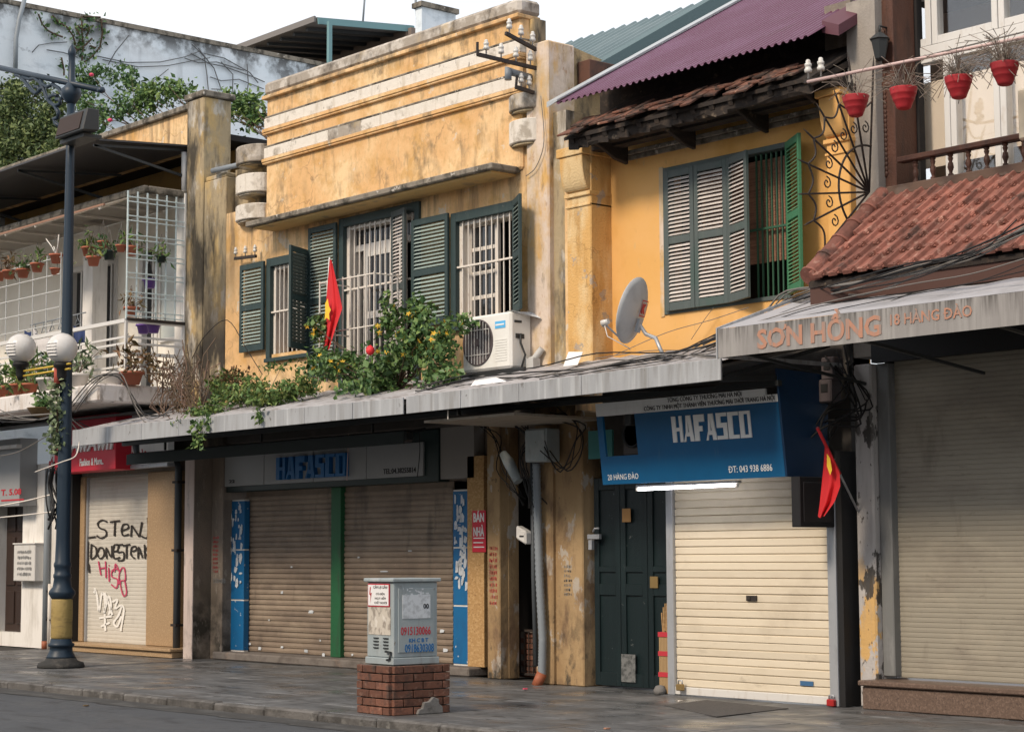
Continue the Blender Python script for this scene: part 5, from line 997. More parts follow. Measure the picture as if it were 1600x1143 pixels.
MB().hexa([(fxa+.04,ly-.305,fz0+.04),(fxb-.10,ly-.305,fz0+.04),(fxb-.10,ly-.29,fz0+.04),(fxa+.04,ly-.29,fz0+.04)], [(fxa+.04,ly-.24,fz1-.04),(fxb-.10,ly-.24,fz1-.04),(fxb-.10,ly-.22,fz1-.04),(fxa+.04,ly-.22,fz1-.04)]).build('floodlight_glass', M['amber_glass'], FL)
MB().box(fxa-.02,fxb-.14,ly-.2,ly+.1,fz0-.06,fz0-.004).build('floodlight_bracket', M['dark_steel'], FL)
gz_ = fy(97,572,ly).z
for px in (33, 97):
    c = fy(px,544,ly-.12)
    G = MB().lathe(c, [(.0,-.235),(.10,-.21),(.17,-.16),(.215,-.09),(.232,0),(.215,.09),(.17,.16),(.10,.21),(.0,.235)], 24).build('globe', M['globe'], LP)
    rg = MB()
    for i in range(5):                                       # prismatic reflector rings moulded low on the globe
        z = -.12+i*.045; r = math.sqrt(.232**2-z*z); rg.tube([c+Vector((math.sin(a)*(r+.004), -math.cos(a)*(r+.004), z)) for a in [-.2+.9*k/8 for k in range(9)]], .009, 5)
    rg.build('globe_rib', mat('globe_rib',(.8,.79,.77),.2), G)
    MB().lathe(c, [(.10,-.21),(.125,-.23),(.125,-.27),(.075,-.30),(.07,-.42),(.03,-.50)], 14).build('globe_holder', M['black'], LP)
ca, cb2 = fy(25,572,ly-.12), fy(108,572,ly-.12)
for dz in (0,-.075): MB().tube([(ca.x,ly-.10,gz_+dz),(cb2.x,ly-.10,gz_+dz)], .016, 8).build('globe_arm', M['yellow_rod'], LP)
lt = MB(); rt_ = fy(90,587,ly-.14); lt.lathe(rt_, [(.055,-.12),(.055,.12)], 10).build('red_lantern', mat('faded_red',(.35,.07,.05),.8), LP)
vp = np.array([[lx-.04+rng.normal()*.075, ly-.11+rng.normal()*.05, z] for z in np.linspace(fy(97,705,ly).z, fy(97,592,ly).z, 420)])
VN = thing('climbing_plant', 'pale variegated creeper hanging down the lamp post below the globes', 'plant', (lx,ly-.1,3.3))
leaves('foliage', VN, M['leaf_var'], vp, .065, droop=.6, aspect=.9); MB().tube([(lx-.03,ly-.12,fy(97,700,ly).z),(lx-.02,ly-.12,3.9),(lx-.04,ly-.1,fy(97,592,ly).z)], .014).build('stem', M['bark'], VN)
# ------------------------------------------------------------------ white balcony house on the left (house D)
D = thing('shop_house', 'white house with a caged balcony, red sign and graffiti on its roller shutter', 'house', (-29.5, 0, 0))
YD = .22
gp = lambda px, py=900, y=YD: fy(px, py, y)
MB().box(gp(98).x, gp(133).x, YD-.04, .6, .16, 3.02).build('stone_column', M['granite_tan'], D, bevel=.01); MB().box(gp(232).x, gp(271,900,YD-.04).x, YD-.04, .6, .16, 3.02).build('stone_column', M['granite_tan'], D, bevel=.01)
MB().box(gp(88,1000,-.1).x, fy(268,1020,-.1).x, -.10, .5, .005, .10).build('step', M['granite_tan'], D, bevel=.01)
MB().box(gp(88,1000,-.1).x-.02, fy(268,1020,-.1).x+.03, -.15, .5, .104, .155).build('step_tread', M['granite_tan'], D, bevel=.01)
ds0, ds1 = gp(134).x, gp(231).x
dsh = roller_plain('roller_shutter', D, ds0, ds1, .16, 3.0, YD+.04, .067, M['cream_sl'])
MB().box(ds0-.03, ds0+.02, YD, YD+.1, .16, 3.0).build('shutter_guide', M['steel'], D); MB().box(ds1-.02, ds1+.03, YD, YD+.1, .16, 3.0).build('shutter_guide', M['steel'], D)
MB().box(gp(98).x, gp(275).x, YD-.02, .6, 3.02, 3.3).build('lintel', M['wall_dim'], D)
MB().box(gp(268).x, -26.75, .55, .7, 0, 3.9).build('recess_wall', M['wall_dim'], D)
MB().box(-31.2, -26.76, .35, .7, 3.3, 4.05).build('lintel_wall', M['dark_under'], D)
# graffiti
fg = lambda p: fy(p.x, p.y, YD+.028)
def graf(lines, m, w): return strokes(MB(), lines, fg, w, (0,-.006,0)).build('graffiti', m, D, recalc=False)
graf([[(168,815),(160,812),(153,817),(156,824),(165,828),(166,836),(158,840),(151,836)], [(172,815),(188,813)],[(180,814),(179,837)], [(190,828),(200,825),(200,819),(193,819),(190,828),(193,836),(202,834)], [(206,820),(205,838)],[(206,820),(218,838)],[(218,838),(222,815)],[(221,837),(231,838),(231,808)],
      [(138,845),(137,890)],[(136,840),(150,838)],[(143,850),(142,872)],[(142,850),(150,855),(150,868),(142,873)], [(156,855),(152,864),(157,872),(163,866),(161,856),(156,855)],[(167,872),(166,855),(174,870),(175,852)],[(186,851),(178,852),(178,871),(188,870)],[(178,861),(185,860)],
      [(193,850),(184,851)],[(186,852),(184,862),(193,862),(193,874),(184,875)],[(192,852),(204,850)],[(198,851),(198,872)],[(207,861),(213,858),(212,853),(206,855),(205,866),(211,872)],[(216,872),(217,854),(223,871)],[(215,864),(222,863)],[(226,850),(227,872)],[(234,852),(226,862),(240,876)],[(230,846),(233,846)],[(139,880),(140,894)]], M['spray_black'], 2.5)
graf([[(154,876),(158,898)],[(165,876),(166,902)],[(155,888),(166,886)],[(170,886),(171,908)],[(170,882),(171,883)],[(184,888),(176,890),(175,900),(184,905),(182,918),(174,912)],[(186,912),(187,893),(194,886),(196,905),(188,908),(193,930),(198,925),(195,906)],[(186,892),(181,880),(179,893)]], M['pink_txt'], 2.0)
graf([[(148,918),(152,930),(155,955),(160,925),(165,940),(163,958),(170,930),(174,946),(170,960)],[(150,920),(147,926)],[(164,925),(176,960)],[(176,940),(184,936),(180,950),(190,945),(186,960),(178,972),(184,978),(190,962)],[(155,965),(175,962)],[(158,978),(172,972)],[(164,958),(165,985)],[(190,945),(194,952),(189,985)]], M['spray_white'], 3.0)
for i,(x,y) in enumerate(((114,835),(118,845),(115,862),(120,850),(117,820),(113,852))):
    p = fy(x,y,YD-.045); MB().quad(p,p+Vector((.09,0,0)),p+Vector((.09,0,.11)),p+Vector((0,0,.10))).build('pasted_bill', M['paper_w'], D, recalc=False)
# shop signs of the white house
RS = thing('shop_sign', 'red box sign with white lettering beside the lamp post', 'sign', (-29.3,-.4,3.04))
rx0, rx1 = fy(84,745,-.4).x, fy(180,728,-.4).x
MB().box(rx0, rx1, -.40, -.02, 3.06, 4.0).build('box', M['red_sign'], RS, bevel=.01)
p, p2 = fy(109,715,-.41), fy(177,705,-.41); text('AwAwn', M['white_txt'], RS, (p.x,-.402,3.40), (1,0,0), .27, p2.x-p.x, bold=.02, shear=.25, thick=.03)
p, p2 = fy(124,727,-.41), fy(161,722,-.41); text('Fashion & More..', M['white_txt'], RS, (p.x,-.402,3.16), (1,0,0), .12, p2.x-p.x, bold=.03)
WS = thing('shop_sign', 'white sign panel with small red lettering behind the red box sign', 'sign', (-28.5,-.1,3.1))
MB().box(fy(78,745,-.1).x, fy(262,715,-.1).x, -.10, .02, 3.13, 4.06).build('panel', M['white_sign'], WS, bevel=.006)
MB().box(fy(78,745,-.1).x-.02, fy(262,715,-.1).x+.02, -.12, .02, 3.07, 3.126).build('panel_rail', M['steel'], WS)
p, p2 = fy(189,720,-.1), fy(230,712,-.1); text('HE.HÀNGĐÀO', M['red_txt'], WS, (p.x,-.104,3.22), (1,0,0), .13, p2.x-p.x, bold=.05)
p, p2 = fy(75,748,-.1), fy(84,746,-.1); text('SỐ', M['red_txt'], WS, (p.x+.03,-.104,3.2), (1,0,0), .12, .16, bold=.05)
TP = thing('plastic_sheet', 'pale blue plastic sheet draped over the corner of the white sign', 'sheet', fy(240,655,-.3))
mb = MB(); tq = [fy(x,y,-.3+.05*math.sin(x)) for x,y in ((228,646),(240,641),(255,637),(266,648),(266,672),(252,676),(236,672),(226,660))]; mb.add(tq,[tuple(range(8))]); mb.ext(tq,(0,.03,0)); mb.build('sheet', M['tarp'], TP)
# drain pipes by the party wall
DP = thing('drain_pipe', 'grey drain pipe bending under the left end of the canopy down to the pavement', 'pipe', (fy(279,1015,.12).x,.12,0))
q = fy(279,740,.12); MB().tube([(q.x,.12,0),(q.x,.12,3.05),(q.x-.04,.1,3.15),(q.x-.2,.0,3.2),(fy(215,712,-.3).x,-.3,3.25),(fy(212,705,-.3).x,-.3,3.45)], .06, 10).build('pipe', M['darkpipe'], DP)
for z in (.5,1.7,2.8): MB().box(q.x-.08,q.x+.08,.05,.2,z,z+.04).build('clamp', M['iron'], DP)
# house D left part: white wall with door, step
ex = lambda px, y=.1, py=900: fy(px,py,y).x
wall_open(MB(), -37, ex(112), 0, 3.3, .1, .5, ((ex(-6),ex(34),.25,2.95),)).build('ground_wall', M['white_d'], D, recalc=False)
MB().box(ex(110), ex(112)+.12, .02, .5, 0, 3.1).build('wall_edge', M['black'], D)
dl, dr = ex(-6,.3), ex(34,.3)
o = MB().box(dl, dr+.3, .30, .35, .25, 2.95).build('door', M['door_brown'], D)
for i in range(3):
    w_ = (dr+.2-dl)/3
    for z0_, z1_ in ((.4,1.0),(1.1,2.0),(2.1,2.8)): MB().box(dl+i*w_+.06, dl+(i+1)*w_-.04, .275, .298, z0_, z1_).build('door_panel', M['door_brown'], o, bevel=.01)
MB().box(-36, gz(40,1006).x, -.05, .4, .004, .2).build('step', M['concrete_step'], D, bevel=.01)
mp, mq = fy(27,907,.0), fy(61,850,.0)
MX = thing('meter_cabinet', 'white wall cabinet with rows of grey print beside the brown door', 'cabinet', (mp.x,0,mp.z))
MB().box(mp.x, mq.x, -.08, .098, mp.z, mq.z).build('box', M['white_metal'], MX, bevel=.012)
MB().box(mp.x-.02, mq.x+.02, -.10, .098, mq.z+.003, mq.z+.03).build('lid', M['white_metal'], MX, bevel=.006)
stencil(MX, mp.x+.15, mq.x-.12, mp.z+.08, mq.z-.08, -.081, M['grey_txt'], 5, 'print')
for px, m, nm in ((70,M['greypipe'],'blue grey drain pipe with a rusty foot on the white wall'),(76,M['bar_white'],'thin cream pipe beside the blue grey drain pipe')):
    p = fy(px,1000,.03); t = thing('wall_pipe', nm, 'pipe', (p.x,.03,0))
    MB().tube([(p.x,.03,.12 if px==70 else 0),(p.x,.03,3.2 if px==70 else 1.15)], .055 if px==70 else .03, 10).build('pipe', m, t)
    if px == 70: MB().tube([(p.x,.03,0),(p.x,.03,.14)], .06, 10).build('rusty_foot', M['orangepipe'], t)
    for z in (.5,1.0): MB().box(p.x-.09,p.x+.09,.02,.1,z,z+.03).build('clamp', M['iron'], t)
LS = thing('shop_sign', 'grey sign board with small dark red lettering above the brown door', 'sign', (-34.5,-.3,2.9))
MB().box(-38, ex(35,-.2,740), -.25, .09, fy(20,790,-.25).z, fy(20,685,-.25).z).build('board', M['grey_sign'], LS)
p = fy(2,772,-.25); text('T. 5.08', M['red_txt'], LS, (p.x,-.252,p.z-.02), (1,0,0), .11, .8, bold=.03); p = fy(2,783,-.25); MB().box(p.x,p.x+.9,-.254,-.25,p.z,p.z+.03).build('print_line', M['red_txt'], LS)
t2 = fy(0,697,-.35); MB().box(-37, ex(30,-.35,695), -.40,-.30,t2.z-.06,t2.z+.0).build('lamp_batten', M['white_metal'], LS)

# balcony
XD = -26.80; SZ0, SZ1 = 4.03, 4.32; SF = -1.55
MB().box(-37, XD, SF, .3, SZ0, SZ1).build('balcony_slab', M['slab_d'], D, bevel=.03)
MB().hexa([(-37,SF+.4,3.84),(XD+.05,SF+.7,3.88),(XD+.05,.1,3.98),(-37,.1,3.98)],[(-37,SF+.4,3.87),(XD+.05,SF+.7,3.91),(XD+.05,.1,4.01),(-37,.1,4.01)]).build('black_awning', M['dark_steel'], D)
YW_ = .55
dop = ((ex(112,YW_,450),ex(134,YW_,450),4.4,6.9),(ex(158,YW_,450),ex(182,YW_,450),4.4,6.9),(ex(222,YW_,450),ex(246,YW_,450),4.4,7.0))
wall_open(MB(), -37, XD+.02, 4.1, 7.55, YW_, YW_+.2, dop).build('balcony_wall', M['cream_sun'], D, recalc=False)
for a,b,c_,d_ in dop:
    f = MB().box(a-.05,a+.05,YW_-.03,YW_+.15,c_,d_).box(b-.05,b+.05,YW_-.03,YW_+.15,c_,d_).box(a+.05,b-.05,YW_-.028,YW_+.15,d_-.1,d_).build('balcony_door', M['white_metal'], D); MB().box(a+.05,b-.05,YW_+.08,YW_+.09,c_,d_-.1).build('pane', M['glass_dark'], f)
    MB().box(a+.35,a+.40,YW_-.01,YW_+.06,c_,d_-.1).build('mullion', M['white_metal'], f)
wp0 = ex(252,YW_,420); f = MB().box(wp0,wp0+.06,YW_-.05,YW_-.003,5.3,6.9).box(XD-.15,XD-.09,YW_-.05,YW_-.003,5.3,6.9).box(wp0,XD-.09,YW_-.052,YW_-.003,6.9,6.97).box(wp0,XD-.09,YW_-.052,YW_-.003,5.24,5.3).build('window', M['white_metal'], D); MB().box(wp0+.06,XD-.15,YW_-.03,YW_-.004,5.3,6.9).build('pane', mat('pale_glass',(.50,.53,.50),.15,spec=.6), f)
MB().box(ex(137,.1,450), ex(152,.1,450), .0, .3, SZ1, 7.4).build('column', M['white_d'], D, bevel=.01)
MB().box(XD-.25, XD+.03, -.05, YW_, SZ1, 7.5).build('end_pier', M['white_d'], D)
# railing
RY = -1.08
for z, r in ((5.34,.030),(5.08,.016),(4.98,.016),(4.82,.026),(4.62,.016),(4.52,.016)):
    MB().bar((-36,RY,z),(XD,RY,z),r*2).bar((XD,RY,z),(XD,-.05,z),r*2).build('rail', M['white_metal'], D)
for x in (-35.2,-33.6,-32.0,-30.4,-28.6,XD): MB().bar((x,RY+.0,SZ1),(x,RY,5.34),.04).build('rail_post', M['white_metal'], D)
# light blue cage at the right end, paler cage along the front
gm = mat('pale_teal_bar',(.58,.68,.69),.5,[((.25,.16,.10),(9,9,9),.58,.70,.7)])
n = 7
vb = MB().box(-.011,.011,-.011,.011,0,7.42-5.36).mesh('cage_bar', m=gm)
for i in range(n): inst(vb, 'cage_bar', D, (XD, RY+(-.02-RY)*i/(n-1), 5.36))
hb = MB().box(-.009,.009,0,-.02-RY,-.009,.009).mesh('cage_bar', m=gm)
for i in range(7):
    for dz in (0,.075): inst(hb, 'cage_bar', D, (XD+.012, RY, 5.42+i*.305+dz))
fb = MB()
for i in range(14): x = -35.5+i*.5; fb.bar((x,RY,5.36),(x,RY,6.7),.014)
for i in range(5): fb.bar((-36,RY-.012,5.5+i*.28),(-29.0,RY-.012,5.5+i*.28),.012)
stuff(fb.build('front_cage', mat('grey_cage',(.55,.56,.55),.6), D))
MB().bar((XD+.02,RY,5.36),(XD+.02,0,5.36),.05).build('cage_rail', M['iron'], D)
# thin concrete hood over the balcony, sheets under it
cz = 7.50
p = fx(228,292,XD); MB().hexa([(-36,-.80,cz-.07),(XD,-.80,cz-.07),(XD,-.70,cz-.07),(-36,-.70,cz-.07)],[(-36,-.80,cz+.05),(XD,-.80,cz+.05),(XD,-.70,cz+.05),(-36,-.70,cz+.05)]).build('hood_edge', M['ledge'], D, bevel=.02); MB().box(XD-.12,XD,-.699,.5,cz-.07,cz+.05).build('hood_edge', M['ledge'], D, bevel=.02); MB().box(-36,XD-.125,-.699,.5,cz+.0,cz+.012).build('hood_roof', M['fibre_sheet'], D)
MB().hexa([(-36,-1.35,7.16),(XD-.4,-1.30,7.20),(XD-.4,-.75,7.42),(-36,-.75,7.42)],[(-36,-1.35,7.18),(XD-.4,-1.30,7.22),(XD-.4,-.75,7.44),(-36,-.75,7.44)]).build('hood_sheet', M['fibre_sheet'], D)
for i in range(8): MB().bar((-35+i*1.1,-.69,cz-.03),(-35+i*1.1,.49,cz-.03),.04).build('hood_rib', M['bar_white'], D)
for i in range(8): MB().bar((-35+i*1.1,-1.32,7.17),(-35+i*1.1,-.76,7.42),.03).build('sheet_rib', M['bar_white'], D)
MB().bar((-36,-1.34,7.19),(XD-.38,-1.29,7.23),.035).build('sheet_rib', mat('rusty_edge',(.28,.16,.11),.8), D)
# party pier and upper storey with dark metal awning
MB().box(-26.78, -26.27, -.03, .5, 3.6, 9.02).build('party_pier', M['pier_dark'], D, bevel=.02)
MB().box(-26.82, -26.22, -.07, .55, 9.02, 9.12).build('pier_cap', M['ledge'], D, bevel=.015)
MB().box(-37, -26.785, .30, .5, 8.34, 9.00).build('parapet', M['yellow_a'], D)
MB().box(-37, -26.79, .22, .55, 9.0, 9.10).build('parapet_cap', M['ledge'], D, bevel=.015)
MB().box(-37, -26.79, 1.3, 1.5, 7.5, 8.5).build('upper_wall', mat('upper_wall_ochre',(.40,.25,.09),.9,[((.22,.15,.08),(3,3,2),.5,.66,.7)]), D)
MB().box(-37, -26.79, 1.9, 2.1, 5, 7.45).box(-37,-26.79,.76,1.9,7.34,7.40).box(-37,-26.79,.5,6.5,8.5,8.6).build('inside_wall', M['dark_room'], D)
MB().hexa([(-37,-1.75,8.10),(XD,-1.72,8.15),(XD,.28,8.30),(-37,.28,8.30)],[(-37,-1.75,8.13),(XD,-1.72,8.18),(XD,.28,8.33),(-37,.28,8.33)]).build('metal_awning', mat('dark_metal_sheet',(.045,.045,.05),.55), D)
for x in (XD-.1,-29.5,-32.5,-35.5): MB().bar((x,-1.65,8.09),(x,.3,7.75),.04).bar((x,-1.65,8.09),(x,.3,8.26),.04).build('awning_arm', M['dark_steel'], D)
MB().tube([fy(288,238,.0),fy(288,300,.0)],.05,8).build('white_pipe', M['white_metal'], D)
MB().tube([fx(332,267,-25.9),fx(334,267,-25.9)+Vector((1.1,.1,.0))],.045,8).build('outlet_pipe', M['greypipe'], A)

# things on and under the balcony
def pot_mesh(r, h, m): return MB().lathe((0,0,0), [(r*.66,0),(r*.9,h*.8),(r*1.08,h*.82),(r*1.08,h),(r*.9,h),(r*.85,h*.85),(0,h*.85)], 12).mesh('pot', m=m)
PM = {}
def pot(px, py, Y, r, h, m, label, group, plant=None, hang=None, np_=60, ls=.10, spread=.16, cat='flower pot', name='hanging_pot', z=None, droop=.2, up=.6):
    p = fy(px, py, Y); b = p-Vector((0,0,h/2))
    if z is not None: b.z = z
    t = thing(name, label, cat, b, group); k = (m.name, r, h)
    if k not in PM: PM[k] = pot_mesh(r, h, m)
    inst(PM[k], 'pot', t, b)
    if hang:
        mb = MB()
        for a in (0,2.1,4.2): mb.bar(b+Vector((r*math.cos(a),r*math.sin(a),h)), b+Vector((0,0,h+hang)), .006)
        mb.build('hanger', M['wire_grey'], t)
    if plant:
        top = np.array(b)+np.array((0,0,h))
        pts = top+rng.normal(size=(np_,3))*np.array((spread,spread*.8,spread*up))+np.array((0,0,spread*up))
        leaves('plant', t, plant, pts, ls, droop=droop, aspect=.32)
        mb = MB()
        for q in pts[::max(1,np_//9)]: mb.tube([top-np.array((0,0,.02)), (top+q)/2+np.array((0,0,.02)), q], .006, 4, caps=False)
        mb.build('stems', M['twig'], t, recalc=False)
    return t
G1 = 'clay pots hanging from the balcony cage'
TC = M['terracotta']
for px,py,m,lab,pl in (
  (58,418,TC,'square clay pot hanging left of the lamp post under bushy green leaves',M['leaf']),(88,404,TC,'clay pot hanging just left of the lamp post under a forked pale twig',None),(86,424,TC,'small clay pot hanging directly below the pot with the forked twig',None),
  (36,427,TC,'dark clay pot third from the left edge in the hanging row',M['leaf_d']),(14,429,TC,'clay pot second from the left edge in the hanging row',M['leaf_brown']),(-2,432,TC,'clay pot cut by the left edge of the photo in the hanging row',None),
  (138,393,TC,'clay pot hanging right of the lamp post with drooping spider leaves',M['leaf']),(146,408,TC,'clay pot hanging lowest right of the lamp post under drooping leaves',M['leaf_y']),(161,382,TC,'small clay pot hanging high beside the cage corner',None),
  (171,399,M['signgreen'],'dark green pot hanging left of the cage corner',M['leaf_d']),(189,388,TC,'tiny clay pot hanging at the left post of the pale blue cage',None),(205,392,TC,'wide clay pot hanging inside the upper pale blue cage',M['leaf']),
  (234,443,M['purple'],'purple pot hanging in the middle of the pale blue cage',None),(252,405,M['signgreen'],'small black pot with tall grassy leaves inside the pale blue cage',M['leaf']),
  (224,514,M['purple'],'left one of two purple pots below the pale blue cage',None),(240,513,M['purple'],'right one of two purple pots below the pale blue cage',None),(205,487,TC,'clay pot standing on the cage rail at its left corner',M['leaf_brown'])):
    Y = RY-.02 if px < 200 else (-.5 if px not in (205,) else RY+.15)
    pot(px,py,Y,.115 if px not in (86,161,189,252) else .085,.15 if px not in (86,161,189,252) else .11,m,lab,G1,pl,hang=.35,np_=48,ls=.12,spread=.11,droop=.5,up=.8)
tw_ = MB(); b = fy(88,398,RY-.02)
for q in ((72,373),(92,366),(84,385)): tw_.tube([b,(b+fy(q[0],q[1],RY))/2+Vector((.02,0,0)),fy(q[0],q[1],RY-.02)],.012,5)
t = thing('dry_twig','forked pale twig sticking out of a hanging clay pot left of the lamp post','twig',b); tw_.build('twig', M['white_metal'], t, recalc=False)
G2 = 'pots standing on the balcony edge'
for px,py,Y,r,h,m,lab,pl in ((8,595,-1.4,.16,.2,TC,'brown clay pot with bright green grass at the left end of the balcony edge',M['leaf']),(30,590,-1.4,.16,.2,TC,'brown clay pot with grassy leaves below the left globe',M['leaf']),(47,588,-1.4,.15,.18,TC,'pot with yellow green leaves between the two globes',M['leaf_y']),
   (75,592,-1.42,.19,.22,M['white_pot'],'white ribbed pot just left of the lamp post on the balcony edge',M['leaf_d']),(122,585,-1.40,.19,.22,M['white_pot'],'white pot with a straggly plant just right of the lamp post',M['leaf_var']),(178,578,-1.2,.18,.2,M['white_pot'],'white pot near the right corner of the balcony edge',None),
   (205,577,-1.0,.20,.2,TC,'wide brown pot under the cage at the end of the balcony',M['leaf_brown'])):
    pot(px,py,Y,r,h,m,lab,G2,pl,np_=110,ls=.15,spread=.17,name='flower_pot',z=SZ1,droop=-.5,up=.9)
WP = thing('hanging_basket','brown wire basket with trailing leaves under the balcony edge left of the lamp post','flower pot',fy(66,640,-1.6)); p = fy(66,640,-1.6)
MB().lathe(p,[(.02,-.13),(.16,-.10),(.24,.02),(.25,.03)],12).build('basket',M['leaf_brown'],WP); leaves('plant',WP,M['leaf_d'],blob(p+Vector((0,0,.12)),(.24,.2,.16),160,6),.10)
# washing
for px0,px1,py0,py1,m,lab in ((52,77,513,600,M['cloth_w'],'white sleeveless shirt drying on the balcony between the globes'),(38,51,515,545,M['cloth_b'],'dark blue cloth drying beside the white shirt'),(115,133,508,535,M['cloth_b'],'dark blue cloth drying on the balcony right of the lamp post')):
    mb = MB(); Y = -.75; nx, nz = 8, 6; vs = []
    for i in range(nx+1):
        for j in range(nz+1):
            u, v = i/nx, j/nz; top = py0+ (10*math.sin(math.pi*u) if m is M['cloth_w'] else 4*math.sin(math.pi*u)); q = fy(px0+(px1-px0)*u, top+(py1-top)*v, Y+.04*math.sin(u*9)*v); vs.append(q)
    mb.add(vs,[(i*(nz+1)+j,(i+1)*(nz+1)+j,(i+1)*(nz+1)+j+1,i*(nz+1)+j+1) for i in range(nx) for j in range(nz)],True)
    tag(mb.build('washing',m,None,recalc=False),lab,'laundry')
DR = thing('drying_rail','thin drying rail with dark hangers above the two globes','drying rail',fy(70,500,-.75)); mb = MB(); a_, b_ = fy(48,508,-.75), fy(134,488,-.75)
mb.tube([a_,b_],.012,5)
for i in range(6):
    c = a_+(b_-a_)*(i+.6)/6.5; mb.tube([c,c+Vector((0,0,-.06)),c+Vector((-.18,.05,-.17)),c+Vector((.18,-.05,-.17)),c+Vector((0,0,-.06))],.008,4)
mb.build('rail',M['greypipe'],DR,recalc=False)

# ------------------------------------------------------------------ behind the roofs
BG = thing('apartment_building','tall pale blue rendered building with stains and bare vines rising behind the white balcony house','building',(-40,5,0))
zt_ = (fx(0,-2,-36).z+fx(430,96,-36).z)/2
MB().box(-52,-36,-4,22,0,zt_).build('side_wall',M['bgwall'],BG); MB().box(-52,-35.95,-4.1,22.1,zt_+.003,zt_+.10).build('coping',M['ledge'],BG)
MB().tube([fx(38,0,-35.9),fx(30,30,-35.9),fx(25,60,-35.9),fx(24,110,-35.9)],.05,6).build('drain_pipe',M['greypipe'],BG)
VI = thing('wall_vine','creeper with small green leaves climbing the pale blue wall above the lamp post','plant',fx(120,100,-35.9))
sp = [[(60,22),(66,38),(75,48),(86,54),(98,58)],[(82,24),(92,36),(104,42),(114,56),(118,70)],[(128,26),(128,50),(130,72),(128,95)],[(130,26),(157,27)],[(158,30),(160,52),(156,74),(142,90),(132,97)],[(140,45),(134,60)],[(118,42),(126,58),(118,84)],[(146,40),(132,48),(120,40)],[(96,90),(100,110),(100,118)],[(144,60),(134,70),(122,78),(112,72)],[(150,75),(140,72)]]
mb = MB(); lp_ = []
for ln in sp:
    pts = [fx(x,y,-35.93) for x,y in ln]; mb.tube(pts,.02,5,caps=False)
    for a, b in zip(pts,pts[1:]):
        for k in range(int((b-a).length/.022)): lp_.append(np.array(a+(b-a)*random.random())+rng.normal(size=3)*np.array((.02,.05,.05)))
mb.build('stem',M['bark'],VI,recalc=False); leaves('foliage',VI,M['leaf_d'],lp_,.085,droop=.2,aspect=.7)
VD = thing('dry_vine','leafless dry creeper spread over the pale blue wall right of the green one','plant',fx(330,120,-35.9)); mb = MB()
for ln in ([(150,88),(200,98),(250,96),(290,90),(310,82)],[(160,95),(215,105),(260,104),(300,96),(330,92)],[(300,84),(325,100),(350,106),(395,120),(415,128)],[(300,70),(318,88),(325,120),(328,150)],[(345,95),(362,115),(365,150)],[(385,100),(386,130),(386,158)],[(330,120),(345,125),(375,126),(410,140)],[(170,100),(182,80),(200,55)],[(235,132),(250,118),(262,108)],[(290,92),(310,100),(340,98),(380,110)],[(320,82),(350,92),(390,112),(404,130)],[(50,80),(60,72),(80,68),(105,65)],[(75,78),(100,82),(120,90)],[(330,140),(350,140),(364,150)],[(308,75),(335,108),(345,140)]):
    q = [fx(x+random.uniform(-2,2),y+random.uniform(-2,2),-35.95) for x,y in ln]; mb.tube(q,.012,4,caps=False)
mb.build('stem',mat('vine_stem',(.10,.105,.11),.9),VD,recalc=False)
def shrub(name, label, cat, clumps, base, m, ls, fl=None, tips=True, group=None):
    t = thing(name, label, cat, base, group); P = []
    for (px,py,Y,rx,rz,n) in clumps:
        c = fy(px,py,Y); P.append(blob(c,(rx,rx*.7,rz),n,12))
    P = np.concatenate(P); leaves('crown', t, m, P, ls, droop=.3, aspect=.55)
    branches('trunk', t, M['bark'], base, [tuple(fy(c[0],c[1],c[2])+Vector((0,0,c[4]*.3))) for c in clumps]+[tuple(p) for p in P[::max(1,len(P)//6)]], .016)
    if fl:
        mf, n, ids = fl; mb = MB()
        for (px,py,Y) in ids: mb.lathe(fy(px,py,Y),[(0,-.04),(.045,-.015),(.05,.012),(.02,.035),(0,.03)],7)
        mb.build('flower', mf, t)
    return t
shrub('roof_tree','broad leafy tree on the roof terrace at the far left behind the lamp post','tree',[(15,180,1.0,.8,.7,2000),(60,205,1.0,.75,.6,2000),(20,235,.9,.8,.5,2300),(82,185,1.2,.5,.5,800),(45,150,1.3,.7,.45,750),(8,140,1.2,.6,.4,500),(-20,200,.9,.8,.9,900),(92,222,.9,.5,.42,900),(10,262,.7,.6,.3,1000),(70,245,.7,.6,.3,900)],(-32.6,1.1,8.6),mat('leaf_olive',(.085,.125,.04),.6,island=.6),.095)
shrub('climbing_rose','rose bush with pink flowers growing up behind the parapet beside the lamp post','shrub',[(135,115,2.2,.55,.4,350),(175,115,2.4,.55,.25,260),(205,125,2.2,.4,.4,260),(130,170,1.8,.5,.6,700),(195,165,1.6,.55,.45,420),(155,195,1.2,.6,.4,420),(120,140,2.0,.45,.5,300)],(-29.5,1.8,8.6),M['leaf_d'],.085,(M['flower_p'],6,[(150,180,.9),(172,188,.9),(143,117,1.9),(147,183,1.0)]))
shrub('roof_shrub','round green shrub peeping over the sloping end of the yellow parapet','shrub',[(250,145,1.8,.6,.32,450),(275,142,1.8,.45,.25,250),(228,160,1.7,.35,.35,250)],(-28.2,1.6,8.6),M['leaf'],.10)
shrub('roof_shrub','bright green shrub standing behind the maroon edged roof','shrub',[(345,165,3.0,.4,.42,300),(375,165,3.0,.6,.45,500),(402,172,3.0,.3,.35,220),(335,180,2.8,.35,.3,200)],(-27.6,3.0,8.6),M['leaf'],.11)
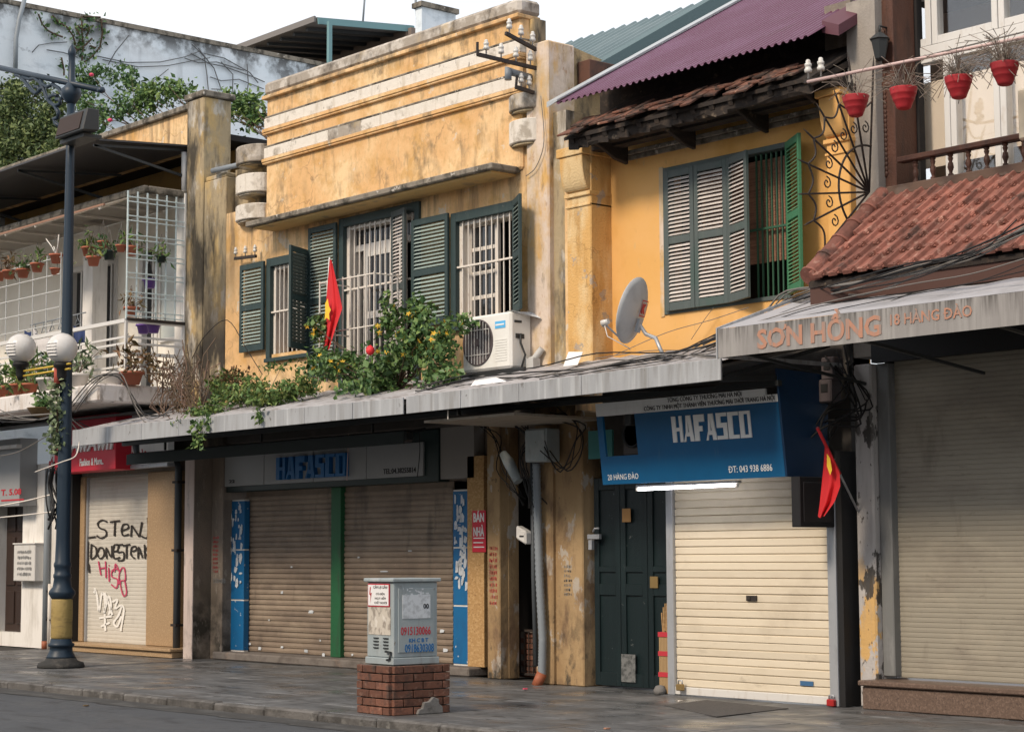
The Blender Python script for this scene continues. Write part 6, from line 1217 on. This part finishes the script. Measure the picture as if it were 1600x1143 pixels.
# roof shed far behind the parapet
SH = thing('roof_shed','open roof shed with grey metal roof and teal edge above the parapet','shed',(-37,10,10.5))
f0, f1 = fy(355,89,9), fy(495,27,9); bkr = fx(645,40,f1.x); bkl = Vector((f0.x,bkr.y,bkr.z))
f0.z = f1.z
MB().hexa([f0-Vector((0,0,.10)),f1-Vector((0,0,.10)),bkr-Vector((0,0,.10)),bkl-Vector((0,0,.10))],[f0,f1,bkr,bkl]).build('roof',mat('shed_roof',(.17,.16,.155),.7),SH)
MB().bar(f1-Vector((-.05,0,.1)),bkr-Vector((-.05,0,.1)),.04,.15).build('edge_trim',mat('teal_trim',(.13,.25,.27),.6),SH)
MB().bar(f0-Vector((0,.05,.05)),f1-Vector((0,.05,.05)),.05,.14).build('eave_trim',mat('shed_roof',(.17,.16,.155),.7),SH)
for px,py,Y in ((515,40,9.2),(560,36,11.5),(604,40,14),(388,80,9.2),(340,90,9.2),(420,70,12)):
    p = fy(px,py,Y); MB().box(p.x-.045,p.x+.045,Y-.045,Y+.045,9.5,f1.z-.12).build('post',mat('teal_trim',(.13,.25,.27),.6),SH)
for z in (.55,1.0,1.5): MB().bar((f0.x-2,9.1,f1.z-.6-z),(f1.x,9.1,f1.z-.6-z),.05).build('rail',M['dark_steel'],SH)
MB().box(f0.x-3,f1.x+.2,bkr.y-.2,bkr.y,9,bkr.z-.12).build('rear_wall',mat('shed_brown',(.17,.135,.115),.9),SH)
for i in range(7): x = f0.x+(f1.x-f0.x)*i/7; MB().bar((x,9.1,f1.z-.16),(x,bkr.y-.2,bkr.z-.16),.08).build('roof_beam',M['dark_steel'],SH)
MB().box(f0.x-4,f1.x+2,8.6,16,8.2,9.6).build('base',M['bgwall'],SH)
RB = thing('stair_tower','small white rendered roof block with dark coping behind the parapet','roof block',(-28,6.5,8)); a_ = fy(649,14,6)
yb2 = fx(712,27,a_.x+.2).y
MB().box(a_.x,a_.x+.2,6,yb2,7.5,a_.z).build('wall',M['bgwall'],RB); MB().box(a_.x-.05,a_.x+.25,5.95,yb2+.05,a_.z+.003,a_.z+.10).build('coping',M['ledge'],RB)
for (xa,ya,xb,yb,Y),lab in (((567,34,571,-20,10),'thin mast rising from the roof shed'),((651,30,648,-20,6.1),'thin mast beside the small white roof block')):
    tag(MB().tube([fy(xa,ya,Y),fy(xb,yb,Y)],.025,5).build('antenna_mast',M['greypipe']),lab,'antenna')
# ------------------------------------------------------------------ plants over the left canopy
HB = thing('flowering_bush','dense green bush with yellow flowers and one red bloom on the canopy below the windows','shrub',(fy(620,600,-.9).x,-.8,3.8))
cl = [(500,560,-.7,.42,.30,700),(540,575,-.9,.5,.28,900),(600,575,-1.0,.5,.30,1000),(645,545,-.9,.50,.40,1200),(690,545,-.8,.40,.40,900),(720,505,-.7,.22,.16,200),(610,505,-.7,.28,.30,420),(655,495,-.75,.30,.22,380),(600,470,-.7,.10,.16,60),(500,515,-.7,.22,.22,260),(580,605,-1.1,.55,.12,500),(680,590,-1.0,.40,.15,420),(650,470,-.7,.12,.10,70)]
P = np.concatenate([blob(fy(a,b,c),(r,r*.75,h),n,12) for a,b,c,r,h,n in cl]); P = P[P[:,1] < -.12]; P = P[rng.random(len(P)) < .72]
leaves('foliage',HB,M['leaf_d'],P[::2],.075,droop=.35,aspect=.75); leaves('foliage',HB,M['leaf'],P[1::2]+rng.normal(size=P[1::2].shape)*.03,.07,droop=.35,aspect=.7)
branches('stems',HB,M['bark'],(fy(610,612,-.8).x,-.7,3.80),[tuple(fy(a,b,c)) for a,b,c,*_ in cl]+[tuple(p) for p in P[::190]],.014)
fl = P[rng.choice(len(P),95)]; fl = fl[(fl[:,2] > 4.1)]; fl[:,1] -= .12
pet = MB()
for k in range(5):
    a = k*math.tau/5; pet.quad((0,0,0),(.022*math.cos(a-.5),.022*math.sin(a-.5),.012),(.045*math.cos(a),.045*math.sin(a),.018),(.022*math.cos(a+.5),.022*math.sin(a+.5),.012))
pet = pet.mesh('flower',m=M['flower_y'],recalc=False)
for q in fl: inst(pet,'flower',HB,tuple(q),(random.uniform(.6,2.2),random.uniform(-.7,.7),random.uniform(0,6)))
q = fy(578,547,-1.35); MB().lathe(q,[(0,-.05),(.05,-.03),(.07,.0),(.05,.04),(0,.04)],9,axis='y').build('red_bloom',M['flower_r'],HB)
CP = thing('creeper','light green creeper spreading over the left canopy and hanging over its edge','plant',(fy(390,640,-1.2).x,-1.2,3.7))
cl = [(330,640,-1.4,.45,.12,420),(370,620,-1.1,.5,.20,600),(410,620,-1.2,.5,.18,650),(445,615,-1.1,.4,.22,500),(360,600,-.8,.40,.18,300),(400,595,-.8,.35,.12,160),(300,660,-1.6,.3,.08,220),(470,600,-1.0,.3,.2,300),(430,575,-.7,.35,.06,60)]
P = np.concatenate([blob(fy(a,b,c),(r,r*.8,h),n,14) for a,b,c,r,h,n in cl]); dr = np.array([fy(x+rng.normal()*3,y,-1.84) for x,y in [(308,660+i*1.0) for i in range(40)]+[(404,640+i*.8) for i in range(22)]+[(320,650+i*.8) for i in range(24)]])
sel = rng.random(len(P)) < .45; leaves('foliage',CP,M['leaf_y'],P[sel],.06,droop=.35,aspect=.5); P = P[~sel]
leaves('foliage',CP,M['leaf'],np.concatenate([P,np.repeat(dr,2,0)+rng.normal(size=(len(dr)*2,3))*.03]),.075,droop=.35,aspect=.6)
branches('stems',CP,M['drystem'],(fy(390,640,-1.0).x,-.9,3.72),[tuple(p) for p in P[::80]],.009)
DV = thing('dry_creeper','tangle of brown dry creeper between the white balcony and the left canopy','plant',(fy(290,640,-1.0).x,-1.0,3.6)); mb = MB()
for i in range(70):
    s_ = fy(random.uniform(250,320),random.uniform(610,660),random.uniform(-1.5,-.5)); q = [s_]
    dx = random.uniform(-.5,.3); 
    for k in range(1,5): q.append(s_+Vector((dx*k/4+random.uniform(-.1,.1),random.uniform(-.15,.15),random.uniform(.08,.24)*k)))
    mb.tube(q,.0075,4,caps=False)
mb.build('stems',M['twig'],DV,recalc=False)
P = np.concatenate([blob(fy(a,b,-.8),(.35,.3,h),n,10) for a,b,h,n in ((340,600,.25,420),(290,625,.3,260),(365,585,.2,260),(250,580,.3,120),(230,560,.35,120))]); leaves('dry_leaves',DV,M['leaf_brown'],P,.055,droop=.2)
# ------------------------------------------------------------------ flags
def flag(label, poleA, poleB, left, right, Y, star, pole_m):
    """furled flag: cloth hanging in folds between its left and right edge curves"""
    t = thing('flag', label, 'flag', poleA); MB().tube([poleA,poleB],.013,7).build('pole',pole_m,t)
    def curve(pts, v):
        k = v*(len(pts)-1); i_ = min(int(k), len(pts)-2); f = k-i_; f = f*f*(3-2*f)*.35+f*.65
        return pts[i_][0]+(pts[i_+1][0]-pts[i_][0])*f, pts[i_][1]+(pts[i_+1][1]-pts[i_][1])*f
    nx, nz = 16, 18; vs = []
    fold = lambda u, v: Y+.045*math.sin(u*9.5+v*1.6)*(.25+.75*v)-.03*u
    for j_ in range(nz+1):
        for i_ in range(nx+1):
            u, v = i_/nx, j_/nz; a, b = curve(left, v), curve(right, v); vs.append(fy(a[0]+(b[0]-a[0])*u, a[1]+(b[1]-a[1])*u+2.0*math.sin(u*5)*v, fold(u, v)))
    o = MB().add(vs,[(j_*(nx+1)+i_,j_*(nx+1)+i_+1,(j_+1)*(nx+1)+i_+1,(j_+1)*(nx+1)+i_) for j_ in range(nz) for i_ in range(nx)],True).build('cloth',M['red_cloth'],t,recalc=False)
    mb = MB(); mb.add([fy(x,y,Y-.085) for x,y in star],[tuple(range(len(star)))]); mb.build('star',M['yel_cloth'],t,recalc=False); return t
fa, fb_ = fy(515,402,-.62), fy(507,560,-.62)
flag('red flag with a yellow star hanging furled on the grille before the french window', fb_, fa, ((515,405),(512,440),(509,480),(508,515),(506,548)), ((518,406),(526,440),(535,482),(524,515),(514,548)), -.68, ((508,474),(512,466),(514,478),(517,484),(514,490),(515,500),(510,496),(507,500),(508,488)), M['white_metal'])
ga, gb_ = fy(1340,797,-.06), fy(1277,668,-.92)
FB = flag('red flag with a yellow fold hanging from a slanted pole on the peeling white pillar', ga, gb_, ((1289,693),(1287,725),(1284,755),(1281,785),(1278,806)), ((1298,708),(1312,738),(1313,760),(1304,785),(1288,808)), -.74, ((1292,708),(1297,716),(1300,734),(1297,742),(1292,728)), M['steel'])
MB().tube([ga+(gb_-ga)*.45, gb_], .017, 7).build('red_sleeve', M['red_cloth'], FB)
# ------------------------------------------------------------------ insulators
def insulator_mesh(): return MB().lathe((0,0,0),[(.012,-.10),(.012,0),(.042,.0),(.048,.035),(.036,.05),(.036,.075),(.042,.08),(.042,.105),(.028,.115),(.028,.14),(.018,.155),(0,.158)],12).mesh('insulator',m=M['porcelain'])
IM = insulator_mesh()
def bracket(label, a, b, fr, post=None, sc=.85):
    t = thing('insulator_bracket', label, 'insulators', a, 'iron brackets with white insulators')
    MB().bar(a,b,.04,.045).build('arm',M['iron'],t)
    if post: MB().bar(*post,.025).build('stay',M['iron'],t)
    for f in fr: inst(IM,'insulator',t,a+(b-a)*f+Vector((0,0,.10*sc)),(0,0,0),(sc,sc,sc))
    return t
XP = -18.16
bracket('upper short iron bracket with three white insulators on the peeling pier', fx(838,78,XP), fx(790,52,XP), (.12,.5,.88), sc=.85)
bracket('long iron bracket with four white insulators on the peeling pier', fx(842,108,XP), fx(746,85,XP), (.14,.38,.62,.86), (fx(746,66,XP),fx(746,86,XP)), sc=.85)
bracket('lowest iron bracket with two white insulators half hidden beside the peeling pier', fx(834,145,XP), fx(806,136,XP), (.25,.7), (fx(808,118,XP),fx(806,138,XP)), .8)
tag(MB().tube([fx(828,121,XP-.1),fx(800,113,XP-.1),fx(794,108,XP-.1),fx(794,113,XP-.1)+Vector((0,0,-.1))],.05,8).build('pipe_elbow',M['greypipe']),'grey pipe elbow sticking out below the long insulator bracket','pipe')
a_ = fy(367,404,-.12); bracket('small iron bracket with three insulators on the yellow wall left of the green shutters', a_, fy(400,400,-.12), (.04,.5,.95), sc=.7)
a_ = fy(1256,128,-.9); bracket('iron bracket with two white insulators under the eave above the bright green shutter', a_, fy(1292,122,-.75), (.2,.75), (fy(1256,128,-.9),fy(1275,128,.2)), sc=.9)
# ------------------------------------------------------------------ fan shaped spiked grille, rod with red pots, lantern
XF = -12.72; fp_ = fx(1358,300,XF)
FG = thing('spiked_grille','black iron fan grille with spikes and scrolls between the orange house and the brown house','grille',fp_)
fo = lambda a,r: fp_+Vector((0,-r*math.cos(a),r*math.sin(a)))
sm2 = MB().tube([(0,0,0),(0,0,1)],[.013,.010],6).mesh('spoke',m=M['iron'])
angs = [math.radians(d) for d in (-42,-24,-8,10,27,45,62,78,95)]
for a in angs:
    r = 1.18 if a < 1.2 else 1.5; MB().tube([fo(a,0),fo(a,r*.93),fo(a,r)],[.012,.011,.002],6).build('spoke',M['iron'],FG)
for r, w_ in ((.50,.012),):
    MB().tube([fo(math.radians(-42+137*i/24),r) for i in range(25)],w_,6).build('ring',M['iron'],FG)
sc = MB()
for i in range(len(angs)-1):                                  # wavy outer ring and small scrolls between the spokes
    a0, a1 = angs[i], angs[i+1]
    sc.tube([fo(a0+(a1-a0)*k/10, 1.0-.09*math.sin(math.pi*k/10)) for k in range(11)],.011,5)
    am = (a0+a1)/2; sc.tube([fo(am,.52+.012)+Vector((0,.07*math.sin(k*.7)*(1-k/14),.07*math.cos(k*.7)*(1-k/14)))+Vector((0,-.16*math.cos(am),.16*math.sin(am))) for k in range(12)],.008,5)
sc.build('scroll',M['iron'],FG)
rA, rB = fy(1262,128,-.9), fy(1640,50,-.9)
tag(MB().tube([rA,rB],.018,8).build('plant_rod',M['wire_pink']),'long pinkish rod over the red pots in front of the white windows','rod')
RP = []
for px,py,lab,n in ((1337,166,'red pot hanging before the black fan grille, leftmost of the red row',30),(1412,154,'second red pot from the left, hanging before the carved brown post',60),(1498,137,'red pot with spreading dry stalks before the white window',150),(1570,116,'red pot with dense dry stalks nearest the right edge of the photo',170)):
    p = fy(px,py,-.9); b = p-Vector((0,0,.10)); t = thing('hanging_pot',lab,'flower pot',b,'red pots hanging from the rod')
    inst(PM.setdefault('red',MB().lathe((0,0,0),[(.05,-.01),(.07,.0),(.078,.02),(.10,.075),(.106,.08),(.108,.09),(.122,.135),(.128,.14),(.128,.15),(.138,.195),(.138,.205),(.125,.20),(.11,.16),(0,.15)],18).mesh('pot',m=M['red_pot'])),'pot',t,b)
    zr_ = rA.z+(rB.z-rA.z)*(p.x-rA.x)/(rB.x-rA.x)
    mb = MB()
    for a in (0,2.1,4.2): mb.bar(b+Vector((.125*math.cos(a),.125*math.sin(a),.2)),Vector((p.x,-.9,zr_)),.005)
    mb.build('hanger',M['wire_grey'],t)
    mb = MB()
    for i in range(n):
        d = Vector((rng.normal()*.20,rng.normal()*.16,rng.normal()*.12+.10)); s_ = b+Vector((rng.normal()*.03,rng.normal()*.03,.18)); w2 = Vector(rng.normal(size=3))*.03; mb.tube([s_,s_+d*.5+Vector((0,0,.09))+w2,s_+d+w2*.5],[.0025,.0025,.004],4,caps=False)
    mb.build('dry_stalks',M['drystem'],t,recalc=False)
LN = thing('wall_lantern','small dark lantern hanging on the carved brown post','lantern',fy(1374,90,.0)); c = fy(1375,72,.0)
MB().lathe(c,[(.03,-.16),(.06,-.14),(.10,.06),(.12,.07),(.05,.13),(.02,.15)],6,smooth=False).build('body',M['dark_steel'],LN); MB().tube([c+Vector((0,0,.15)),c+Vector((0,.0,.22)),c+Vector((0,.15,.22))],.012,6).build('hook',M['dark_steel'],LN); MB().lathe(c,[(.052,-.13),(.088,.05)],6,smooth=False).build('lamp_glass',M['amber_glass'],LN)
a_ = fy(1590,140,-.3); b_ = fy(1590,222,-.3)
A2 = thing('air_conditioner','beige outdoor unit cut by the right edge of the photo on the wooden balustrade','air conditioner',(a_.x+.4,-.2,b_.z)); MB().box(a_.x,a_.x+.85,-.32,-.02,b_.z+.01,a_.z).build('casing',M['ac_beige'],A2,bevel=.02)
MB().lathe((a_.x+.34,-.325,(a_.z+b_.z)/2),[(0,-.004),(.22,-.004),(.235,-.012),(.235,.01)],28,axis='y').build('fan_opening',M['ac_dark'],A2); MB().box(a_.x+.05,a_.x+.8,-.3,-.05,b_.z-.06,b_.z+.005).build('mounting_rail',M['dark_steel'],A2)
# ------------------------------------------------------------------ boxes, conduits and cables on the pillars
UB = thing('junction_box','grey junction box with a tangle of black cables at the head of the street pillars','box',fy(840,722,-.12)); a_, b_ = fy(820,722,-.28), fy(853,668,-.28)
MB().box(a_.x,b_.x,-.28,-.04,a_.z,b_.z).build('box',M['box_grey'],UB,bevel=.015); MB().box(a_.x+.02,b_.x-.02,-.292,-.281,a_.z+.02,b_.z-.02).build('lid',M['box_grey'],UB,bevel=.004)
SB = thing('wall_box','small tilted white plastic box strapped to the conduit','box',fy(820,838,-.15)); c = fy(819,836,-.15)
MB().hexa([c+Vector((-.10,-.06,-.04)),c+Vector((.09,-.06,-.12)),c+Vector((.09,.06,-.12)),c+Vector((-.10,.06,-.04))],[c+Vector((-.10,-.06,.13)),c+Vector((.09,-.06,.05)),c+Vector((.09,.06,.05)),c+Vector((-.10,.06,.13))]).build('case',M['white_metal'],SB,bevel=.02); MB().box(c.x-.02,c.x+.06,-.215,-.211,c.z-.02,c.z-.0).build('print',M['black_txt'],SB)
LB = thing('cable_joint','long grey cable joint slanting down between the pillars','cable joint',fy(800,730,-.1)); MB().tube([fy(786,708,-.1),fy(795,722,-.1),fy(810,752,-.1)],[.05,.075,.06],10).build('sleeve',M['box_grey'],LB)
CD = thing('conduit','ribbed grey conduit rising from an orange pipe end at the foot of the street pillar','conduit',(gz(845,1076,0).x,-.12,0))
cq = [fy(847,1070,-.12),fy(848,1000,-.12),fy(843,900,-.12),fy(840,800,-.12),fy(838,720,-.12)]; cq[0].z = .10
pts = []; 
for a, b in zip(cq,cq[1:]): pts += [a+(b-a)*k/24 for k in range(24)]
MB().tube(pts,[.048+.008*(i%2) for i in range(len(pts))],8).build('ribbed_pipe',M['greypipe'],CD); MB().tube([cq[0]+Vector((-.05,-.05,-.11)),cq[0]+Vector((0,0,.05))],.065,10).build('pipe_end',M['orangepipe'],CD)
CD2 = tag(MB().tube([fy(838,1040,-.09),fy(834,900,-.09),fy(832,720,-.09)],.032,8).build('conduit',M['darkpipe']),'thin dark conduit running up the pillar left of the ribbed one','conduit')
def cable(pxs, Y, label, r=.012, m='black', sag=.0, group=None):
    r = r*.75
    pts = [fy(x,y,Y if not isinstance(Y,(list,tuple)) else Y[i]) for i,(x,y) in enumerate(pxs)]; q = []; e = [pts[0]]+pts+[pts[-1]]
    for i in range(1,len(e)-2):
        for t in (0,.2,.4,.6,.8):
            a,b,c,d = e[i-1],e[i],e[i+1],e[i+2]; q.append(.5*((2*b)+(c-a)*t+(2*a-5*b+4*c-d)*t*t+(3*b-a-3*c+d)*t**3))
    q.append(pts[-1]); mb = MB(); mb.tube(q,r,5); o = mb.build('cable',M[m],None,recalc=False); return tag(o,label,'cable',group)
def bundle(pxs, Y, label, n=5, r=.011, spread=.05, mats=('black','wire_grey')):
    r = r*.72
    t = thing('cable_bundle',label,'cables',fy(*pxs[0],Y if not isinstance(Y,(list,tuple)) else Y[0]))
    for k in range(n):
        o_ = Vector((0,rng.normal()*spread,abs(rng.normal())*spread*.6)); pts = [fy(x,y,Y if not isinstance(Y,(list,tuple)) else Y[i])+o_+Vector(rng.normal(size=3))*spread*.7 for i,(x,y) in enumerate(pxs)]
        q = []; e = [pts[0]]+pts+[pts[-1]]
        for i in range(1,len(e)-2):
            for tt in (0,.25,.5,.75):
                a,b,c,d = e[i-1],e[i],e[i+1],e[i+2]; q.append(.5*((2*b)+(c-a)*tt+(2*a-5*b+4*c-d)*tt*tt+(3*b-a-3*c+d)*tt**3))
        q.append(pts[-1]); MB().tube(q,r*random.uniform(.7,1.2),5).build('cable',M[mats[k%len(mats)]],t,recalc=False)
    return t
bundle([(655,612),(740,600),(840,585),(940,572),(1040,560),(1115,540),(1160,515)],-1.25,'black cables lying along the right canopy from the bush to the awning',7)
bundle([(840,592),(930,578),(1030,565),(1130,552)],-1.6,'thin cables near the front edge of the right canopy below the dish',4,.009)
bundle([(1100,545),(1180,505),(1240,470),(1330,450),(1430,425),(1520,395),(1610,352)],[-.9,-.9,-.9,-1.5,-1.7,-1.75,-1.8],'thick cable bundle climbing from the canopy past the eave of the orange tile roof',8,.013)
bundle([(1180,512),(1290,488),(1420,455),(1520,440),(1610,425)],-1.75,'thin cables lying on the grey awning top',3,.008)
cable([(930,560),(1010,548),(1080,545),(1150,520),(1230,465)],-.4,'thin brown cable sagging across the orange wall beside the dish',.007,'wire_grey')
cable([(960,555),(1040,520),(1110,500),(1170,480)],-.2,'thin cable slanting over the orange wall under the grey shutters',.006,'wire_grey')
cable([(1115,480),(1100,500),(1080,530)],.1,'short thin wire hanging below the grey shutters',.005,'wire_grey')
bundle([(0,657),(60,655),(100,650),(140,676),(190,668),(235,664)],[-1.9,-1.9,-1.9,-1.5,-1.3,-1.2],'tangled grey cables running past the lamp post under the balcony',5,.012,.05,('wire_grey','black'))
cable([(0,640),(30,652),(60,655)],-1.9,'pale cable sagging at the left edge under the balcony',.012,'wire_grey')
cable([(0,790),(50,780),(95,768)],-2.5,'pale rod reaching from the left edge to the lamp post, upper one',.016,'bar_white'); cable([(0,808),(50,803),(93,798)],-2.5,'pale rod reaching from the left edge to the lamp post, lower one',.014,'bar_white')
cable([(0,712),(30,705),(75,680)],-1.0,'thin pale wire slanting up under the balcony at the left edge',.012,'wire_grey')
cable([(55,737),(95,722),(118,712),(124,690)],[-2.6,-2.9,-2.9,-2.6],'white wire looping from the lamp post over the red sign',.012,'bar_white')
cable([(300,560),(320,525),(355,500),(385,545),(410,585)],-.3,'dark wire crossing the stained party wall by the left green shutter',.009,'black')
bundle([(115,640),(150,595),(190,590),(215,640),(235,660),(270,645)],-1.62,'dark cables looping round the corner of the balcony slab',4,.012,.05,('black','wire_grey'))
bundle([(820,665),(830,690),(822,720),(830,760),(836,800)],-.2,'black cables hanging in loops below the junction box',6,.011,.06,('black',))
bundle([(855,700),(885,740),(905,700),(915,665),(870,650)],-.35,'black cable loops right of the junction box',4,.012,.06,('black',))
bundle([(745,665),(775,690),(785,735),(800,760),(815,790)],-.1,'cables trailing from the ceiling board to the dark passage',4,.010,.06,('black',))
bundle([(1300,560),(1320,600),(1335,640),(1300,660),(1280,690)],[-.25]*5,'mass of black cables under the awning above the furled flag',9,.016,.10,('black',))
MT = thing('electricity_meter','grey meter boxes half hidden in shade under the left end of the awning','meter box',fy(1300,600,-.15))
for px,py in ((1296,575),(1292,610)):
    p = fy(px,py,-.2); MB().box(p.x-.09,p.x+.09,-.24,-.06,p.z-.13,p.z+.12).build('meter',M['ac_dark'],MT,bevel=.015); MB().box(p.x-.045,p.x+.045,-.247,-.241,p.z-.02,p.z+.07).build('meter_window',M['black'],MT)
cable([(1335,592),(1345,610),(1352,625)],-.08,'short black wire on top of the peeling white pillar',.008,'black')
cable([(845,150),(850,220),(838,260),(822,275)],-.10,'thin brown wire running down the peeling pier',.008,'wire_grey')
cable([(545,660),(544,700),(542,750)],.2,'thin pinkish cord hanging in front of the blue block letters',.010,'wire_pink')
cable([(655,672),(656,705),(652,745)],.2,'black wire hanging over the telephone number of the grey sign',.008,'black')
cable([(700,640),(700,655)],-1.7,'white stub hanging from the joint between the two canopies',.012,'bar_white')
bundle([(84,733),(80,760),(87,790),(82,822)],-2.62,'black knot of cables and cloth tied to the lamp post above the yellow wrap',9,.022,.05,('black',))
# paper and litter on the canopy, pavement bits
for pts_, lab, Y in ((((880,572),(902,570),(910,550),(888,550)),'square white card standing against the foot of the peeling pier',-.45),(((735,603),(790,596),(770,588),(742,593)),'crumpled white sheet lying on the canopy beside the outdoor unit',-1.4)):
    q = [fy(x,y,Y+(.0 if i<2 else .12)) for i,(x,y) in enumerate(pts_)]; tag(MB().ext(q,(0,.012,.006)).build('paper_sheet',M['paper_w']),lab,'paper')
CBN = thing('cardboard_bundle','cardboard bundle bound with red tape leaning by the dark green door','bundle',gz(1042,1075)); b = gz(1042,1074); yb_ = -.12; b = fy(1042,1074,yb_); b.z = 0
mb = MB()
for i in range(6): x = b.x-.07+i*.024; mb.box(x,x+.020,yb_-.05,yb_+.03,.012,.78+random.uniform(-.10,.06))
mb.build('cardboard',M['cardboard'],CBN)
for z in (.20,.44,.66): MB().box(b.x-.08,b.x+.082,yb_-.058,yb_+.036,z,z+.055).build('red_tape',M['red_txt'],CBN)
mb = MB()
for i in range(5): mb.bar((b.x-.05+i*.02,yb_,.7),(b.x-.07+i*.03,yb_,.95+random.uniform(-.08,.1)),.012)
mb.build('stick',M['osb'],CBN); MB().lathe((b.x-.02,yb_-.09,.0),[(.07,0),(.08,.05),(.05,.10),(0,.11)],8).build('stone',M['cement'],CBN)
for px,py,m,lab in ((1064,1072,'brass','brass padlock at the left foot of the beige shutter'),(1300,1096,'redblob','red padlock at the right foot of the beige shutter')):
    p = fy(px,py,-.22); p.z = max(p.z,.05); t = thing('padlock',lab,'padlock',p-Vector((0,0,.05))); MB().box(p.x-.05,p.x+.05,-.26,-.205,p.z-.045,p.z+.03).build('body',M[m],t,bevel=.01); MB().tube([p+Vector((-.03,-.01,.03)),p+Vector((-.03,-.01,.07)),p+Vector((.03,-.01,.07)),p+Vector((.03,-.01,.03))],.009,6).build('shackle',M['steel'],t)
mc = [gz(1038,1102),gz(1120,1120),gz(1232,1107),gz(1105,1094)]
MH = MB().ext([p+Vector((0,0,.002)) for p in mc],(0,0,.008)).build('access_cover',mat('cover_slab',(.085,.08,.078),.9,[((.05,.048,.046),(30,30,30),.45,.6,.7)],bump=.5),pv)
for px,py,m,lab in ((134,1102,'leaf_brown','brown dry leaf on the road below the lamp post'),(1063,1095,'bar_white','pale scrap of paper on the pavement before the beige shutter'),(948,1138,'salmon_txt','orange scrap on the pavement at the lower edge'),(820,1076,'flower_p','pink scrap by the orange pipe end')):
    z = -.08 if py > 1095 and px < 500 else .012; p = gz(px,py,z); mb = MB().ext([p+Vector((.04*math.cos(a)*random.uniform(.5,1.2),.03*math.sin(a)*random.uniform(.5,1.2),.0)) for a in (0,1,2,3,4,5)],(0.01,.0,.012)); tag(mb.build('litter',M[m]),lab,'litter')
# stepped granite corner etc.
# ------------------------------------------------------------------ opposite side of the street (seen only as reflections, casts the street's shade)
HS = (7.6,8.3,7.2,8.0,7.5,8.4,7.3,7.9)
for i,(x0,x1,h_,m) in enumerate(((-64,-52,13.1,'opp2'),(-51.9,-42,14.0,'opp'),(-41.9,-33,13.4,'opp2'),(-32.9,-24,13.9,'opp'),(-23.9,-15,13.3,'opp'),(-14.9,-6,14.1,'opp2'),(-5.9,4,13.3,'opp'),(4.1,16,13.7,'opp2'))):
    t = thing('opposite_house','%s town house across the street, %s' % (('pale grey','cream')[m=='opp'],('far left one','second from the far left','third from the far left','just left of the middle','facing the parapet house','behind the camera','right of the camera','far right one')[i]),'house',((x0+x1)/2,-19,0),'town houses along the camera side of the street')
    h_ = HS[i]; ops = []
    n = int((x1-x0)/2.4)
    for f_ in range(1,2):
        for k in range(n): c = x0+(x1-x0)*(k+.5)/n; ops.append((c-.55,c+.55,f_*3.5+.9,f_*3.5+2.7))
    mb = MB(); wall_open(mb,x0,x1,0,h_,-19.0,-19.4,ops); mb.box(x0,x1,-30,-27,0,h_); mb.build('wall',M[m],t,recalc=False)
    MB().box(x0,x1,-29,-18.9,h_+.003,h_+.2).build('roof',M['ledge'],t)
    w = MB()
    for o in ops: w.box(o[0],o[1],-19.25,-19.22,o[2],o[3])
    w.build('window_panes',M['glass_dark'],t); MB().box(x0+.4,x1-.4,-18.99,-18.90,.1,2.9).build('shutters',M['taupe_sl'],t)
